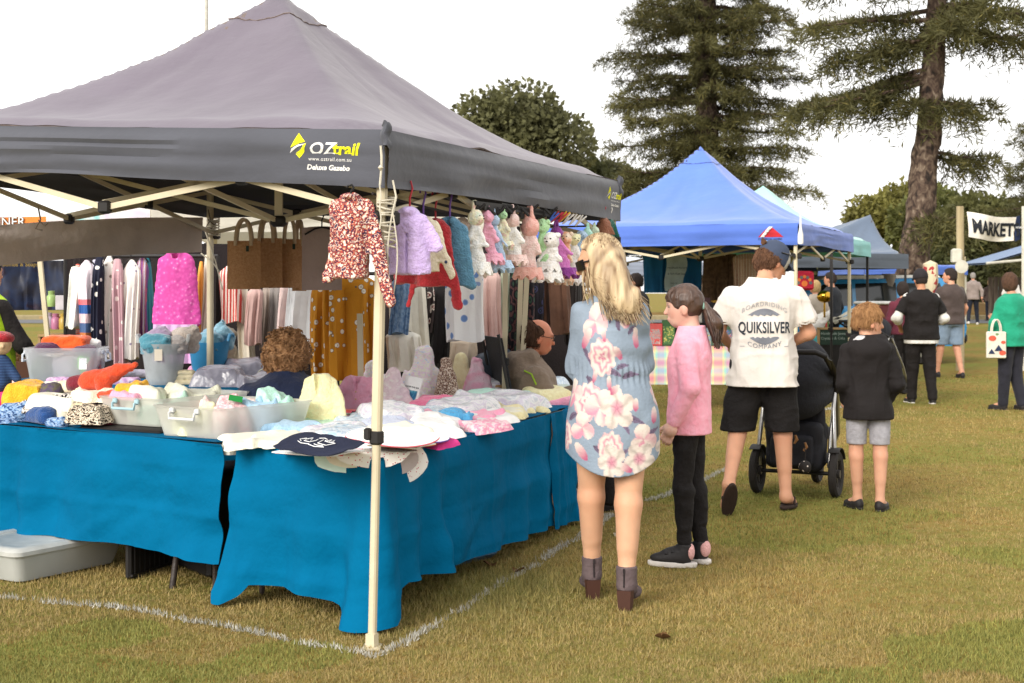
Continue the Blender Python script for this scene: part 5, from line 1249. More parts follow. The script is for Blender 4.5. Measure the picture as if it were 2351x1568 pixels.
def crumple(w,dp,h,kind,seed,wr):
    '''folded cloth as a height field with creases, layered edges and an uneven outline'''
    g=np.random.default_rng(seed+50);st=max(.006,min(w,dp)/34);nx,ny=int(w*1.3/st),int(dp*1.3/st)
    X,Y=np.meshgrid((np.arange(nx+1)/nx-.5)*w*1.3,(np.arange(ny+1)/ny-.5)*dp*1.3,indexing='ij')
    Q=np.stack([X,Y,X*0],-1)
    def d2(X,Y):
        wob=.05*min(w,dp)*(vn(np.stack([X,Y,X*0],-1),2.2/min(w,dp),seed)+.6*vn(np.stack([X,Y,X*0],-1),6/min(w,dp),seed+3))
        def box(cx,cy,hx_,hy,a,r):
            c,s=math.cos(a),math.sin(a);x=(X-cx)*c+(Y-cy)*s;y=-(X-cx)*s+(Y-cy)*c;qx,qy=np.abs(x)-hx_+r,np.abs(y)-hy+r
            return np.hypot(np.maximum(qx,0),np.maximum(qy,0))+np.minimum(np.maximum(qx,qy),0)-r
        r=.18*min(w,dp)
        if kind in('slab','pile'):d=box(0,0,w*.47,dp*.46,0,r*.5)
        elif kind=='sleeves':d=np.minimum(box(0,0,w*.33,dp*.42,.1,r*.6),np.minimum(box(-w*.34,-dp*.16,w*.17,dp*.14,.7,r*.5),box(w*.34,dp*.1,w*.18,dp*.14,-.5,r*.5)))
        else:d=np.minimum(box(0,0,w*.40,dp*.36,.25,r),box(w*.12,dp*.05,w*.3,dp*.42,-.5,r*.7))
        return d+wob
    d=d2(X,Y);e=1e-3;gx,gy=(d2(X+e,Y)-d)/e,(d2(X,Y+e)-d)/e;gl=np.hypot(gx,gy)+1e-6;o=d>0
    X=np.where(o,X-d*gx/gl**2,X);Y=np.where(o,Y-d*gy/gl**2,Y);D=np.maximum(0,-d)
    mw=min(w,dp);a=g.random()*3;R=np.stack([X*math.cos(a)+Y*math.sin(a),(-X*math.sin(a)+Y*math.cos(a))*2.4,X*0],-1)
    rid=(1-np.abs(vn(R,1.3/mw,seed)))**3+.4*(1-np.abs(vn(Q+.3,2.6/mw,seed+7)))**3
    edge=np.minimum(1,D/(.10*mw))**.5;base=.42 if kind!='pile' else .75
    Z=h*edge*(base+(.12+.16*wr)*rid+.22*vn(Q,1.2/mw,seed+2))
    if kind in('pile','slab'):
        for k in range(2 if kind=='slab' else 4):Z=Z+h*.05*np.tanh((D-(.03+.035*k)*mw)/(.006*1))
    for _ in range(2):Zp=np.pad(Z,1,mode='edge');Z=np.where(D>0,(2*Z+Zp[:-2,1:-1]+Zp[2:,1:-1]+Zp[1:-1,:-2]+Zp[1:-1,2:])/6,Z)
    Z=np.maximum(Z,0)+.004*(D>0)
    V=np.stack([X,Y,Z],-1).reshape(-1,3);idx=np.arange((nx+1)*(ny+1)).reshape(nx+1,ny+1);F4=np.stack([idx[:-1,:-1],idx[1:,:-1],idx[1:,1:],idx[:-1,1:]],-1).reshape(-1,4)
    ins=(~o).reshape(-1);F4=F4[ins[F4].any(1)];us=np.unique(F4);mp_=np.full(len(V),-1);mp_[us]=np.arange(len(us));V2=V[us];n=len(us);F4=mp_[F4]
    ed=np.concatenate([F4[:,[i,(i+1)%4]]for i in range(4)]);key=np.sort(ed,1);_,inv,cnt=np.unique(key,axis=0,return_inverse=True,return_counts=True);bd=ed[cnt[inv.reshape(-1)]==1]
    bot=V2.copy();bot[:,2]=0
    return np_mesh('cloth',np.concatenate([V2,bot]),np.concatenate([F4,F4[:,::-1]+n,np.stack([bd[:,1],bd[:,0],bd[:,0]+n,bd[:,1]+n],1)]))
def beanie(label,x,y,r,m,rz,seed=0,pom=True,tilt=1.2,z=0.0,group='knitted hats on the tables'):
    root=thing('knitted_hat',label,'hat',T(x,y,z),rz,group);Rm=np.array(Matrix.Rotation(tilt,3,'Y'))
    c=np.array((0,0,r*.55));ax=Rm@np.array((0,0,1.))
    f=U(ell(c,(r,r*.95,r*1.15),Rm),k=.01);f=MX(f,lambda p:-((p-c.astype(np.float32))@ax.astype(np.float32))-r*.5)
    f=U(f,SUB(cap(c-ax*r*.62,c-ax*r*.25,r*.98),cap(c-ax*r*.9,c-ax*r*.5,r*.75)),k=.012);f0=f
    f=lambda p:f0(p)-.005*vn(p,14,seed)-.003*np.sin(np.arctan2(p[:,1],p[:,2]-c[2])*22);f=MX(f,plane((0,0,-1),.0))
    part('hat',net('hat',f,(-r*1.9,-r*1.4,-.01),(r*1.9,r*1.4,r*2),.006),m,root)
    if pom:
        pc=c+ax*r*1.25;g=lambda p:ell(pc,(r*.42,)*3)(p)-.012*vn(p,60,3);part('pompom',net('pompom',g,pc-r,pc+r,.006),m,root)
    return root
def toy(label,hx_,hy_,r,xb,yb,wb,m,m2=None,d=None,yaw=0.0,ears='up',seed=0,frill=None,eyes=True,group='knitted animal toys pegged on the line',wf=True):
    d=d or rail(hx_);hd=P(hx_,hy_,d);k=d/F;r=r*k;wb=wb*k*.5;b=P(xb,yb,d+.0)
    root=thing('knitted_toy',label,'toy',hd,0,group)
    q=np.array(b-hd);g=lambda f,a,sc:(lambda p:f(p)-a*vn(p,sc,seed))
    body=cap(np.array((0,0,-r*.7)),q*.8,r*.55,wb*.78,.72);fr=frill or m2 or m
    arms=[cap(q*.25+np.array((sx*r*.4,-.01,0)),q*.5+np.array((sx*wb*1.02,-.02,-.0)),r*.24,r*.22)for sx in(-1,1)]
    part('body',net('body',g(U(MX(body,plane((0,0,-1),-q[2])),*arms,k=.02),.006,45),(min(q[0],0)-wb-.06,-.14,q[2]-.03),(max(q[0],0)+wb+.06,.14,0),.0065),m2 or m,root)
    def ff(u,v):
        a=u*2*math.pi;e=1+.12*math.sin(a*9+seed)*v+.2*v;c=q*(.80+.2*v)
        return Vector((c[0]+wb*e*math.cos(a),c[1]+wb*.72*e*math.sin(a),c[2]-.012*math.sin(a*9+1)*v))
    fm=MB();fm.grid(ff,54,5,thick=.012);part('frill',fm,fr,root)
    Y=rotz(yaw);L=lambda x,y,z:Y@np.array((x,y,z))*r
    h=U(ell((0,0,0),(r*.92,r*.9,r)),ell(L(0,-.8,-.25),(r*.42,)*3),k=r*.3)
    part('head',net('head',g(h,.005,50),(-r*1.6,)*3,(r*1.6,)*3,.0065),m,root)
    for sx in(-1,1):
        if ears=='up':e=cap(L(sx*.3,.1,.8),L(sx*.12,.15,1.9),r*.26,r*.2);e=U(e,k=.01)
        elif ears=='round':e=ell(L(sx*.8,0,.55),(r*.38,r*.3,r*.38))
        else:e=cap(L(sx*.75,0,.6),L(sx*1.15,-.1,-.5),r*.26,r*.34,.6)
        part('ear',net('ear',g(e,.004,60),(-r*2.3,)*3,(r*2.3,)*3,.006),m,root)
    if eyes:
        s=MB()
        for sx in(-1,1):s.lathe([(.0001,-.1*r),(.12*r,0),(.0001,.1*r)],L(sx*.34,-.9,.18),8)
        s.lathe([(.0001,-.1*r),(.16*r,0),(.0001,.1*r)],L(0,-1.2,-.15),8);part('face',s,mt('black_wool','1d1a1a'),root)
    return root
RA,RB=A0,A1
def rail(x):
    k=(x-CX)/F;t=(k*RA.y-RA.x)/((RB.x-RA.x)-k*(RB.y-RA.y));return RA.y+t*(RB.y-RA.y)
RZR=math.atan2(-.39,.92)
def bucket(label,p,r,h,m,rz,group,hl=True):
    root=thing('flexible_bucket',label,'bucket',p,rz,group);g=MB();n=28;vs=[];prof=[(r*.74,0),(r*.8,h*.3),(r*.9,h*.7),(r*1.0,h),(r*.985,h),(r*.88,h*.7),(r*.76,h*.1)]
    for i,(q,z)in enumerate(prof):
        for k in range(n):
            a=2*math.pi*k/n;lift=.22*h*max(0,abs(math.cos(a))**8-.1)if i in(3,4)else 0;rb=1+.006*math.sin(z*200);vs.append((q*rb*math.cos(a)*(1.08 if i in(3,4)and lift else 1),q*math.sin(a),z+lift))
    fs=[(i*n+k,i*n+(k+1)%n,(i+1)*n+(k+1)%n,(i+1)*n+k)for i in range(6)for k in range(n)]+[tuple(range(n-1,-1,-1)),tuple(6*n+k for k in range(n))]
    g.add(vs,fs);part('body',g,m,root)
    for sx in(-1,1):
        q=MB();q.tube([(sx*r*1.04,-.05,h*1.02),(sx*r*1.1,-.04,h*1.2),(sx*r*1.1,.04,h*1.2),(sx*r*1.04,.05,h*1.02)],.012,8);part('handle',q,m,root)
    return root
# ------------------------------------------------------------------ on the line at the right of the grey gazebo
line=MB();line.tube([RA.lerp(RB,t)+Vector((-.06,.02,-.02-.06*math.sin(math.pi*t)))for t in np.linspace(0,1,14)],.006,6)
tag(part('hanging_line',line,mt('black_rope','2a2525')),'dark rope strung under the right eave of the grey gazebo','rope')
def onr(x,y,dd=0.0):return P(x,y,rail(x)+dd)
K=lambda x:rail(x)/F
lav=knit('lavender','c6b0dc','b39acb');redk=knit('red','b02a33','8f2028');tealk=knit('teal_blue','55829c','456f88');crm=knit('cream','e9dcc2','d6c8aa');oat=knit('oatmeal','d8c6b8','c4b0a2')
fleck=mt('knit_fleck',tex='voro',sc=22,stops=[(0,'3a4a6a'),(.16,'e8dcc2'),(.5,'e8dcc2')],const=True,rough=.95,bump=.3,bsc=90,k=.9)
flatknit('lavender knitted baby cardigan with a collar, first on the line','cardigan',onr(941,486),80*K(941),144*K(941),lav,RZR+.15,.5,.36,sdirs=((-.25,-.95),(.55,-.85)),hc='b02030',seed=1,flare=1.25,open_=True,thick=.05,hook=.13)
flatknit('cream fleck knitted baby jumper behind the lavender cardigan','jumper',onr(972,506,.12),74*K(972),120*K(972),fleck,RZR,.95,.34,sdirs=((-.2,-1),(.42,-.98)),hc='6a3f9c',seed=2,name='jumper',hook=.16)
flatknit('small red knitted baby trousers hanging below the lavender cardigan','trousers',onr(932,618,.2),46*K(932),34*K(932),redk,RZR,.3,.3,collar=False,seed=9,name='baby_trousers')
flatknit('red knitted baby cardigan on the line','cardigan',onr(1000,512,.2),80*K(1000),150*K(1000),redk,RZR,1.15,.3,sdirs=((-.25,-1),(.17,-1)),hc='b02030',seed=3,hook=.17)
flatknit('teal blue knitted baby cardigan with buttons on the line','cardigan',onr(1033,508,.12),86*K(1033),150*K(1033),tealk,RZR,.85,.33,sdirs=((-.3,-1),(.22,-1)),hc='6a3f9c',seed=4,hook=.17)
flatknit('oatmeal knitted baby cardigan between the teal one and the toys','cardigan',onr(1062,510,.3),78*K(1062),112*K(1062),oat,RZR,1.0,.33,sdirs=((-.2,-1),(.27,-1)),seed=5)
tw=dict(bsc=70)
paleY=mel('pale_rainbow',['f2c8c0','f4efc8','f6ecd8','d8e4c8','e0cfe6'],26,.95,(1,1,1),const=False);pk1=knit('toy_pink','eeb0c4','df98b0');bl1=knit('toy_blue','b4cbe0','9cb6d0');pp=knit('toy_pale_pink','f3d3cc','e8bfb8');gr1=knit('toy_green','bfe6b4','a8d69c');wh1=knit('toy_white','f4f0e8','e6e0d6');mag=knit('toy_magenta','d884c4','c870b2');pur=knit('toy_purple','8e3f8e','75307a');orr=mel('toy_peach',['f2a078','f6d2b0','f5e8d4'],24,.95,(1,1,1),const=False);yel=knit('toy_yellow','f4ecc0','e8dca8');mint=knit('toy_mint','bfe8d8','a6d8c6');sag=knit('toy_sage','d2e2cc','bccfb6');pb=knit('toy_peach_pink','f0b8ac','e6a498')
toy('pale rainbow knitted bunny toy, nearest on the line',1092,500,20,1099,628,44,paleY,wh1,yaw=.9,seed=1)
toy('rose pink knitted bunny toy second on the line',1119,498,16,1133,604,34,pk1,yaw=.3,seed=2,eyes=False)
toy('powder blue knitted bunny toy with a wide skirt',1134,506,15,1150,622,42,bl1,yaw=2.6,seed=3,eyes=False)
toy('small pale green and yellow knitted toy behind the blue bunny',1155,494,11,1160,570,26,gr1,paleY,yaw=.4,seed=4)
toy('pale pink knitted bunny toy with a white body',1177,506,18,1182,606,44,pp,wh1,yaw=2.4,seed=5,frill=pp,eyes=False)
toy('large peach pink knitted bunny toy in the middle of the line',1217,522,24,1213,638,50,pb,pp,yaw=2.8,seed=6,frill=pb,eyes=False)
toy('green knitted bear toy with a fluffy white hem',1246,520,17,1256,622,46,gr1,gr1,yaw=-.6,ears='round',seed=7,frill=wh1)
toy('white knitted bear toy with black eyes',1266,552,20,1257,645,52,wh1,wh1,yaw=-.5,ears='round',seed=8,d=rail(1266)-.12)
toy('purple headed knitted toy with a magenta body',1278,534,15,1298,636,46,pur,mag,yaw=.5,seed=9,frill=pur,eyes=False)
toy('peach orange knitted cat toy',1299,546,16,1294,650,30,orr,orr,yaw=-.3,seed=10,frill=orr,ears='round')
toy('cream yellow knitted bear toy with dark eyes beside the peach one',1318,550,15,1322,652,34,yel,wh1,yaw=.5,ears='round',seed=11)
toy('pale blue knitted dog toy with dark spots near the far end of the line',1336,540,11,1338,604,22,bl1,bl1,yaw=.3,ears='flop',seed=12)
toy('mint knitted toy near the far end of the line',1350,534,11,1352,600,26,mint,mint,yaw=.8,seed=13,eyes=False)
toy('sage knitted toy at the far end of the line',1366,530,10,1370,590,24,sag,wh1,yaw=.8,seed=14,eyes=False)
flatknit('brown knitted baby jacket at the far end of the line','jacket',onr(1386,506),30*K(1386),46*K(1386),knit('brown','8a5a44'),RZR,.6,.3,hc='c03a50',seed=7,name='jacket')
flatknit('dark green knitted baby jacket last on the line','jacket',onr(1401,510),20*K(1401),46*K(1401),knit('dark_green','1f5a4c'),RZR,.6,.3,hc='e8e4dc',seed=8,name='jacket')
pcs={'3a62c0':'blue','c42a3a':'red','e2b030':'yellow','e6e2dc':'white'}
for i,(x,y,c)in enumerate(((1268,500,'3a62c0'),(1276,498,'c42a3a'),(1288,500,'c42a3a'),(1294,498,'e2b030'),(1303,502,'e6e2dc'),(1318,504,'e6e2dc'),(1332,506,'e6e2dc'))):
    g=MB();q=Matrix.Rotation(.5,3,'Y')
    g.box((-.006,0,0),(.008,.012,.075),Matrix.Rotation(.62,3,'Y'));g.box((.008,0,0),(.008,.012,.075),Matrix.Rotation(.85,3,'Y'));g.lathe([(.007,-.008),(.007,.008)],(0,0,0),10,axis='y')
    solo('clothes_peg',g,mt('peg_'+c,c,rough=.4,bump=0),['bright blue clothes peg, only blue one on the line','red clothes peg right next to the blue peg','red clothes peg left of the yellow peg','yellow clothes peg holding the toys','white clothes peg beside the yellow one','white clothes peg above the spotted blue dog toy','white clothes peg nearest the far end of the line'][i],'clothes peg',onr(x,y,-.03),.2,'clothes pegs on the line')
root=thing('peg_hanger','black folding peg hanger holding the knitted toys under the eave','hanger',onr(1190,478),0)
for i,(a,b)in enumerate((((1090,466),(1240,484)),((1110,478),(1300,490)),((1150,470),(1290,500)))):
    g=MB();g.bar(onr(*a)-onr(1190,478),onr(*b)-onr(1190,478),.012,.02);part('arm',g,BLKP,root)
for i,x in enumerate((1094,1118,1140,1157,1170,1196,1218,1246,1262)):
    g=MB();o=onr(x,484+3*(i%3))-onr(1190,478);g.box(o,(.02,.014,.06),Matrix.Rotation(.3*(-1)**i,3,'Y'),bev=.004);g.box(o+Vector((.018,0,.01)),(.014,.014,.07),Matrix.Rotation(.8*(-1)**i,3,'Y'),bev=.004);part('clip',g,BLKP,root)
# ------------------------------------------------------------------ under the front eave: melange cardigan, jute bags, sign
melg=mel('melange',['e6dcd0','c89a80','a8433a','24304a','b85a48','e0d4c4','7a2f42','3a4258'],52,.9,(1,1,1.0))
flatknit('large red, white and navy melange cardigan hanging beside the corner pole','cardigan',P(806,452,5.74),.15,.335,melg,-.15,1.14,.46,sdirs=((-.10,-.75),(.33,-1.0)),hc='1c1a1a',seed=11,thick=.06,vox=.006,flare=1.05,depth=(0,-.05),hook=.05,group=None)
jute=mt('jute','b08660','9c734e',sc=70,rough=.95,bump=.25,bsc=140,k=1);jh=mt('jute_handle','c8b092',rough=.9,bump=.1)
for i,(x0,x1,y0,y1,d,r_)in enumerate(((523,597,553,664,8.6,.05),(580,648,547,661,8.9,-.12),(640,690,549,661,9.0,.1),(672,702,555,668,9.15,.0))):
    w,h=(x1-x0)*d/F,(y1-y0)*d/F;root=thing('jute_bag',['brown jute tote bag, leftmost of the four under the canopy','brown jute tote bag second from the left','brown jute tote bag with a small lilac tag, third in the row','brown jute tote bag partly behind the grey cloth sign'][i],'bag',P((x0+x1)/2,y0,d),r_,'jute bags hanging in the shade')
    g=MB();g.grid(lambda u,v:(w*(u-.5),-.05*math.sin(math.pi*u)*(.4+.6*v)+.004*n1(u*5,v*5,i),-h*v),10,10,thick=.004);g.grid(lambda u,v:(w*(.5-u),.05*math.sin(math.pi*u)*(.4+.6*v),-h*v),10,10,thick=.004);part('body',g,jute,root)
    for yy in(-.03,.03):
        g=MB();ww=w*.24;hh=60*d/F;g.tube([(ww*math.cos(math.pi*(1-t))*(1.0),yy,-.03+hh*math.sin(math.pi*t)**.8)for t in np.linspace(0,1,15)],.011,8);part('handle',g,jh,root)
    if i in(0,2):
        g=MB();g.box((.03,-.06,-.05),(.018,.002,.035));part('price_tag',g,mt('tag_paper','cfc4d4' if i==2 else '2f3f34'),root)
g=MB();d_=8.2;w,h=92*d_/F,143*d_/F
g.grid(lambda u,v:(w*(u-.5),.02*math.sin(3*u)+.004*n1(u*4,v*6),-h*v-.01*math.sin(math.pi*u)*(1-v)*-1),14,16,thick=.004)
o=solo('cloth_sign',g,mt('grey_taupe_cloth','a08c86',sc=5,bump=.15),'plain grey brown cloth panel hung between the jute bags and the melange cardigan','cloth',P(739,523,d_));hanger(o,'1c1a1a',.1,.1)
# rolled grey wall strip tied along the left rear side
a,b=P(-90,524,7.75),P(462,500,9.45);bh0,bh1=95*7.75/F,80*9.45/F
g=MB();g.grid(lambda u,v:a.lerp(b,u)+Vector((.02*n1(u*4,v*2),.02*n1(u*6,v*3,4)+.01*n1(u*20,v*8),-(bh0+(bh1-bh0)*u)*v+(.09*max(0,.12-u)*0)+.02*math.sin(u*3))),60,10,thick=.004)
wall=solo('rolled_wall',g,mt('grey_strip_cloth','ccbdb2',sc=4,bump=.25,bsc=14),'grey canvas strip tied across the back left of the grey gazebo','canvas strip')
g=MB()
for k,(x,y,d)in enumerate(((88,505,7.95),(478,505,9.5))):
    c=P(x,y,d);g.tube([c+Vector((0,0,.07)),c+Vector((.02,-.02,.0)),c+Vector((-.01,-.02,-.05)),c+Vector((.03,-.02,-.06))],.005,5);g.tube([c,c+Vector((.045,-.02,-.035)),c+Vector((.06,-.02,-.02))],.004,5)
part('tie',g,mt('tie_cord','8a7d70'),wall)
pc=P(492,515,9.56)
g=MB();pts=[]
for i in range(61):aa=i*.9;pts.append((pc.x+.04*math.cos(aa),pc.y-.02+.04*math.sin(aa),pc.z+.04-.12*i/60+.008*math.sin(i)))
g.tube(pts,.005,5);g.tube([pc+Vector((-.05,-.05,-.05)),pc+Vector((.02,-.06,-.25)),pc+Vector((.07,-.06,-.45))],.005,5);g.tube([pc+Vector((-.08,-.05,-.2)),pc+Vector((0,-.06,-.26)),pc+Vector((.05,-.05,-.33))],.005,5)
tag(part('cord',g,STRING),'pale cord wound round the back pole of the grey gazebo','cord')
# ------------------------------------------------------------------ neighbouring clothes racks
cw=lambda n,c,c2=None,**k:cloth_mat('rack_'+n,c,c2,**{**dict(sc=6,bump=.12,k=1.08),**k})
dots=lambda n,base,dot,sc,r=.28:mt('dots_'+n,tex='voro',sc=sc,stops=[(0,dot),(r,base),(1,base)],const=True,rough=.85,bump=.1,k=.92)
strp=lambda n,cs,sc,ax='wavex',d=.6:mt('stripes_'+n,tex=ax,sc=sc,dist=d,stops=[(i/len(cs),c)for i,c in enumerate(cs)],const=True,rough=.85,bump=.1,k=.92)
flor=lambda n,cs,sc:mt('floral_'+n,tex='voro',sc=sc,stops=[(i*.13,c)for i,c in enumerate(cs)],const=True,rough=.85,bump=.1,k=.92,dist=1)
RK=[(158,182,612,752,10.2,cw('white','f2ece2'),3,'plain white dress at the left end of the rack'),(176,190,606,770,10.5,strp('coral',['d8604e','f0d8c8','5aa0a8','e8a08a'],9,'wavez',3),3,'coral and teal patterned dress edge beside the white one'),
      (184,222,597,775,10.15,mt('banded',tex='grad',st=(1,1,-1.75),const=True,stops=[(0,'eadce4'),(.5,'d87078'),(.57,'2f5a9a'),(.68,'e0c0c4'),(.8,'4a6088'),(.92,'b87040')],k=.95),4,'pale pink dress with red and blue bands near its hem'),(212,230,596,742,10.45,dots('lil','d8d4ea','c08090',30,.2),3,'pale lilac dress with tiny dots'),
      (217,240,590,800,10.1,dots('navy','1d1f33','f0ece6',15,.26),4,'navy dress with large white polka dots'),(233,264,586,822,10.2,dots('crm','f0eae2','a2948a',16,.2),4,'cream dress with faint grey spots'),(262,286,594,845,10.1,dots('mau','bf9aa0','f0e6e0',14,.24),4,'dusty mauve dress with white dots'),
      (280,320,596,822,10.15,dots('wfl','f4efe6','9088a0',18,.16),5,'white dress with a sparse grey floral print'),(313,344,590,800,10.4,strp('multi',['7a4a8a','c05a7a','4a6a9a','d0a070','8a3a5a','c8c0d0'],8),5,'multicoloured striped dress left of the bright pink one'),(336,348,588,760,10.45,cw('teal','2a7a8a'),3,'narrow teal garment between stripes and bright pink'),
      (459,470,600,790,10.35,cw('orange','e8a24a'),2,'narrow orange garment right of the bright pink dress'),(466,480,585,780,10.3,cw('stone','d8ccb8'),2,'stone coloured garment beside the back pole'),
      (506,552,610,740,10.3,strp('red',['f0e4d8','c8453e'],14),5,'cream and red striped dress below the first jute bag'),(548,580,650,830,10.4,cw('cream1','e8dfcc'),4,'cream blouse and skirt under the jute bags'),(566,602,655,790,10.25,cw('mauve','b89a94','a48680'),5,'dusty mauve gathered dress under the jute bags'),
      (600,622,650,800,10.5,cw('taupe','a89a90'),4,'taupe dress in shadow under the jute bags'),(622,652,640,845,10.4,cw('greyk','8a8480'),4,'long grey dress beside the pale pink blouse'),(640,668,640,770,10.15,cw('blush','ecd2cc'),4,'blush pink blouse with ruffled sleeves'),
      (660,738,630,812,10.05,cw('bright_white','f8f4ee'),7,'bright white cotton dress behind the bending woman'),(896,938,632,765,9.6,mt('blue_lace',tex='noise',sc=40,stops=[(.4,'5d7fa6'),(.6,'86a2c2')],bump=.3,k=.85),5,'blue lace dress just right of the corner pole'),
      (898,980,628,812,9.9,cw('cream2','f0e6d6'),6,'long cream skirt with a lace hem right of the corner pole'),(978,994,655,760,10.0,flor('aztec',['f0e4d8','7a3a3a','f0e4d8','3a3030'],16),3,'cream top with a dark red motif beside the black dress'),(985,1034,650,830,10.1,cw('black','1f1b1b'),5,'long black dress next to the white and blue blouse'),
      (1110,1152,615,790,9.9,cw('dusty_pink','d8b8b0','c8a49c'),6,'dusty pink pleated dress right of the white and blue blouse'),(1146,1170,610,770,10.1,cw('sage','aab09a'),4,'sage green dress behind the first cream pole'),
      (1168,1222,575,830,9.9,flor('dark1',['8a6a3a','1c1a20','2f4a3a','1c1a20','5a3a3a','141218'],13),5,'black dress with a small colourful floral print between the cream poles'),(1214,1246,580,800,10.3,flor('dark2',['4a5a7a','1c1a20','3a3a5a','201c22'],15),4,'black and blue floral dress behind the seated man'),
      (1240,1308,590,765,10.4,cw('brown','6a4a38','553a2c'),6,'brown gathered dress above the seated man'),(1298,1330,590,790,10.6,cw('dk','2a2220'),4,'dark brown garment at the right end of the rack'),
      (1030,1090,775,850,9.8,cw('beige','cdbba6'),5,'beige skirt hanging below the white and blue blouse')]
for i,(x0,x1,y0,y1,d,m,nf,lb)in enumerate(RK):hang(lb,'dress',x0,x1,y0,y1,d,m,nf,.12,.3 if x1-x0>30 else .7,1.08,i,sleeve=False)
pinkp=mt('pink_print',tex='voro',sc=34,stops=[(0,'f2a8d0'),(.25,'d85aa8'),(.6,'c84a98')],rough=.85,bump=.12,k=.92);pinkb=mt('pink_border',tex='voro',sc=26,stops=[(0,'c83a7a'),(.2,'e8a0d0'),(.5,'d8b0d8')],k=.92)
def blouse(label,x0,x1,y0,y1,d,m,mb_=None,sl=.6,seed=0,bandf=.82,sd=((-.15,-1),(.15,-1))):
    w,h=(x1-x0)*d/F,(y1-y0)*d/F
    return flatknit(label,'blouse',P((x0+x1)/2,y0,d),w*.62,h,m,0,sl,.40,name='blouse',group='clothes on the neighbouring racks',thick=.05,seed=seed,hc='26201f',sdirs=sd,flare=1.18,vox=.009)
o=blouse('bright pink patterned dress with long sleeves on the rack',345,464,578,748,10.0,pinkp,sl=.8)
d=9.99;w=82*d/F;h0=P(0,700,d).z-P(0,578,d).z
tt=MB();tt.grid(lambda u,v:(w*1.12*(u-.5)*(1+.1*v),-.066-.008*math.sin(u*25),-.52-.12*v),24,4,thick=.003);part('border',tt,pinkb,o)
tt=MB();tt.grid(lambda u,v:(w*1.2*(u-.5)*(1+.06*v),-.03-.012*math.sin(u*30),-.52-.28*v),24,6,thick=.004);part('underskirt',tt,pinkb,o)
bprint=mt('blue_block_print',tex='voro',sc=11,stops=[(0,'6f8fc8'),(.22,'9ab2dc'),(.27,'f4f2f2'),(1,'f4f2f2')],const=True,bump=.1,k=.95)
hang('white cotton blouse with a blue block print','blouse',1028,1112,604,782,9.3,bprint,4,.12,.4,1.05,77)
# mustard floral dress
must=mt('mustard_floral',tex='voro',sc=15,stops=[(0,'a89a80'),(.07,'efe6d6'),(.22,'efe6d6'),(.25,'6a5a4a'),(.28,'c9861e'),(1,'c9861e')],const=True,bump=.12,k=.9)
hang('long mustard dress with a white flower print left of the corner pole','dress',748,870,618,870,9.6,must,7,.16,.4,1.05,88,amp=1.3);hang('mustard floral sleeve and bodice beside the long mustard dress','dress',716,762,640,880,9.75,must,4,.12,.4,1.0,89)
hang('off white lace hemmed skirt above the standing pastel knits','skirt',890,968,760,850,9.7,cw('lace','ede6d8'),8,.14,.9,1.05,90,name='skirt')
# rails of the racks
for i,(x0,x1,y,d,n_)in enumerate(((150,500,588,10.35,'left'),(505,1010,628,10.35,'mid'),(1000,1330,590,10.2,'right'))):
    root=thing('clothes_rack',{'left':'steel clothes rack carrying the pink and white dresses','mid':'steel clothes rack behind the jute bags','right':'steel clothes rack behind the cream poles'}[n_],'clothes rack',P((x0+x1)/2,0,d)*1,0,'clothes racks')
    root.location.z=0;a,b=P(x0,y,d),P(x1,y,d);o=root.location.copy();g=MB();g.tube([a-o,b-o],.014,8);part('rail',g,BLKM,root)
    for e in(a,b):
        g=MB();g.tube([(e.x-o.x,e.y-o.y,0),e-o],.014,8);g.tube([(e.x-o.x,e.y-o.y-.25,.03),(e.x-o.x,e.y-o.y+.25,.03)],.014,8);part('upright',g,BLKM,root)
# dark back walls of the neighbouring stalls
def panel(label,x0,x1,y0,y1,d,m,seed,name='stall_wall',cat='tent wall',d2=None):
    a,b=P(x0,y0,d),P(x1,y0,d2 or d);h=(y1-y0)*d/F;g=MB()
    g.grid(lambda u,v:a.lerp(b,u)+Vector((0,.05*n1(u*8,v*1.5,seed)+.02*n1(u*25,v,seed),-h*v)),50,14,thick=.006);return solo(name,g,m,label,cat)
dkw=mt('dark_tent_wall','2f2627','241d1e',sc=3,k=.7)
panel('dark brown tent wall behind the left clothes racks',150,780,560,985,11.3,dkw,1);panel('dark tent wall behind the right clothes racks',880,1345,565,985,11.0,dkw,2)
# --- the dark poster stall at the far left
navyp=mt('dark_poster',tex='noise',sc=5,stops=[(.35,'191722'),(.55,'23304f'),(.62,'2a2030'),(.72,'5a4a6a')],bump=0,k=.7,rough=.5)
o=panel('dark navy poster wall with yellow lettering at the far left',-90,168,598,712,12.2,navyp,3,'poster_wall','poster')
mp2=lambda x,y:Vector((P(-10,0,12.2).x+x,12.07,P(0,612,12.2).z+y));part('lettering',decal([shift2(text2d('Bath Bombs & Soaps',.05,.01,0,1),0,0,0)],mp2),[mt('ochre_print','8a7230',bump=0)],o)
g=MB();root=thing('goods_shelf','wooden shelf of small jars and bottles at the far left stall','shelf',P(135,770,11.6),0)
wd=mt('pale_wood','c2a070',sc=6,st=(6,1,1),k=.7);g.box((0,.1,.0),(.32,.3,.02));g.box((-.15,.1,-.3),(.02,.28,.6));g.box((.15,.1,-.3),(.02,.28,.6));g.box((-.0,.1,.15),(.3,.28,.018));g.box((-.0,.1,-.59),(.32,.3,.02));part('frame',g,wd,root)
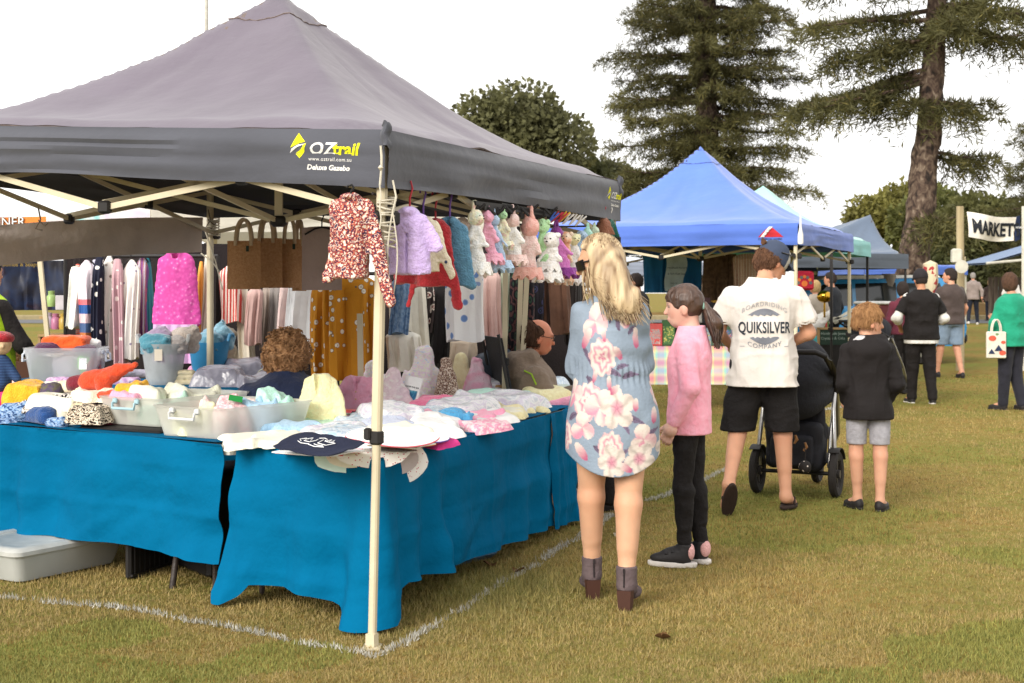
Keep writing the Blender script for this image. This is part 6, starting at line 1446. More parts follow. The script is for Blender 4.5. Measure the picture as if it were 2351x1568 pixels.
for i,(x,y,c,lb)in enumerate(((118,690,'a8c47a','green topped jar on the upper shelf of the far left stall'),(112,740,'c8b8c8','lilac jar on the lower shelf of the far left stall'),(128,742,'c07a9a','pink jar on the lower shelf of the far left stall'),(146,742,'c8a850','yellow jar on the lower shelf of the far left stall'))):
    g=MB();g.lathe([(.035,0),(.04,.02),(.04,.08),(.025,.1),(.028,.13),(.0001,.132)],(0,0,0),14);p=P(x,y+14,11.55);solo('jar',g,mt('jar_'+c,c,rough=.3,bump=0),lb,'jar',p,0,'jars on the far left shelf')
g=MB();g.box((0,0,.45),(1.6,.6,.9),bev=.01);solo('stall_counter',g,mt('counter_cloth','5a3a2a',sc=4,k=.6),'brown counter of the far left stall behind the storage box','counter',Vector((P(40,0,11.9).x,11.9,0)))
g=MB();g.box((0,0,0),(.08,.04,.12),bev=.004);solo('price_card',g,mt('price_card','cfc8cc',bump=0),'white price card by the jars at the far left','card',P(140,695,11.4))
# odd cream poles
for i,(xb,yb,xt,yt,d,lb)in enumerate(((112,800,92,598,10.9,'leaning cream tent pole left of the clothes rack'),(1158,905,1161,560,9.2,'cream tent pole with a yellow button right of the blue block print blouse'),(1188,905,1198,555,9.5,'thin cream tent pole in the middle of the three'),(1196,905,1214,555,9.35,'leaning cream tent pole nearest the seated man'),(828,850,826,720,8.9,'cream tent pole in front of the mustard dress'))):
    a,b=P(xb,yb,d),P(xt,yt,d);a=a+(a-b)*(a.z/max(.01,b.z-a.z));root=thing('tent_pole',lb,'pole',Vector((a.x,a.y,0)),0,'loose tent poles');g=MB();g.bar(a-root.location,b-root.location,.034);part('tube',g,CREAM,root)
    if i in(1,2,3):
        c=P(xb+2+(8 if i==3 else 0),830,d)-root.location;g=MB();g.box(c,(.05,.05,.06),bev=.01);part('clamp',g,BLKP,root)
        if i==1:g=MB();g.box(c+Vector((-.012,-.028,.005)),(.022,.014,.045),bev=.005);part('button',g,mt('yellow_button','e8a818',rough=.4),root)
# tall flag pole behind everything
g=MB();p=ground_at(474,30);g.tube([(0,0,0),(0,0,12)],[.05,.035],10);solo('flag_pole',g,mt('pole_grey','c8c4ba'),'tall pale pole rising behind the grey gazebo roof','pole',p)
# ------------------------------------------------------------------ goods on the right hand table
ang=math.atan2(TE.y,TE.x);RS=ang-math.pi/2 # the shopper side runs along TE
bk_='baby clothes laid on the right table'
wht=cw('white_cotton','f6f2ea',sc=4);ivo=cw('ivory','f2e8d4');lbl=knit('light_blue','a9cbe2','92b6d0');hpk=knit('hot_pink','fa86a6','ee7296');mpk=knit('mid_pink','f2a4bc','e690ac');sky_=knit('sky_blue','4f9cc8','3f86b2');lil=knit('lilac_grey','c0b6d0','aca2c0');bgl=knit('blue_grey','c4cce0','aeb6cf');crk=knit('butter','ece2b4','dccf9c')
silver=mt('crinkled_bag',tex='noise',sc=9,dist=2.5,detail=4,stops=[(.35,'c6ccd8'),(.5,'f2f2f2'),(.62,'d8cfe2'),(.72,'f0f0ee')],rough=.22,bump=.6,bsc=22,spec=.6,k=.9)
silverb=mt('crinkled_bag_blue',tex='noise',sc=9,dist=2.5,detail=4,stops=[(.35,'9fc0d8'),(.5,'dfe8ee'),(.62,'b4c8de'),(.72,'eef0f0')],rough=.22,bump=.6,bsc=22,spec=.6,k=.9)
redspot=mt('red_spotted_cotton',tex='voro',sc=75,stops=[(0,'c8546a'),(.22,'f4efea'),(1,'f4efea')],const=True,bump=.08,k=.95)
blueprint=mt('ocean_print',tex='voro',sc=28,stops=[(0,'5a8ac0'),(.1,'a8d8d0'),(.17,'f6f4ee'),(1,'f6f4ee')],const=True,bump=.08,k=.95)
def bib(label,x,y,r,m,rz=0.0,z=0.0,hang_=0.0,hdir=(0,-1),th=.004,seed=0,trim=None,rect=False,group='cotton baby bibs on the corner of the table'):
    """a flat rounded bib lying on the table; beyond the table edge it bends down"""
    p0=T(x,y,z);root=None;N=36;mb=MB();r*=1.25;hd=Vector((*hdir,0)).normalized()
    def pt(u,v):
        a=2*math.pi*u;R=r*v*((1+.12*math.cos(2*a+.3)-.16*max(0,math.cos(a-1.57))**6)if not rect else .92/max(abs(math.cos(a)),abs(math.sin(a))**1.0*1.05)**.8*(1+.05*math.sin(3*a)))
        q=Vector((R*math.cos(a),R*.85*math.sin(a),0));d=q.dot(hd);e=d-hang_
        z_=.004*n1(q.x*25,q.y*25,seed)+.006*n1(q.x*9,q.y*9,seed+3)
        if hang_ and e>0:
            b=min(e,.02);q=q-hd*(e-b*.6-.12*(e-b));z_-=max(0,e-.008)
            z_+=0;q+=Vector((hd.y,-hd.x,0))*.01*math.sin(e*40+seed)
        return Vector((q.x,q.y,z_+.004))
    mb.grid(pt,N,12,thick=th);o=solo('baby_bib',mb,m,label,'bib',p0,rz,group);lean_to(o,.0 if hang_ else .17,rz,r*1.7)
    if trim:
        t=MB();t.tube([pt(i/N,1.0)for i in range(N+1)],.0035,5);part('trim',t,trim,o)
    return o
lump('folded cream baby wrap at the near left end of the right table','baby wrap',592,1022,.26,.22,.022,ivo,.3,1,'baby_wrap',bk_,kind='slab',wr=.2)
lump('light blue folded knit behind the navy bib','knitwear',680,1000,.25,.17,.05,lbl,-.2,2,'folded_knit',bk_,kind='sleeves')
stk=[('e8dfd4',.26),('d8b8a0',.255),('c8463e',.262),('f0ece4',.25),('e6c83e',.245),('f2eee8',.255),('e8a0a8',.25),('f4f0ea',.25)]
for i,(c,w_)in enumerate(stk):
    w_*=1.2;g=MB();g.grid(lambda u,v:(w_*(u-.5)*(1+.06*math.sin(3*v+i)),.24*(v-.5),.004+.003*n1(u*4,v*4,i)-.002*math.sin(math.pi*u)),14,10,thick=.0045)
    solo('bib_cloth',g,cw('bib_'+c,c),['off white folded cloth at the bottom of the bib pile','tan folded cloth second from the bottom of the bib pile','red edged folded cloth low in the bib pile','white folded cloth in the middle of the bib pile','yellow folded cloth in the bib pile','cream folded cloth above the yellow one','pink folded cloth near the top of the bib pile','white folded cloth just under the navy bib'][i],'cloth',T(733,1036,.009*i),-.35+.05*((i*37)%7-3),'folded cloths in the navy bib pile')
navy=mt('navy_bib','252a40',rough=.85,k=.9,bump=.1)
nb=bib('navy bib printed with white line drawings of a boat and anchor, on the bib pile',728,1034,.14,navy,-.55,.08,seed=3,rect=True)
g=MB();rr=random.Random(4)
def sk(pts):g.tube([(x*.1,y*.085,.013)for x,y in pts],.0018,4)
sk([(-.7,.1),(-.55,.5),(-.4,.1)]);sk([(-.62,-.1),(-.3,-.15),(-.2,.2),(-.25,.45)]);sk([(-.8,-.3),(-.5,-.5),(-.1,-.45)]);sk([(0,.5),(.1,-.1),(.6,-.2),(.75,.3),(.3,.3),(.1,.5)]);sk([(.2,.3),(.3,.7),(.4,.3)]);sk([(.5,.3),(.45,.7),(.6,.32)]);sk([(-.1,-.5),(.3,-.65),(.7,-.5)]);sk([(.05,-.3),(.3,-.4),(.55,-.35)]);sk([(-.3,.6),(-.1,.75),(.1,.65)]);sk([(-.75,.3),(-.9,.0),(-.7,-.2)])
part('drawing',g,wht,nb)
dS=(TAp-TB).normalized();outn=(math.sin(-.66)*0-.62,-.79)
bib('pale mint bib at the bottom of the pile hanging over the table edge',815,1044,.135,cw('mintbib','d4ebe2'),.1,.002,.045,(-.35,-1),seed=5)
bib('cream bib with yellow spots hanging over the table edge',838,1042,.125,mt('yellow_spots',tex='voro',sc=40,stops=[(0,'d8b040'),(.16,'f4eed8'),(1,'f4eed8')],const=True,bump=.08,k=.95),.2,.010,.05,(-.3,-1),seed=6)
bib('white bib with small red spots on top, hanging over the table edge',860,1040,.135,redspot,.25,.018,.055,(-.1,-1),seed=7)
bib('red spotted white bib drooping lowest behind the corner pole',906,1036,.13,redspot,-.5,.010,.012,(.85,-.6),seed=8,trim=wht)
bib('taupe lined bib drooping under the red spotted one',898,1040,.10,cw('greybib','c8bab8'),-.6,.004,.03,(.85,-.6),seed=9)
for i,(c,lb)in enumerate((('d85060','striped red and white cloth lowest in the ocean print pile'),('e8e4da','white cloth in the ocean print pile'),('c8a078','tan cloth in the ocean print pile'),('e88a3e','orange edged cloth in the ocean print pile'),('5a4a3a','dark leopard cloth in the ocean print pile'),('f2eee8','white cloth near the top of the ocean print pile'))):
    g=MB();g.grid(lambda u,v:(.24*(u-.5),.2*(v-.5)*(1+.1*math.sin(4*u+i)),.004+.003*n1(u*4,v*4,i+9)),12,10,thick=.0048)
    solo('bib_cloth',g,cw('bib_'+c,c),lb,'cloth',T(922,1022,.011*i),-.5+.08*(i%3),'folded cloths in the ocean print pile')
bib('white bib with a blue and green ocean print on top of its pile',900,1016,.155,blueprint,-.3,.07,seed=11,trim=cw('redtrim','c85a6a'))
bib('white bib with a purple edge beside the white jackets',958,1012,.12,mt('pinkflower',tex='voro',sc=34,stops=[(0,'d88aa8'),(.15,'f6f0ee'),(1,'f6f0ee')],const=True,bump=.08,k=.95),-.5,.03,seed=12,trim=cw('purple_trim','6a4a9a'))
lump('white fleece baby jacket with a sleeve over the table edge','jacket',1000,990,.27,.2,.075,wht,.9,21,'baby_jacket',bk_,kind='sleeves',wr=.5)
lump('second white folded jacket under the fleece one','jacket',985,1008,.22,.2,.04,wht,.7,22,'baby_jacket',bk_,kind='slab')
lump('hot pink folded cloth under the white jackets','cloth',1012,1026,.12,.10,.025,cw('cerise','d83a8a'),.8,23,'folded_cloth',bk_,kind='slab')
beanie('sky blue ribbed beanie with a pompom on the right table',1040,985,.075,sky_,-.5,1,True,1.35)
lump('pale blue grey knitted jumper beside the hot pink knit','jumper',955,970,.22,.18,.06,bgl,-.2,24,'knitted_jumper',bk_,kind='sleeves')
lump('hot pink knitted baby jumper across the middle of the table','jumper',1005,944,.34,.2,.085,hpk,-.3,25,'knitted_jumper',bk_,kind='sleeves',wr=.5)
lump('pink knitted baby top with a picot hem beside the blue beanie','baby top',1085,975,.27,.2,.06,mpk,.2,26,'knitted_jersey',bk_,kind='sleeves',wr=.5)
lump('pale pink lacy knit hanging at the table edge','knitwear',1112,990,.2,.17,.04,mel('lacepink',['f2a8c0','f6d8dc','f4c0cf'],40,.95),.6,27,'knitted_shawl',bk_,kind='slab',wr=.6)
lump('lilac knitted cardigan near the long table edge','cardigan',1115,955,.24,.2,.05,lil,.4,28,'knitted_cardigan',bk_,kind='sleeves')
lump('cream cotton top with folded sleeves near the long table edge','top',1150,962,.22,.2,.035,ivo,.5,29,'cotton_top',bk_,kind='sleeves')
lump('butter yellow knitted sleeve piece at the table edge','knitwear',1180,948,.3,.16,.04,crk,-.2,30,'knitted_piece',bk_,kind='sleeves')
for i,(x,y,w_,dpt,h,m,lb)in enumerate(((1095,925,.34,.3,.07,silver,'shiny wrapped garment behind the hot pink jumper'),(1150,915,.36,.3,.075,silver,'shiny wrapped garment right of the pink standing knit'),(1205,922,.34,.3,.065,silver,'crinkled plastic bag of knits in the middle of the far end'),(1225,908,.4,.3,.06,silverb,'bluish wrapped garment along the back of the far end'),(1285,912,.36,.3,.05,mt('mintwrap','cfe4da','f0ece0',sc=8,rough=.3,bump=.4,bsc=20),'pale mint wrapped garment at the far end by the woman'),(1255,927,.3,.24,.05,crk,'yellow knit at the far end of the table'),(1300,930,.26,.2,.04,mpk,'pink knit at the far end edge next to the woman'))):
    lump(lb,'wrapped garment' if 'wrapped' in lb or 'bag' in lb else 'knitwear',x,y,w_,dpt,h,m,.4*i,40+i,'wrapped_garment',bk_,kind='pile' if i%2 else 'lump',wr=.7)
lump('pale blue wrapped garment just right of the corner pole','wrapped garment',935,972,.26,.22,.055,silverb,.2,50,'wrapped_garment',bk_,kind='lump',wr=.8)
lump('clear bag of pale knits left of the corner pole','wrapped garment',820,985,.22,.18,.05,silverb,.5,51,'wrapped_garment',bk_,kind='lump',wr=.8)
lump('yellow and blue baby sandal shaped booties by the navy bib','booties',800,1002,.12,.08,.04,knit('booties','e8c070'),.2,52,'baby_booties',bk_,kind='mitt')
lump('folded lilac knit in a bag at the foot of the cream cardigan','knitwear',745,980,.17,.12,.05,mel('lilacbag',['c8b8dc','e0d4ea','b8a4cc'],60,.95),-.5,53,'folded_knit',bk_,kind='slab')
lump('pale green knit under the cream cardigan','knitwear',722,985,.24,.16,.03,knit('pale_green','bfe6c6'),.1,54,'folded_knit',bk_,kind='slab')
for i,(u,v,w_,dpt,h,m,kd,lb)in enumerate(((.25,.30,.3,.22,.04,silverb,'pile','pale blue wrapped knit between the basket and the navy bib'),(.45,.62,.26,.24,.05,silver,'lump','wrapped white knit behind the pale blue folded knit'),(.55,.25,.28,.22,.05,ivo,'slab','ivory folded cloth under the ocean print bib'),(.8,.45,.3,.24,.05,bgl,'sleeves','blue grey knit lying below the framed picture'),
        (1.0,.2,.28,.2,.04,wht,'slab','white folded cotton under the blue beanie'),(1.15,.62,.3,.24,.06,silver,'pile','wrapped lilac knit at the foot of the pastel coat'),(1.3,.35,.3,.22,.05,mpk,'sleeves','mid pink knit between the beanie and the lilac cardigan'),(1.5,.55,.32,.26,.06,silverb,'lump','wrapped blue knit in front of the leopard wrap'),(1.6,.15,.26,.2,.035,wht,'slab','white cotton piece hanging near the long edge'),
        (1.8,.4,.32,.26,.06,silver,'pile','wrapped white knit at the foot of the bright pink dress'),(2.0,.15,.3,.2,.04,crk,'sleeves','butter knit lying along the long edge'),(2.1,.6,.32,.26,.05,silverb,'lump','wrapped pale knit at the back of the far half'),(2.4,.3,.32,.28,.05,silver,'pile','wrapped garment over the seam of the two blue cloths'),(2.7,.55,.34,.28,.05,mint,'slab','mint knit at the far back end of the table'),(.10,.75,.28,.2,.04,ivo,'sleeves','ivory cotton top at the near back corner beside the tub'))):
    lump(lb,'garment',0,0,w_,dpt,h,m,RS+.5*i,240+i,'folded_garment',bk_,kind=kd,wr=.6,at=TAp+TE*u+TW*v+Vector((0,0,.008)))
# garments standing on little stands at the back of the table
def stand(label,x,y,w,h,m,rz,cat='cardigan',name='standing_cardigan',sl=.75,d=None,seed=0,sd=((-.25,-1),(.3,-.95)),shape=None,thick=.05):
    p=T(x,y);root=thing(name,label,cat,p,rz,'knits on display stands')
    if shape=='cone':
        f=cap((0,0,.0),(0,0,h*.86),w*.5,w*.24,.75);f=U(f,cap((-w*.3,0,h*.5),(-w*.5,-.02,h*.12),w*.15,w*.18,.8),cap((w*.3,0,h*.5),(w*.5,-.02,h*.12),w*.15,w*.18,.8),k=.03)
        f0=f;f=lambda q:f0(q)-.012*vn(q*np.array((1.6,1.6,.35),np.float32),14,seed)-.004*vn(q,40,seed);f=MX(f,plane((0,0,-1),-.0))
        me=net(name,f,(-w,-w,-.01),(w,w,h*1.2),.007);part('garment',me,m,root)
    else:
        W2=w/2;rows=[(0,0,0,W2*1.1,thick),(h*.5,0,0,W2,thick),(h*.85,0,0,W2*.85,thick),(h,0,0,W2*.4,thick*.8)]
        q=[cap((sx*W2*.75,0,h*.84),(sx*W2*.75+sd[i][0]*h*sl,-.04,h*.84+sd[i][1]*h*sl),w*.17,w*.13,.6)for i,sx in enumerate((-1,1))]if sl else[]
        f=U(stack(rows,2.5),*q,k=.02);f=SUB(f,cap((0,-.03,h*1.03),(0,-thick,h*.6),W2*.3,.004))if sl else SUB(f,cap((0,-.03,h*1.05),(0,-thick,h*.5),W2*.36,.004))
        f0=f;f=lambda p_:f0(p_)-.006*vn(p_*np.array((1.4,1,.4),np.float32),16,seed)-.002*vn(p_,60,seed);f=MX(f,plane((0,0,-1),-.002))
        me=net(name,f,(-w,-.12,-.01),(w,.12,h*1.12),.0065);part('garment',me,m,root)
    return root
butter=knit('butter_cardigan','f2e6b8','e6d8a4')
stand('butter yellow knitted baby cardigan propped upright behind the tubs',737,982,.19,.29,butter,-.25,sl=.85,sd=((-.22,-1),(.3,-.9)),seed=1)
r_=stand('bright pink short sleeved knitted vest on a stand',822,945,.185,.215,knit('vest_pink','ffaac2','fa9cb6'),-.15,'vest','standing_vest',sl=.3,sd=((-.5,-.8),(.55,-.8)),seed=2)
g=MB()
for z in(.08,.125):g.lathe([(.0001,-.004),(.006,0),(.0001,.004)],(.0,-.055,z),8,axis='y')
part('buttons',g,cw('buttonp','e8b090'),r_)
pastel=mel('pastel',['c8d4ee','f6dce6','fff0d4','e6d0ea','fcd6d0','d4def0'],18,1.15,(1.5,1,2.2),const=False)
stand('pastel mottled knit half hidden behind the corner pole',858,930,.22,.27,pastel,.2,'knitwear','standing_knit',shape='cone',seed=3)
stand('tall pastel mottled hooded baby coat on a stand',972,922,.27,.36,pastel,.1,'coat','standing_coat',shape='cone',seed=4)
stand('pale pink and white baby dress beside the framed picture',905,945,.19,.26,mel('palep',['f0dce0','e6ccd4','f4ece8'],22,.92,const=False),.2,'dress','standing_dress',shape='cone',seed=5)
stand('brown leopard print knitted wrap standing upright',1026,926,.13,.33,mel('leopard',['e6d4c4','7a5648','d8c0ac','6a4a40'],75,.9,(1,1,1)),0,'wrap','standing_wrap',shape='cone',seed=6)
stand('cream flared knitted dress on a stand',1060,916,.17,.31,knit('cream_dress','eadfb8','dccf9f'),0,'dress','standing_dress',shape='cone',seed=7)
stand('bright pink flared knitted dress on a stand',1098,920,.17,.30,mel('pinkdress',['ffb0c8','ffccd8','ff9cb8'],8,1.1,const=False),0,'dress','standing_dress',shape='cone',seed=8)
lump('small lilac knitted bootie pair at the foot of the bright pink dress','booties',1112,912,.08,.08,.07,lil,0,60,'baby_booties',None)
# framed picture
root=thing('picture_card','leaning white picture pack with a blue fish scene','picture',T(932,945),-.25);q=Matrix.Rotation(-.25,3,'X')@Matrix.Rotation(.18,3,'Y')
g=MB();g.box(q@Vector((0,0,.11)),(.11,.012,.22),q);part('card',g,wht,root)
g=MB();g.sm=False;g.add([q@Vector(v)for v in((-.042,-.0085,.02),(.042,-.0085,.02),(.042,-.0085,.135),(-.042,-.0085,.135))],[(0,1,2,3)]);part('picture',g,mt('fish_scene',tex='noise',sc=16,dist=1.5,stops=[(.3,'2a5a8a'),(.45,'4a9ab8'),(.55,'8ac0cc'),(.63,'c86a7a'),(.68,'e8c040')],bump=0,k=.85),root)
part('lettering',decal([shift2(text2d("UNDER THE SEA",.013,.01,0,1,'CENTER'),0,.15,0)],lambda x,y:q@Vector((x,-.009,y))),[NAVYP],root)
# wire basket
root=thing('wire_basket','white openwork basket holding an orange packet and black yarn','basket',T(822,968),-.35)
g=MB();g.box((0,0,.004),(.2,.15,.006))
for z in(.05,.035,.02):
    g.tube([(-.1,-.075,z),(.1,-.075,z),(.1,.075,z),(-.1,.075,z),(-.1,-.075,z)],.003 if z<.05 else .005,5)
for i in range(17):
    for y in(-.075,.075):g.bar((-.1+i*.0125,y,0),(-.1+i*.0125,y,.05),.003)
part('body',g,WHITEP,root)
def child_lump(label,cat,name,loc,w,dp,h,m,seed,kind='lump',wr=.5,rz=0):return lump(label,cat,0,0,w,dp,h,m,rz,seed,name,None,at=Vector(loc),kind=kind,wr=wr)
child_lump('pink and orange packet lying in the white basket','packet','packet',T(808,960,.02),.14,.1,.05,mt('orange_packet',tex='noise',sc=8,stops=[(.45,'f0603a'),(.55,'f07a9a')],rough=.3,bump=.1),61,'slab',.1)
g=MB();rr=np.random.default_rng(2);pts=[T(835,950,.055)+Vector((.055*math.sin(i*.7)+rr.normal(0,.015),.03*math.cos(i*1.1),.012*math.sin(i*1.9)))for i in range(90)]
g.tube(pts,.003,4);tag(part('yarn',g,mt('black_yarn','241e1e')),'tangle of black cord on top of the white basket','cord')
lump('mauve striped cushion behind the pink vest','cushion',812,925,.22,.2,.13,strp('mauve_cushion',['d890c0','f2e4ec','c87ab0'],16,'wavez',1),.1,62,'cushion',None,kind='lump',wr=.3)
# ------------------------------------------------------------------ goods on the left hand table
lk='woollens piled on the left table'
rzT=math.atan2(-.575,.818)
p1=T(466,1010)+Vector((.09,.33,0));p2=T(316,990)+Vector((.12,.33,0))
latch_tub('open clear tub of baby knits at the right end of the left table',p1+Vector((0,0,.006)),rzT+math.pi/2+.06,.70,.50,.155,False,'open clear tubs on the left table','f6f2ea',.38,'f2f2f0')
latch_tub('open clear tub with blue handles standing on a black tray',p2+Vector((0,0,.025)),rzT+math.pi/2+.06,.70,.48,.150,False,'open clear tubs on the left table','f4f4ec',.38,'b8dce6')
g=MB();g.box((0,0,.010),(.6,.8,.02),bev=.008);solo('black_tray',g,BLKP,'black plastic tray under the tub with blue handles','tray',p2+Vector((-.0,-.03,0)),rzT+.06)
ct='baby knits in the open tubs'
for(dx,dy,w_,dpt,h,m,s_,lb)in((-.08,-.2,.2,.16,.13,knit('lemon','f2e8b8'),1,'lemon baby knit at the front of the right tub'),(.02,-.08,.24,.2,.17,mel('pinkwhite',['f6dcdc','f0b8c0','f8f0ee'],30,.95),2,'pink and white knitted bundle in the right tub'),(.10,.08,.2,.18,.17,lbl,3,'light blue knit in the right tub'),(.08,.24,.22,.14,.17,mint,4,'mint knit at the back of the right tub'),(-.08,.12,.2,.3,.13,pp,5,'pale pink knit along the left side of the right tub')):
    v=Matrix.Rotation(rzT+.06,3,'Z')@Vector((dx,dy,0));lump(lb,'knitwear',0,0,w_*1.3,dpt*1.5,h*1.7,m,.4*s_,70+s_,'baby_knit',ct,at=p1+v+Vector((0,0,.012)),wr=.8)
g=MB();g.box((0,0,0),(.07,.05,.004));o=solo('yarn_label',g,mt('green_label',tex='grad',stops=[(0,'2a9a4a'),(1,'2a9a4a')],bump=0),'green and white wool label on the pink and white bundle','label',p1+Vector((.02,-.07,.185)),.2);o.rotation_euler=(.5,.2,.2)
for(dx,dy,w_,dpt,h,m,s_,lb)in((-.05,.15,.34,.3,.15,knit('ivory_wool','f2ead0'),1,'ivory folded knit in the tub with blue handles'),(.05,-.12,.3,.24,.13,knit('pale_mint','bfe8d2'),2,'mint knit showing through the tub with blue handles'),(-.1,-.1,.2,.2,.15,ivo,3,'cream lacy knit at the front of the tub with blue handles')):
    v=Matrix.Rotation(rzT+.06,3,'Z')@Vector((dx,dy,0));lump(lb,'knitwear',0,0,w_*1.3,dpt*1.5,h*1.7,m,.4*s_,80+s_,'baby_knit',ct,at=p2+v+Vector((0,0,.03)),wr=.8)
tweed=mel('tweed',['1f1d22','e4dcd2','2a2a30','8a8a90'],55,.9);tweedb=mel('brown_tweed',['2f241e','e8d8c0','4a3a2e','c8b49a'],60,.9);bmel=mel('blue_mel',['2f4a78','7f9fc8','a8bcd8','4a6a9a'],50,.9);navk=knit('royal_navy','1f4a86','173a6c');yelk=knit('golden','eab02a','d89a1c');orgk=knit('orange_red','cf4a26','b83c1c');mar=knit('maroon','7a1f30');olv=mel('olive',['6a6a3a','5a4a6a','4a5a3a'],14,.9,const=False)
L1=[(212,962,.26,.22,.075,tweedb,'pile','cream fur trimmed brown tweed hat at the front edge of the left table',.3),(185,948,.16,.14,.09,knit('fur','ead6b4','d8c09a'),'lump','cream furry cuff on top of the brown tweed',.2),(92,962,.3,.17,.075,navk,'mitt','royal blue ribbed mitten at the front of the left table',-.2),(130,978,.14,.1,.05,bmel,'mitt','small blue and black knitted bootie at the front edge',.1),
      (40,958,.26,.18,.1,bmel,'mitt','light blue mottled mitten at the front left',.2),(105,938,.32,.2,.1,tweed,'sleeves','black and white tweed scarf on the left table',.5),(160,918,.3,.24,.07,tweed,'slab','black and white tweed piece behind the cream stack',.3),(15,970,.16,.16,.06,bmel,'lump','blue grey knitted piece at the bottom left corner',0),
      (140,930,.36,.26,.06,ivo,'pile','stack of ivory knitted doilies with scalloped edges',.25),(215,912,.32,.26,.09,knit('cream_shawl','f2e6d0','e8dac0'),'sleeves','cream knitted shawl with pointed corners beside the red mittens',-.2),(172,893,.24,.14,.06,knit('oat_mitten','e6d8bc','d6c6a4'),'mitt','oatmeal knitted gloves lying in front of the red mittens',.3),
      (245,892,.34,.16,.18,orgk,'cone','orange red knitted mitten standing up, taller of the two',.35),(268,890,.3,.14,.2,orgk,'cone','orange red knitted mitten behind the taller one',.25),(200,890,.26,.14,.12,mar,'cone','maroon knitted mitten behind the oatmeal gloves',.25),(296,896,.2,.2,.12,yelk,'lump','golden yellow knitted mitten right of the red ones',.6),(255,916,.16,.12,.06,orgk,'mitt','small red mitten under the cream shawl',.3),(298,908,.2,.16,.05,mpk,'slab','pink folded knit under the golden mitten',.2),
      (62,918,.26,.2,.1,yelk,'pile','golden yellow ribbed hat with a blue patch',.5),(12,915,.2,.18,.1,yelk,'mitt','golden yellow mitten at the left edge',-.4),(5,940,.16,.2,.12,knit('neon_pink','ee2f7a','d82268'),'mitt','bright pink mitten at the left edge',1.2),(112,905,.28,.18,.06,olv,'mitt','olive and purple knitted piece in the middle of the pile',-.3),(55,893,.36,.14,.06,mel('coral_stripe',['f0705a','f6e0d4','f29a86'],26,.95),'mitt','coral and white striped knitted scarf at the back of the pile',.1),
      (18,893,.26,.2,.08,ivo,'lump','cream knitted piece at the back left of the pile',0),(108,893,.2,.12,.06,ivo,'mitt','ivory mitten at the back of the pile',.2),(25,905,.16,.16,.05,mpk,'lump','pink knit between the yellow pieces',0)]
def heap(x,y):
    k=(x-CX)/F;s=(k*TL0.y-TL0.x)/(TLd.x-k*TLd.y);df=TL0.y+s*TLd.y;yf=HY+(CZ-ZT)*F/df
    t=min(1,max(0,(yf-y)/(yf-868)));d=df+.10+.62*t;p=P(x,y,d);p.z=max(p.z,ZT+.004);return p
for i,(x,y,c,lb)in enumerate(((60,925,tweed,'dark tweed knits at the bottom of the left pile'),(170,925,ivo,'cream knits at the bottom of the pile by the tub'),(250,918,mar,'maroon knits at the bottom of the pile behind the doilies'),(20,905,olv,'olive knits at the bottom of the pile at the left edge'))):
    p=heap(x,y);q=p.copy();q.z=ZT+.004;lump(lb,'knitwear',0,0,.42,.42,max(.05,p.z-ZT)*1.25,c,.3*i,190+i,'knitted_piece',lk,kind='lump',wr=.3,at=q)
for i,(x,y,w_,dpt,h,m,kd,lb,rz)in enumerate(L1):lump(lb,'hat' if ' hat' in lb else 'mitten' if 'mitten' in lb else 'knitwear',0,0,w_,dpt,h,m,rz+rzT,100+i,'knitted_mitten' if 'mitten' in lb else 'knitted_hat' if ' hat' in lb else 'knitted_piece',lk,kind=kd,wr=.55,at=heap(x,y+8))
g=MB();g.grid(lambda u,v:(.07*(u-.5),.08*(v-.5),.012*math.sin(math.pi*u)),6,6,thick=.004);o=solo('blue_patch',g,knit('patch_blue','15407a'),'dark blue knitted square folded over the golden hat','knitted square',heap(66,910)+Vector((0,-.06,.06)),.3);o.rotation_euler=(.55,.1,.2)
g=MB();g.box((0,0,.27),(.6,.5,.54),bev=.02);solo('stock_crate',g,BLKP,'black stock crate in the dark gap between the two blue cloths','crate',Vector((-1.45,7.5,0)),.6)
# ------------------------------------------------------------------ goods on the back table
root=latch_tub('large clear storage box full of coloured knits on the back table',TBk(140,880)+Vector((0,.12,.003)),0.05,.50,.36,.235,False,'clear boxes on the back table','eef0f4',.2,'e0e4ee','storage box',taper=.84)
g=MB();g.box((.15,-.165,.13),(.05,.003,.075));part('label_sheet',g,wht,root)
pB=TBk(140,880)+Vector((0,.12,.01))
for i,(dx,w_,dpt,h,m,lb)in enumerate(((-.14,.2,.24,.17,knit('dark_green_wool','4a5a3a'),'dark green knit inside the clear box'),(.02,.26,.24,.19,knit('grey_knit','a8a6ac'),'grey knitted hat inside the clear box'),(.13,.14,.2,.2,knit('lime','7ad85a'),'lime green knit inside the clear box'),(.18,.1,.2,.19,redk,'red knit inside the clear box'))):child_lump(lb,'knitwear','baby_knit',pB+Vector((dx,0,0)),w_,dpt,h,m,130+i,'lump',.6)
child_lump('bright orange knitted bundle on top of the clear box','knitwear','knitted_bundle',pB+Vector((-.0,0,.205)),.30,.2,.10,knit('orange_wool','dd5a22','c84c18'),141,'slab',.4)
child_lump('dark purple knit under the orange bundle','knitwear','knitted_bundle',pB+Vector((-.1,-.05,.19)),.2,.18,.08,knit('dark_purple','4a2040'),142);child_lump('dark purple knit at the right under the orange bundle','knitwear','knitted_bundle',pB+Vector((.14,-.05,.19)),.16,.18,.06,knit('dark_purple','4a2040'),143);child_lump('white fluffy knit behind the orange bundle','knitwear','knitted_bundle',pB+Vector((.08,.08,.2)),.26,.16,.10,wh1,144)
clearb=mt('clear_bucket','d8dcdc',rough=.35,bump=.03,alpha=.5);blueb=mt('blue_bucket','3f94c4',rough=.4,bump=.03,k=.8)
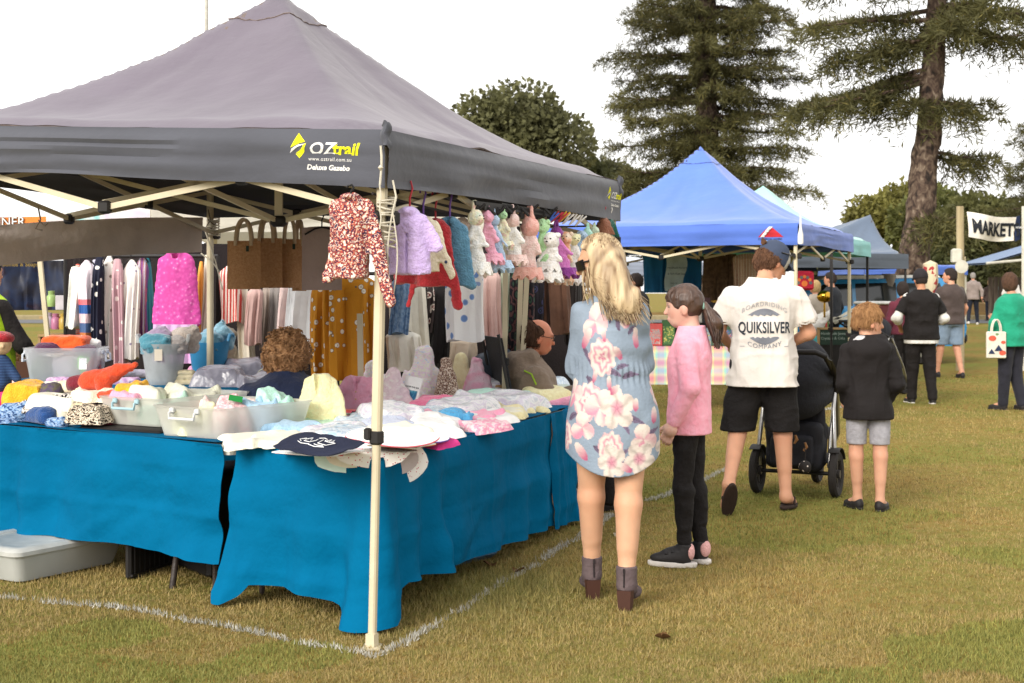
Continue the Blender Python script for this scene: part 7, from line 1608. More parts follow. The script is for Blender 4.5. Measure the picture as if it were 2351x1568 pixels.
pb1=TBk(362,888)+Vector((0,.16,.004));bucket('clear flexible bucket of teal fluffy toys on the back table',pb1,.15,.27,clearb,.1,'buckets of fluffy toys')
pb2=TBk(446,880)+Vector((.02,.36,.004));bucket('blue flexible bucket of fluffy toys on the back table',pb2,.145,.26,blueb,-.1,'buckets of fluffy toys')
fl=lambda n,c:mt('fluff_'+n,c,sc=60,bump=.6,bsc=70,rough=1,sheen=.5,k=.9)
g=MB();g.box((0,0,0),(.05,.003,.075));o=solo('bucket_label',g,mt('label_cream',tex='grad',stops=[(0,'e8dcc8'),(1,'e8dcc8')],bump=0),'cream label on the side of the clear bucket','label',pb1+Vector((.0,-.142,.2)),.05)
for i,(b,dx,dy,w_,h,m,lb)in enumerate(((pb1,-.03,-.04,.22,.15,fl('teal','4f93a6'),'teal fluffy toy in the front of the clear bucket'),(pb1,.09,-.02,.16,.12,fl('grey','b0a8a4'),'grey fluffy toy in the clear bucket'),(pb1,-.05,.08,.18,.2,fl('lav','a894b0'),'lavender fluffy toy at the back of the clear bucket'),(pb1,.12,.1,.2,.2,fl('beige','c4b6aa'),'beige fluffy toy at the back of the clear bucket'),(pb2,.0,-.02,.24,.14,fl('blue','6fa4bc'),'blue fluffy toy in the blue bucket'),(pb2,.08,.05,.18,.2,fl('blue2','86b4c8'),'pale blue fluffy toy at the back of the blue bucket'))):
    lump(lb,'soft toy',0,0,w_,w_*.9,h,m,0,150+i,'fluffy_toy','fluffy toys in the buckets',at=b+Vector((dx,dy,.20)),kind='lump',wr=.9)
root=thing('plush_snowman','cream fluffy snowman toy with a pompom head right of the blue bucket','soft toy',TBk(506,862)+Vector((0,.25,0)),0);cf=fl('cream','d8ccb8')
f=U(ell((0,0,.12),(.085,.08,.12)),cap((.05,-.03,.18),(.09,-.05,.08),.025),k=.03);part('body',net('body',lambda p:f(p)-.008*vn(p,45,2),(-.13,-.13,-.01),(.14,.13,.27),.008),cf,root)
f2=ell((0,0,.29),(.068,.065,.065));part('head',net('head',lambda p:f2(p)-.014*vn(p,40,4),(-.1,-.1,.2),(.1,.1,.39),.007),cf,root)
lump('mint folded nappies in a clear bag in front of the buckets','nappies',420,892,.19,.15,.10,strp('nappy',['d8c8a0','a8b890','c8a890','e0d4b8'],30,'wavez',2),.1,160,'nappy_stack',None,kind='pile',at=TBk(420,884),wr=.4)
fluff=mt('fluffy_pink',tex='noise',sc=40,stops=[(.4,'d88ab0'),(.6,'f0b8d0')],bump=.7,bsc=60,rough=1,k=.92);fluff2=mt('fluffy_lilac',tex='noise',sc=26,stops=[(.35,'a886b8'),(.5,'d0a8c4'),(.65,'c8c4d8')],bump=.7,bsc=60,rough=1,k=.9)
lump('long fluffy pink scarf roll on the back table','scarf',0,0,.36,.09,.07,fluff,.12,161,'fluffy_scarf',None,at=TBk(492,862,.03),kind='slab',wr=.6)
lump('long fluffy lilac scarf lying along the back table','scarf',0,0,.60,.13,.05,fluff2,0,162,'fluffy_scarf',None,at=TBk(215,884),kind='slab',wr=.6)
lump('pale fluffy lace trim behind the lilac scarf','trim',0,0,.4,.1,.06,mt('lace_trim','c4c0d0',sc=30,bump=.5),0,163,'lace_trim',None,at=TBk(285,868,.0),kind='slab')
plas=mt('clear_wrap','c6c4d2','9a98a8',sc=7,rough=.15,bump=.6,bsc=18,alpha=.75,spec=.8,dist=2)
for i,(x,y,w_,dpt,h,lb)in enumerate(((500,888,.36,.3,.09,'clear plastic garment bag lying on the back table'),(560,872,.34,.3,.10,'clear plastic garment bag nearest the bending woman'),(585,890,.26,.2,.07,'crumpled clear plastic bag at the right end of the back table'))):lump(lb,'plastic bag',0,0,w_,dpt,h,plas,.3*i,165+i,'garment_bag','clear garment bags',at=TBk(x,y),kind='pile',wr=.9)
g=MB();g.tube([(.05*math.cos(a),0,.045*math.sin(a))for a in np.linspace(0,math.pi,10)],.006,6);solo('bag_handle',g,WHITEP,'white plastic handle loop above the clear bags','handle',TBk(608,862,.04))
# rag doll at the left edge
root=thing('rag_doll','rag doll with a red hat at the left edge of the picture','doll',P(2,885,7.95),.5);dk=7.95/F
f=U(cap((0,0,.02),(0,0,.14),.06,.045),cap((.03,-.02,.13),(.08,-.05,.04),.025),k=.02);part('body',net('body',f,(-.1,-.1,-.05),(.12,.1,.22),.007),strp('doll_dress',['2a3f66','35507a'],20,'wavez',1),root)
f=ell((0,-.01,.235),(.058,.055,.062));part('head',net('head',U(f,ell((0,-.065,.225),(.012,.012,.012)),k=.01),(-.1,-.1,.15),(.1,.1,.32),.006),mt('doll_skin','e8c8a0'),root)
f=SUB(ell((0,-.0,.27),(.075,.075,.04)),ell((0,0,.23),(.06,.058,.055)));part('hat',net('hat',f,(-.1,-.1,.2),(.1,.1,.33),.005),redk,root)
# dark jacket, carton and sack near the poles
lump('dark slate waterproof jacket slumped over the carton','jacket',0,0,.36,.3,.36,mt('slate_nylon','3a4450','2e3742',sc=6,rough=.5,bump=.3,bsc=12),.3,170,'nylon_jacket',None,at=P(1142,912,9.75),kind='lump',wr=1.0,vox=.012)
g=MB();g.box((0,0,.25),(.34,.3,.5),bev=.006);g.box((.0,-.13,.52),(.34,.02,.12),Matrix.Rotation(.6,3,'X'));solo('carton',g,mt('cardboard','b08a5c',sc=5,bump=.1),'open brown cardboard carton between the cream poles','carton',Vector((P(1178,0,9.45).x,9.45,.28)),.3)
g=MB();g.box((0,0,.14),(.5,.4,.28),bev=.01);solo('carton',g,mt('cardboard','b08a5c'),'brown cardboard carton at ground level under the open one','carton',Vector((P(1178,0,9.45).x,9.45,0)),.1)
lump('clear plastic sack of goods beside the camp chair','sack',0,0,.34,.3,.75,mt('clear_sack','b0a89c','8c8478',sc=6,rough=.25,bump=.5,bsc=14,alpha=.85,dist=1),.2,171,'plastic_sack',None,at=Vector((P(1222,0,9.7).x,9.7,.0)),kind='slab',wr=.4,vox=.014)
# ------------------------------------------------------------------ everyone else
blk=cloth_mat('black_cotton','1d1817',sheen=0);whtc=cloth_mat('white_cotton','eeeae4');den=cloth_mat('dark_denim','1f2432',sheen=0);shoeb=mt('black_shoe','2a2626',rough=.6,bump=.1);solew=mt('white_sole','e4ddd6',rough=.6)
hb=mt('dark_hair','2e2420',sc=40,bump=.2);hbr=mt('brown_hair_short','5a3f2e','432e22',sc=40,bump=.2);hgr=mt('grey_hair','9a948e',sc=40,bump=.2);hbl=mt('fair_hair','c8a878','a88858',sc=40,bump=.2)
# seated man in a camp chair
SITJ=dict(hip=[(-.09,0,.47),(.09,0,.47)],knee=[(-.11,.44,.50),(.12,.44,.50)],ank=[(-.11,.46,.085),(.13,.48,.085)],toe=[(-.12,.62,.03),(.14,.64,.03)],
            sho=[(-.185,-.06,.93),(.185,-.06,.93)],elb=[(-.25,.06,.74),(.27,.08,.74)],wri=[(-.15,.33,.80),(.2,.36,.82)],head=(0,.02,1.19),neck=(0,-.05,1.03))
SITR=[(z-.45,x,y-.05*min(1,max(0,(z-.9)/.3)),rx,ry)for z,x,y,rx,ry in BASE_ROWS]
def man_glasses(c):
    R,hd,hk=c['R'],c['j']['head'],c['hk'];L=lambda x,y,z:hd+R@np.array([x,y,z])*hk;g=MB()
    for sx in(-1,1):
        g.tube([L(sx*(.032+.022*math.cos(a)),.104-.01*abs(math.cos(a)),.002+.016*math.sin(a))for a in np.linspace(0,2*math.pi,13)],.0022,5);g.tube([L(sx*.054,.095,.006),L(sx*.078,.02,.008),L(sx*.08,-.02,-.005)],.0022,5)
    g.tube([L(-.01,.106,.004),L(.01,.106,.004)],.0022,5);part('glasses',g,mt('glasses_wire','5a4a40',rough=.3,metal=.6),c['root'])
    gm=mt('lime_trim','a4c83a');g=MB();j=c['j'];e,w_=j['elb'][1],j['wri'][1];m=e+(w_-e)*.6+np.array([.058,0,.01]);g.lathe([(.0001,.0),(.03,.004),(.0001,.012)],m,12,axis='x');part('badge',g,gm,c['root'])
    g=MB();s0=j['sho'][1];g.tube([s0+np.array([.03,-.07,.04]),s0+np.array([.07,-.03,.02]),s0+np.array([.08,0,-.05])],.006,5);part('piping',g,gm,c['root'])
brown=cloth_mat('brown_jacket','8a7868','7c6b5c',sc=7)
sm=P(1238,0,9.35)
person('balding man with glasses in a brown hooded jacket seated in a camp chair',(sm.x-.02,9.4,0),math.radians(-78),1.72,SITJ,skin=(214,140,110),yaw=-4,pitch=-10,vox=.0095,fat=1.12,rows=SITR,zo=-.45,
       hair=dict(kind='bald',m=hbr,nape=-.09,puff=.012),top=dict(m=brown,hem=.40,grow_=.045,sleeve='long',folds=.018,name='jacket',hood=True,fsc=8),bottom=dict(m=blk,wid=1.2),shoes=dict(m=shoeb),extra=man_glasses)
root=thing('camp_chair','black folding camp chair with a cup holder under the seated man','chair',(sm.x-.02,9.4,0),math.radians(-78));root.scale=(1.08,1,1.3);nyl=mt('black_nylon','23242a',rough=.7,bump=.15)
for lb,fn in(('seat',lambda u,v:((u-.5)*.52,-.14+.5*v,.32-.04*math.sin(math.pi*u))),('backrest',lambda u,v:((u-.5)*.54,-.18-.12*v,.42+.48*v-.0*u))):
    g=MB();g.grid(fn,10,8,thick=.008);part(lb,g,nyl,root)
for sx in(-1,1):
    g=MB();g.tube([(sx*.27,-.32,.92),(sx*.27,-.20,.42),(sx*.29,-.16,.0)],.011,8);part('rear_post',g,BLKM,root)
    g=MB();g.tube([(sx*.28,.36,.60),(sx*.27,.36,.0)],.011,8);part('front_post',g,BLKM,root)
    g=MB();g.box((sx*.285,.06,.60),(.06,.62,.03),bev=.01);part('arm',g,nyl,root)
    g=MB();g.tube([(sx*.27,.36,.02),(sx*.27,-.2,.42)],.010,8);g.tube([(sx*.27,-.18,.02),(sx*.27,.36,.42)],.010,8);part('side_brace',g,mt('steel_tube','8a8480',rough=.35,metal=.7),root)
g=MB();g.lathe([(.035,0),(.04,.1),(.042,.1),(.03,.0)],(.29,.30,.49),14);part('cup_holder',g,nyl,root)
for y in(-.18,.36):g=MB();g.tube([(-.27,y,.02),(.27,y,.4)],.009,8);g.tube([(.27,y,.02),(-.27,y,.4)],.009,8);part('cross_brace',g,BLKM,root)
# bending woman with curly hair
BWJ=dict(hip=[(-.09,0,.47),(.09,0,.47)],knee=[(-.12,.42,.46),(.12,.42,.46)],ank=[(-.11,.36,.085),(.11,.36,.085)],toe=[(-.12,.52,.03),(.12,.52,.03)],sho=[(-.19,.20,.84),(.19,.20,.86)],elb=[(-.27,.34,.62),(.26,.36,.64)],wri=[(-.14,.55,.60),(.14,.55,.60)],head=(.0,.30,1.02),neck=(0,.24,.92))
bw=P(672,0,7.95)
person('woman with short curly brown hair in a navy jacket bending over behind the tubs',(bw.x-.02,7.75,.0),math.radians(6),1.86,BWJ,skin=(214,160,130),yaw=-18,pitch=-38,vox=.0095,fat=1.12,zo=-.45,rows=[(z-.45-.10*max(0,min(1,(z-1.1)/.35)),x,.24*max(0,z-.95)/.5,rx*1.04,ry*1.1)for z,x,y,rx,ry in BASE_ROWS],
       hair=dict(kind='curly',m=mt('curly_brown',tex='noise',sc=26,stops=[(.35,'84603f'),(.6,'b88a60'),(.75,'d0a478')],bump=.6,bsc=38,rough=.6),puff=.035,rough_=.02),top=dict(m=cloth_mat('navy_jacket','1f2a4a','1a2440'),hem=.42,grow_=.04,sleeve='long',folds=.018,name='jacket',neckcut=False,fsc=7),bottom=dict(m=den),shoes=dict(m=shoeb))
root=thing('folding_stool','low stool under the bending woman','stool',(bw.x-.02,7.75,0),0);g=MB();g.box((0,0,.36),(.36,.34,.03),bev=.01);part('seat',g,nyl,root)
for sx in(-1,1):
    for sy in(-1,1):g=MB();g.tube([(sx*.15,sy*.14,.35),(sx*.17,sy*.16,0)],.012,8);part('leg',g,BLKM,root)
# person in a hi-vis vest at the left edge
def vest(c):
    tv=mt('hi_vis',tex='grad',stops=[(0,'b4d81e'),(1,'b4d81e')],k=.95);o=top_on(c,m=cloth_mat('hi_vis','b8da22','a8ca18'),hem=.92,grow_=.05,sleeve='none',folds=.012,name='safety_vest')
    bv=BVHTree.FromObject(o,bpy.context.evaluated_depsgraph_get());g=MB()
    for x0 in(-.12,.12):
        pts=[]
        for z in np.linspace(.95,1.5,24):
            h=bv.ray_cast(Vector((x0,-1,z)),Vector((0,1,0)))
            if h[0]:pts.append(h[0]+Vector((0,-.004,0)))
        if len(pts)>2:g.tube(pts,.028,8,flat=.2)
    part('reflective_band',g,mt('reflective','c8c8c4',rough=.4),o)
hv=P(-26,0,9.95)
person('person in a lime hi-vis vest over a black top at the left edge',(hv.x-.02,9.95,0),math.radians(-30),1.72,dict(elb=[(-.27,.05,1.14),(.27,.10,1.12)],wri=[(-.15,.28,1.05),(.16,.30,1.02)]),skin=(200,150,120),vox=.012,hair=dict(kind='short',m=hb),top=dict(m=blk,hem=.9,grow_=.03,sleeve='long',folds=.012),bottom=dict(m=den),shoes=dict(m=shoeb),extra=vest)
# man in the black tee
def under(c):top_on(c,m=whtc,hem=.79,grow_=.02,sleeve='elbow',folds=.012,name='undershirt');cap_on(c,mt('black_cap','2a2528',bump=.1),None)
person('man in a black t-shirt over a white undershirt, black jeans and a black cap',(5.40,18.4,0),math.radians(3),1.76,dict(elb=[(-.33,-.02,1.13),(.32,.02,1.13)],wri=[(-.20,.2,.98),(.2,.2,1.0)],ank=[(-.11,.05,.085),(.12,-.10,.085)],toe=[(-.13,.21,.03),(.16,.05,.03)],knee=[(-.1,.04,.49),(.11,-.01,.49)]),skin=(206,146,112),pitch=-8,vox=.011,fat=1.1,
       hair=dict(kind='short',m=hb,puff=.006,capped=.02),top=dict(m=blk,hem=.84,grow_=.034,sleeve='short',sl=.75,slr=.075,folds=.014,name='t_shirt'),bottom=dict(m=blk,wid=1.2,folds=.012),shoes=dict(m=shoeb,kind='sneaker',sole=solew),extra=under)
# man in grey shorts further on
z2=gz(23.3)
person('man in a dark two-tone polo and pale denim shorts with his head turned left',((2182-CX)*23.3/F,23.3,z2),math.radians(14),1.82,dict(elb=[(-.28,.02,1.14),(.27,0,1.12)],ank=[(-.14,.16,.085),(.12,-.14,.085)],toe=[(-.16,.32,.03),(.14,.02,.03)],knee=[(-.12,.1,.49),(.11,.0,.49)]),skin=(214,158,128),yaw=50,vox=.013,fat=1.12,
       hair=dict(kind='short',m=hb),top=dict(m=cloth_mat('dark_polo','4e423e','443936'),hem=.86,grow_=.035,sleeve='short',sl=.7,slr=.075,folds=.012,name='polo_shirt'),bottom=dict(m=cloth_mat('pale_denim','8294a8','76889c',sc=20),hem=.53,wid=1.25,name='shorts'),shoes=dict(m=shoeb))
person('barefoot woman in dark leggings half hidden behind the man in black',(5.78,20.6,gz(20.6)),math.radians(8),1.6,{},skin=(214,158,128),vox=.016,hair=dict(kind='bob',m=hb),top=dict(m=cloth_mat('maroon_top','6a2a3a'),hem=.9,sleeve='long'),bottom=dict(m=blk))
# grey jumper man on the far road
d3=48.0
person('man in a grey brown jumper and dark jeans walking away on the road',((2234-CX)*d3/F,d3,gz(d3)),math.radians(-10),1.78,dict(ank=[(-.18,-.22,.12),(.16,.12,.085)],toe=[(-.2,-.06,.03),(.18,.28,.03)],knee=[(-.13,.0,.5),(.13,.12,.5)],elb=[(-.27,-.05,1.14),(.28,-.08,1.14)],wri=[(-.25,.08,.95),(.27,-.12,.95)]),skin=(206,150,122),vox=.02,hair=dict(kind='short',m=hgr),top=dict(m=cloth_mat('grey_jumper','9a8c86'),hem=.85,sleeve='long',grow_=.035),bottom=dict(m=den,wid=1.1),shoes=dict(m=solew))
# woman in the green jacket
def tote(c):pass
gj=((2322-CX)*17.4/F,17.4,.0)
person('woman in a bright green jacket and navy trousers at the right edge',gj,math.radians(28),1.70,dict(elb=[(-.24,.06,1.12),(.24,.10,1.14)],wri=[(-.16,.2,.93),(.12,.30,1.18)],ank=[(-.09,.06,.085),(.1,-.08,.085)],toe=[(-.12,.2,.03),(.16,.06,.03)]),skin=(206,150,122),yaw=-40,pitch=-4,vox=.011,fat=1.1,
       hair=dict(kind='bob',m=hbr,puff=.018),top=dict(m=cloth_mat('green_fleece','1f9a78','188a6a'),hem=.82,grow_=.04,sleeve='long',folds=.012,name='jacket'),bottom=dict(m=cloth_mat('navy_trousers','24242e'),wid=1.25),shoes=dict(m=shoeb))
d_=17.2;w,h=46*d_/F,62*d_/F;root=thing('tote_bag','cream printed tote bag hanging beside the woman in green','bag',P(2287,823,d_),.1)
g=MB();g.box((0,0,h/2),(w,.05,h),bev=.012);part('body',g,mt('calico','e8e0d0'),root)
g=MB();g.sm=False
for i,(x,z,r,c)in enumerate(((-.06,.25,.05,0),(.02,.12,.055,1),(.08,.2,.03,0),(-.07,.08,.045,1),(.07,.07,.045,0),(.0,.3,.022,2))):
    pts=[(x+r*math.cos(a)*(1 if c!=1 else .8),-.028,z+r*.7*math.sin(a))for a in np.linspace(0,2*math.pi,13)[:-1]]if c!=1 else[(x-r,-.028,z-r*.5),(x+r,-.028,z-r*.5),(x,-.028,z+r*.9)]
    g.add(pts,[tuple(range(len(pts)))],c)
part('print',g,[mt('tote_red','d8604a',bump=0),mt('tote_navy','2f3a5a',bump=0),mt('tote_green','7a9a6a',bump=0)],root)
for y in(-.02,.02):g=MB();g.tube([(.06*math.cos(a),y,h-.01+.16*math.sin(a))for a in np.linspace(0,math.pi,10)],.008,6);part('handle',g,mt('calico','e8e0d0'),root)
# far people
for i,(x,d,H,hm,tm,lb,yw,sk_)in enumerate(((1908,25,1.76,hb,cloth_mat('dark_navy','20242c'),'man in dark clothes standing in front of the blue car',40,1),(1872,24,1.62,hbl,cloth_mat('pale_top','cfc0b0'),'fair haired woman in a pale top behind the red pouch',20,0),(2272,54,1.58,hbl,cloth_mat('brown_far','5a4a44'),'long fair haired person seen small beyond the kerb',0,0),(2300,55,1.6,mt('white_hair','e6dcc8',sc=40),cloth_mat('sage_far','8a9a90'),'white haired person seen small by the stone wall',0,0),(2322,44,1.68,hb,cloth_mat('white_far','e6e0da'),'dark haired person in white seen left of the woman in green',-20,0),(1462,20,1.72,hb,cloth_mat('dark_far','3a3434'),'dark haired person half hidden behind the blonde woman',50,1))):
    person(lb,((x-CX)*d/F,d,gz(d)),math.radians(yw),H,{},skin=(206,150,122),yaw=20,vox=.02 if d>20 else .014,hair=dict(kind='bob' if not sk_ else 'short',m=hm),top=dict(m=tm,hem=.84,sleeve='long',grow_=.035),bottom=dict(m=den,wid=1.1),shoes=dict(m=shoeb),face=False)
# ------------------------------------------------------------------ stroller
silv=mt('brushed_silver','c8c6c4',rough=.3,metal=.85,bump=0);tyre=mt('rubber_tyre','2a2624',rough=.8,bump=.1);strf=mt('stroller_fabric','25252b','1f1f24',sc=8,rough=.8,bump=.2,bsc=30)
def stroller(label,loc,rz,s=1.0):
    root=thing('stroller',label,'stroller',loc,rz,'strollers');root.scale=(s,s,s)
    for x,y,r in((-.28,0,.165),(.28,0,.165),(0,.72,.13)):
        g=MB();g.lathe([(r*.62,-.02),(r*.9,-.028),(r,-.015),(r,.015),(r*.9,.028),(r*.62,.02),(r*.62,-.02)],(x,y,r),28,axis='x');wl=part('wheel',g,tyre,root)
        g=MB();g.lathe([(.03,-.03),(.03,.03)],(x,y,r),12,axis='x')
        for k in range(5):a=2*math.pi*k/5;g.bar((x,y,r),(x,y+r*.64*math.cos(a),r+r*.64*math.sin(a)),.016,.022)
        g.lathe([(r*.58,-.016),(r*.64,-.016),(r*.64,.016),(r*.58,.016),(r*.58,-.016)],(x,y,r),28,axis='x');part('rim',g,mt('dark_rim','4a4644',rough=.4),wl)
        if y==0:g=MB();g.grid(lambda u,v:(x+(v-.5)*.075,(r+.02)*math.cos(.5+1.6*u),r+(r+.02)*math.sin(.5+1.6*u)),10,3,thick=.006);part('mudguard',g,BLKP,root)
    for sx in(-1,1):
        g=MB();g.tube([(sx*.27,.02,.2),(sx*.27,.00,.34),(sx*.25,.06,.62),(sx*.24,.2,.82)],.015,10);part('rear_tube',g,silv,root)
        g=MB();g.tube([(sx*.22,.05,.2),(sx*.22,.10,.4),(sx*.235,.14,.62)],.013,10);part('inner_tube',g,silv,root)
        g=MB();g.tube([(sx*.24,.24,.80),(sx*.2,.5,.4),(sx*.06,.72,.16)],.015,10);part('front_tube',g,silv,root)
        g=MB();g.tube([(sx*.24,.22,.80),(sx*.25,-.05,.92),(sx*.25,-.24,1.0)],.016,10);part('handle_arm',g,BLKP,root)
    g=MB();g.tube([(-.27,0,.165),(.27,0,.165)],.014,8);part('axle',g,BLKP,root)
    g=MB();g.tube([(-.25,-.24,1.0),(-.2,-.30,1.03),(.2,-.30,1.03),(.25,-.24,1.0)],.019,10);part('handlebar',g,BLKP,root)
    f=U(bx((0,.02,.62),(.20,.05,.24),.04,np.array(Matrix.Rotation(-.18,3,'X')).T),bx((0,.22,.42),(.19,.2,.04),.03),k=.04);part('seat',net('seat',lambda p:f(p)-.006*vn(p,12),(-.3,-.2,.3),(.3,.5,.95),.012),strf,root)
    f=ell((0,.12,.76),(.245,.34,.36));f=SUB(f,ell((0,.16,.73),(.226,.34,.33)),plane((0,-.55,1),.62));f=MX(f,plane((0,1,-.25),.12));
    f0=f;part('hood',net('hood',lambda p:f0(p)-.006*np.sin(np.arctan2(p[:,2]-.78,p[:,1]-.14)*9)-.003*vn(p,14),(-.32,-.3,.36),(.32,.5,1.2),.010),strf,root)
    for sx in(-1,1):g=MB();g.tube([(sx*.25,.14,.72),(sx*.27,.05,.86),(sx*.26,-.12,.96),(sx*.25,-.18,.97)],.02,8,flat=.5);part('hood_arm',g,BLKP,root)
    f=bx((0,.02,.36),(.20,.13,.17),.05);part('basket_bag',net('basket_bag',lambda p:f(p)-.010*vn(p,11,4),(-.26,-.2,.12),(.26,.22,.6),.010),strf,root)
    f=bx((0,-.13,.33),(.15,.04,.11),.03);part('pocket',net('pocket',lambda p:f(p)-.005*vn(p,14,4),(-.2,-.2,.18),(.2,-.05,.5),.009),strf,root)
    g=MB();g.tube([(.026*math.cos(a)-.02,-.178,.33+.026*math.sin(a))for a in np.linspace(0,2*math.pi,17)],.0035,6);part('emblem',g,mt('bronze','b8895a',metal=.8,rough=.35),root)
    g=MB();g.box((0,.25,.24),(.42,.5,.025),bev=.01);part('lower_basket',g,strf,root)
    return root
st=stroller('black stroller with silver legs pushed by the man in the white shirt',(2.06,10.1,0),math.radians(-24),1.02)
g=MB();pb_=P(1848,1072,9.66);g.lathe([(.0001,-.045)]+[(.045*math.cos(a),.045*math.sin(a))for a in np.linspace(-1.3,1.3,9)]+[(.0001,.045)],(0,0,0),16);g.tube([(0,0,.045),(.005,.0,.10),(0,.03,.16)],.004,5)
solo('patterned_pouch',g,mt('diamond_pouch',tex='voro',sc=40,stops=[(0,'d8ccc0'),(.25,'2a2624'),(1,'2a2624')],const=True,bump=.05),'small black pouch with pale diamonds hanging from the stroller','pouch',pb_)
for i,(x,y)in enumerate(((1840,1012),(1818,995))):
    g=MB();g.tube([(0,0,.0),(.01,0,-.03),(-.008,0,-.06)],[.008,.013,.007],8);solo('charm',g,mt('bronze','b8895a'),['bronze charm above the patterned pouch on the stroller','small bronze charm on the back of the stroller seat'][i],'charm',P(x+8,y+4,9.72),0,'charms on the stroller')
st2=copy_tree(st);st2.location=(4.98,19.6,gz(19.6));st2.rotation_euler=(0,0,math.radians(-60));st2['label']='dark stroller further off in front of the man in black'
# ------------------------------------------------------------------ book stall under the blue gazebo
db=17.4;xl,xr=(1478-CX)*db/F,(1730-CX)*db/F
plaid=mt('plaid_cloth',tex='wavex',sc=1.1,const=True,stops=[(0,'e07890'),(.3,'ecd070'),(.55,'7cc8b0'),(.8,'a080c0')],bump=.1,k=.9)
N_,L_=plaid.node_tree.nodes,plaid.node_tree.links;b_=N_['Principled BSDF'];s_=b_.inputs['Base Color'].links[0].from_socket
tc=N_.new('ShaderNodeTexCoord');wv=N_.new('ShaderNodeTexWave');wv.bands_direction='Z';wv.inputs['Scale'].default_value=1.6;cr=N_.new('ShaderNodeValToRGB');cr.color_ramp.elements[0].color=(.95,.45,.5,1);cr.color_ramp.elements[1].color=(.5,.85,.9,1);e_=cr.color_ramp.elements.new(.5);e_.color=(1,.95,.6,1)
mx_=N_.new('ShaderNodeMix');mx_.data_type='RGBA';mx_.inputs[0].default_value=.5;L_.new(tc.outputs['Object'],wv.inputs[0]);L_.new(wv.outputs['Fac'],cr.inputs[0]);L_.new(s_,mx_.inputs[6]);L_.new(cr.outputs[0],mx_.inputs[7]);L_.new(mx_.outputs[2],b_.inputs['Base Color'])
zt=P(0,797,db).z
folding_table('table under the plaid cloth at the book stall',[Vector((xl,db,zt)),Vector((xr,db,zt)),Vector((xr,db+.75,zt)),Vector((xl,db+.75,zt))],zt)
g=MB();g.grid(lambda u,v:(xl-.02+(xr-xl+.04)*u,db-.02-.02*math.sin(u*30)*max(0,v-.4)if v>.4 else db+.78-.8*v/.4,zt+.005 if v<=.4 else zt+.005-(v-.4)/.6*.47),60,20,thick=.004)
tag(part('tablecloth',g,plaid),'pastel plaid tablecloth at the book stall','tablecloth')
bks=[(1500,795,40,52,'c8342e','book with a red title band and grey castle cover behind the girl'),(1536,790,30,60,'3f6a3a','green book standing behind the girl'),(1605,742,22,58,'d8d4cc','white spined book left of the tall dark one'),(1622,742,18,58,'6a4a50','maroon spined book on the upper row'),(1640,718,52,46,'2a2a30','dark framed book with a white and pink cover on the upper row'),
       (1655,765,46,52,'d8a83a','yellow and orange patterned book on the upper row'),(1625,768,26,48,'3a3430','dark book left of the yellow patterned one'),(1618,797,36,42,'9ab0be','pale blue book at the front of the table'),(1660,797,54,50,'4a6a4a','green book with a blue globe on its cover'),(1560,742,26,50,'2f5a3a','dark green book on the upper row behind the girl'),(1582,742,20,50,'b8a890','tan book on the upper row behind the girl')]
covs=['8a9a9a','5a8a4a','e8e4dc','c8a8a8','f0e4e4','e87a3a','8a7a6a','b8c8d0','5a8ac0','4a7a5a','d0c0a0']
for i,(x,yb,w_,h_,c,lb)in enumerate(bks):
    d=17.75 if yb<780 else 17.55;k=d/F;root=thing('book',lb,'book',P(x,yb,d),.1*((i*7)%5-2),'books on the plaid table');q=Matrix.Rotation(-.18,3,'X');W,H=w_*k,h_*k
    root.location.z=zt+.012 if yb>780 else zt+.30
    g=MB();g.box(q@Vector((0,.012,H/2)),(W,.024,H),q,bev=.003);part('cover',g,mt('book_'+c,c,rough=.4,bump=.02),root)
    g=MB();g.sm=False;g.add([q@Vector(v)for v in((-W*.4,-.002,H*.08),(W*.4,-.002,H*.08),(W*.4,-.002,H*.74),(-W*.4,-.002,H*.74))],[(0,1,2,3)]);part('picture',g,mt('bookart_%d'%i,tex='noise',sc=22,dist=1.5,stops=[(.38,c),(.5,covs[i]),(.6,'d8c860' if i%2 else 'c85a4a'),(.7,'e8e0d0')],bump=0,k=.85,rough=.4),root)
g=MB();g.box((0,.12,.15),(1.25,.2,.28),bev=.01);solo('book_riser',g,mt('riser_dark','2a2422',k=.7),'dark stepped riser under the upper row of books','riser',Vector(((1610-CX)*17.75/F,17.72,zt+.006)))
d=18.6;panel('blue cloth banner hanging at the back of the book stall',1478,1610,583,672,d,mt('banner_blue','2070a8',sc=3,bump=.2,k=.8),21,'blue_banner','banner')
g=MB();a,b=P(1528,584,d-.08),P(1573,584,d-.08);h_=84*d/F;g.grid(lambda u,v:a.lerp(b,u)+Vector((.03*math.sin(v*6)*(1 if u>.5 else .6),.02*n1(u*4,v*5),-h_*v)),12,16,thick=.004)
o=solo('paper_sign',g,mt('pale_paper','bcd0d0',bump=.1),'pale strip sign with handwriting over the blue cloth banner','sign');mpp=lambda x,y:Vector((a.x+x,a.y-.045,a.z+y))
part('lettering',decal([shift2(text2d('Handmade Nursery',.038,0,.2,.85),.02,-.19,0),shift2(text2d('& Dairy Kraft Soap',.038,0,.2,.8),.02,-.27,0),shift2(text2d('handmade',.025,0,.2,.9),.06,-.39,0)],mpp),[NAVYP],o)
panel('brown hessian display panel at the back of the book stall',1614,1690,583,720,18.5,mt('hessian',tex='noise',sc=20,stops=[(.4,'5a4636'),(.6,'6e5844')],bump=.3,k=.8),22,'hessian_panel','panel')
hang('striped rag rug hanging at the right of the hessian panel','rug',1684,1760,582,664,18.0,strp('rug',['c8b49a','7a3a4a','a89a90','c87a6a','5a4a50','d8ccb8'],9),9,.1,.95,1.0,201,name='striped_rug',group=None,hook=False)
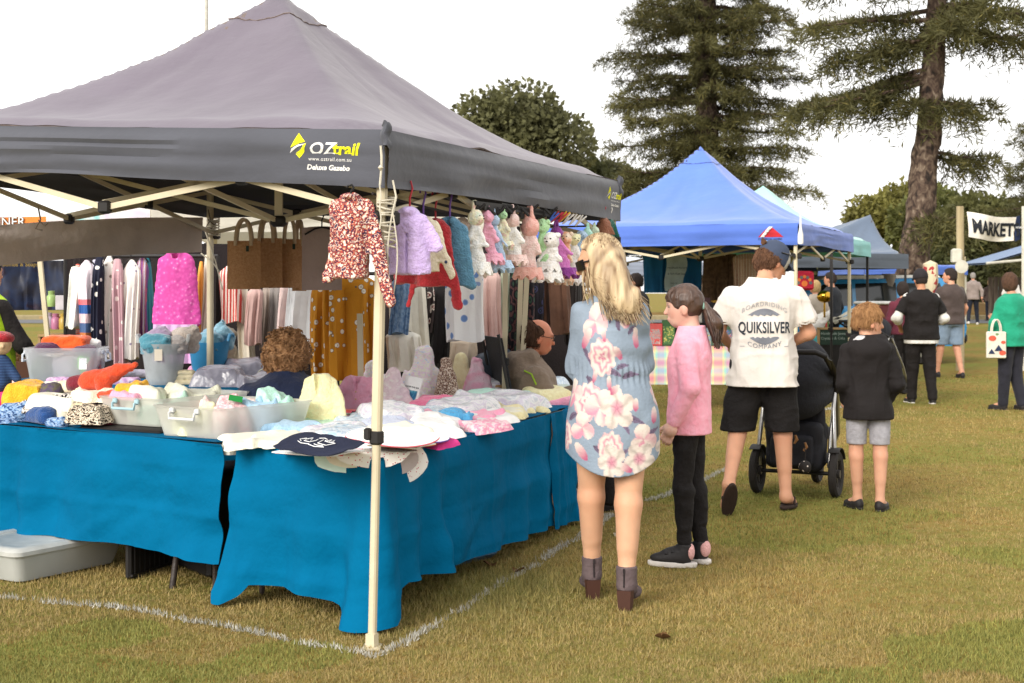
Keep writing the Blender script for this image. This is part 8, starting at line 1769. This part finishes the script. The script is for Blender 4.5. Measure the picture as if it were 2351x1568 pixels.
g=MB();d=15.9;W,H=56*d/F,44*d/F;g.box((0,0,-H/2),(W*.8,.05,H),bev=.03);o=solo('red_pouch',g,mt('red_felt','b81f3a',bump=.2),'red felt pouch with an embroidered flower hanging by the man in the cap','pouch',P(1846,622,d))
g=MB();g.sm=False
for k in range(7):
    a=math.pi*(k/6);cx_,cz=.07*math.cos(a),-H*.62+.07*math.sin(a);pts=[(cx_+.02*math.cos(t),-.028,cz+.02*math.sin(t))for t in np.linspace(0,6.28,9)[:-1]];g.add(pts,[tuple(range(8))],k%2)
pts=[(.035*math.cos(t),-.029,-H*.66+.035*math.sin(t))for t in np.linspace(0,6.28,11)[:-1]];g.add(pts,[tuple(range(10))],1)
part('embroidery',g,[mt('embroidery_grey','6a6a6a',bump=0),mt('embroidery_orange','e07a3a',bump=0)],o)
# teal table and things on it
dt=20.8;zt2=P(0,772,dt).z;x0,x1=(1858-CX)*dt/F,(1925-CX)*dt/F
turq=mt('turquoise_cloth','4fc4cc','42b6be',sc=4,bump=.2,k=.85)
folding_table('small table under the turquoise cloth beyond the stroller',[Vector((x0,dt,zt2)),Vector((x1,dt,zt2)),Vector((x1,dt+.6,zt2)),Vector((x0,dt+.6,zt2))],zt2)
g=MB();g.grid(lambda u,v:(x0-.02+(x1-x0+.04)*u,dt-.02-.03*math.sin(u*16)*max(0,v-.4)if v>.4 else dt+.62-.64*v/.4,zt2+.005 if v<=.4 else zt2+.005-(v-.4)/.6*(.68+.1*math.sin(u*4))),40,20,thick=.004);tag(part('tablecloth',g,turq),'turquoise tablecloth beyond the stroller','tablecloth')
lump('white cloth heaped on a box beside the turquoise table','cloth',0,0,.36,.3,.40,whtc,0,210,'white_cloth',None,at=P(1884,766,20.4),kind='cone',wr=.5,vox=.014)
g=MB();g.box((0,0,.12),(.2,.2,.24),bev=.01);solo('display_box',g,mt('red_green_box',tex='wavex',sc=5,stops=[(.4,'a03a3a'),(.6,'5a7a4a')],bump=0),'small patterned box under the white cloth','box',Vector((P(1884,0,20.9).x,20.9,zt2)))
g=MB();g.lathe([(.0001,-.09)]+[(.11*math.cos(a),.09*math.sin(a))for a in np.linspace(-1.3,1.3,9)]+[(.0001,.09)],(0,0,0),20);g.tube([(0,0,-.09),(0,0,-.3)],.015,8);solo('gold_ornament',g,mt('gold_foil','d8a83a',metal=1,rough=.15,bump=0),'shiny gold ball ornament on a stem behind the stroller','ornament',P(1893,681,20.0))
root=thing('chalkboard','wood framed chalkboard with writing beyond the boy','chalkboard',P(1925,792,20.2),0);g=MB();W,H=92*20.2/F,38*20.2/F;g.box((0,0,H/2),(W,.03,H),bev=.004);part('board',g,mt('slate_board','2f4238',bump=.05),root)
g=MB();g.box((0,-.005,H),(W+.04,.05,.03));g.box((-W/2,-.005,H/2),(.03,.05,H));g.box((W/2,-.005,H/2),(.03,.05,H));part('frame',g,wd,root)
part('lettering',decal([shift2(text2d('Handmade Jewellery',.055,0,0,1),-.26,H-.09,0),shift2(text2d('Crystals & Gifts',.055,0,0,1),-.26,H-.16,0)],lambda x,y:Vector((x,-.018,y))),[mt('chalk','a8b8ac',bump=0)],root)
g=MB();
for a,b in(((-.2,0,0),(.25,0,.26)),((-.25,0,.08),(.3,0,.06)),((-.1,.1,0),(.3,.1,.2))):g.bar(a,b,.035)
solo('white_trestle',g,WHITEP,'folded white frame leaning behind the boy','frame',P(1935,742,20.5))
g=MB();g.box((0,0,.35),(.8,.5,.7),bev=.03);solo('dark_crate',g,BLKP,'black equipment crate behind the chalkboard','crate',Vector((P(1925,0,20.9).x,20.95,gz(21))))
# blue wagon
def wagon(label,loc,rz,paint,roofm):
    root=thing('station_wagon',label,'car',loc,rz);gl=mt('car_glass','1e2224',rough=.08,bump=0,spec=.7)
    low=[(-2.3,.35),(2.25,.35),(2.32,.7),(2.28,1.02),(1.0,1.08),(-2.3,1.06),(-2.38,.7)];cab=[(-2.28,1.05),(1.15,1.07),(.45,1.62),(-1.95,1.66),(-2.12,1.58)]
    g=MB();g.prism(low,1.78);part('body',g,paint,root)
    g=MB();g.prism(cab,1.6,lambda v:(v.x,v.y*(1-.16*(v.z-1.05)/.6),v.z));part('cabin',g,paint,root)
    g=MB();g.prism([(.4,1.63),(-1.95,1.67),(-1.9,1.72),(.3,1.70)],1.3);part('roof',g,roofm,root)
    for y in(-1,1):
        for a in([(-1.05,1.12),(-.25,1.12),(-.25,1.55),(-1.05,1.57)],[(-.18,1.12),(.9,1.12),(.38,1.53),(-.18,1.55)],[(-2.05,1.14),(-1.15,1.13),(-1.15,1.56),(-1.92,1.56)]):
            g=MB();g.sm=False;vs=[(x,y*(.803*(1-.16*(z-1.05)/.6)),z)for x,z in a];g.add(vs,[(0,1,2,3)if y<0 else(3,2,1,0)]);part('window',g,gl,root)
        for x in(-1.45,1.4):
            g=MB();g.lathe([(.2,-.1),(.31,-.1),(.335,-.06),(.335,.06),(.31,.1),(.2,.1)],(x,y*.80,.335),24,axis='y');wl=part('wheel',g,tyre,root)
            g=MB();g.lathe([(.05,-.1),(.2,-.09),(.2,.09),(.05,.1)],(x,y*.81,.335),18,axis='y');part('rim',g,silv,wl)
        g=MB();g.box((-2.3,y*.78,.9),(.08,.16,.3),bev=.02);part('tail_light',g,mt('tail_red','8a1a1a',rough=.2,bump=0),root)
    g=MB();g.box((-2.37,0,.5),(.1,1.7,.2),bev=.04);part('bumper',g,BLKP,root)
    return root
cb=mt('blue_paint','2f8ec8',rough=.25,bump=0,k=.75,coat=1.0);cw_=mt('white_roof_paint','eceae4',rough=.3,bump=0)
wagon('bright blue station wagon with a pale roof parked behind the stalls',((1905-CX)*27/F-.9+2.2-1.15,27.5,gz(27)),math.radians(180+4),cb,cw_)
root=thing('cool_box','dark red cool box with a white lid behind the boy','cool box',P(2006,735,23.5),.2);g=MB();g.box((0,0,.13),(.55,.35,.26),bev=.02);part('body',g,mt('maroon_plastic','6a2a2e',rough=.4),root);g=MB();g.box((0,0,.29),(.58,.38,.06),bev=.02);part('lid',g,cw_,root)
g=MB();g.box((0,0,.4),(.9,.5,.8),bev=.01);solo('trestle_crate',g,mt('dark_trestle','3a3430'),'dark crate under the cool box','crate',Vector((P(2006,0,23.5).x,23.5,P(0,735,23.5).z-.80)))
g=MB();p=ground_at(2040,27);g.lathe([(.15,0),(.14,1.2),(.15,1.7),(.13,1.74)],(0,0,0),10);solo('timber_post',g,mt('grey_timber',tex='noise',sc=4,st=(3,3,.4),stops=[(.35,'6a6258'),(.65,'9a9082')],bump=.4,bsc=20),'weathered grey timber post left of the leaning pine','post',p)
# banner between poles
dB=25.0;kB=dB/46;pt_=mt('pale_timber',tex='noise',sc=3,st=(3,3,.3),stops=[(.35,'9a8a6a'),(.65,'b8a884')],bump=.3,bsc=12)
p=ground_at(2204,dB);g=MB();g.tube([(0,0,0),(.01,0,1.5),(0,0,2.95)],[.075,.07,.065],10);solo('timber_pole',g,pt_,'tall pale timber pole left of the market banner','pole',p)
p=ground_at(2350,dB);g=MB();g.tube([(0,0,0),(0,0,2.95)],[.04,.035],8);solo('banner_pole',g,WHITEP,'thin white pole at the right end of the market banner','pole',p)
a,b=P(2220,486,dB),P(2330,499,dB);h_=58*dB/F;Wb=(b-a).length
bf=lambda u,v:a.lerp(b,u)+Vector((0,-.08*math.sin(u*7)-.1*math.sin(u*3+v*2),-h_*v*(1-.08*u)-.035*math.sin(math.pi*u)))
g=MB();g.grid(bf,40,8,thick=.01);ban2=solo('market_banner',g,mt('banner_white','efe8dc',bump=.1),'white banner reading MARKETS in slanting navy capitals','banner')
part('lettering',decal([shift2(text2d('MARKETS',.62*kB,.035,-.12,.62),.10*kB,-h_*.78,0)],lambda x,y:bf(x/Wb,-y/h_)+Vector((0,-.03,0)),.1),[NAVYP],ban2)
c,d__=P(2330,499,dB),P(2346,494,dB);g=MB();g.grid(lambda u,v:c.lerp(d__,u)+Vector((0,.1*u,-h_*.95*v)),8,6,thick=.01);o=solo('navy_banner',g,mt('banner_navy','26345a',bump=.1),'navy end panel with small white lettering beside the market banner','banner')
part('lettering',decal([shift2(text2d('SATURDAY',.045,.01,0,.7),.0,-.2,0)],lambda x,y:Vector((c.x+x,c.y-.04,c.z+y)),.1),[WHT],o)
# loudspeaker on the pole, shelter on the right
g=MB();g.box((0,0,0),(.18,.15,.27),bev=.03);g.lathe([(.03,0),(.12,-.14)],(.03,-.05,-.19),12,axis='y');solo('loudspeaker',g,WHITEP,'white loudspeaker strapped to the timber pole','loudspeaker',P(2196,588,dB-.18))
root=thing('timber_shelter','open timber shelter with a sloping blue grey awning at the right edge','shelter',ground_at(2345,52),0);z0=gz(52);k=52/F
g=MB();g.add([(-1.6,-1,2.2),(1.5,-1,3.1),(1.5,2.5,3.1),(-1.6,2.5,2.2)],[(0,1,2,3)]);g.add([(-1.6,-1,2.14),(1.5,-1,3.04),(1.5,2.5,3.04),(-1.6,2.5,2.14)],[(3,2,1,0)]);part('awning',g,mt('awning_blue','8a9cb8',bump=.1),root)
g=MB();g.tube([(-1.65,-1,2.17),(1.5,-1,2.45)],.05,8);part('beam',g,WHITEP,root)
for x in(-1.4,1.4):g=MB();g.box((x,2.3,1.25),(.12,.12,2.5));part('post',g,pt_,root)
g=MB()
for i in range(14):g.box((-.6+i*.2,1.6,.85),(.17,.04,1.7))
part('board_wall',g,mt('dark_timber',tex='noise',sc=3,st=(4,4,.4),stops=[(.35,'4a3e34'),(.65,'6e6052')],bump=.3),root)
# small far marquee pieces and goods behind the leaning pine
g=MB();g.lathe([(.16,0),(.24,.2),(.22,.5),(.0001,.56)],(0,0,0),14,ex=.5);solo('hanging_bag',g,mt('printed_bag',tex='noise',sc=5,stops=[(.4,'d8c8a8'),(.52,'d8c8a8'),(.56,'a83a3a'),(.64,'4a5a9a')],const=True,bump=.1),'cream printed bag hanging behind the man in black','bag',P(2136,672,24))
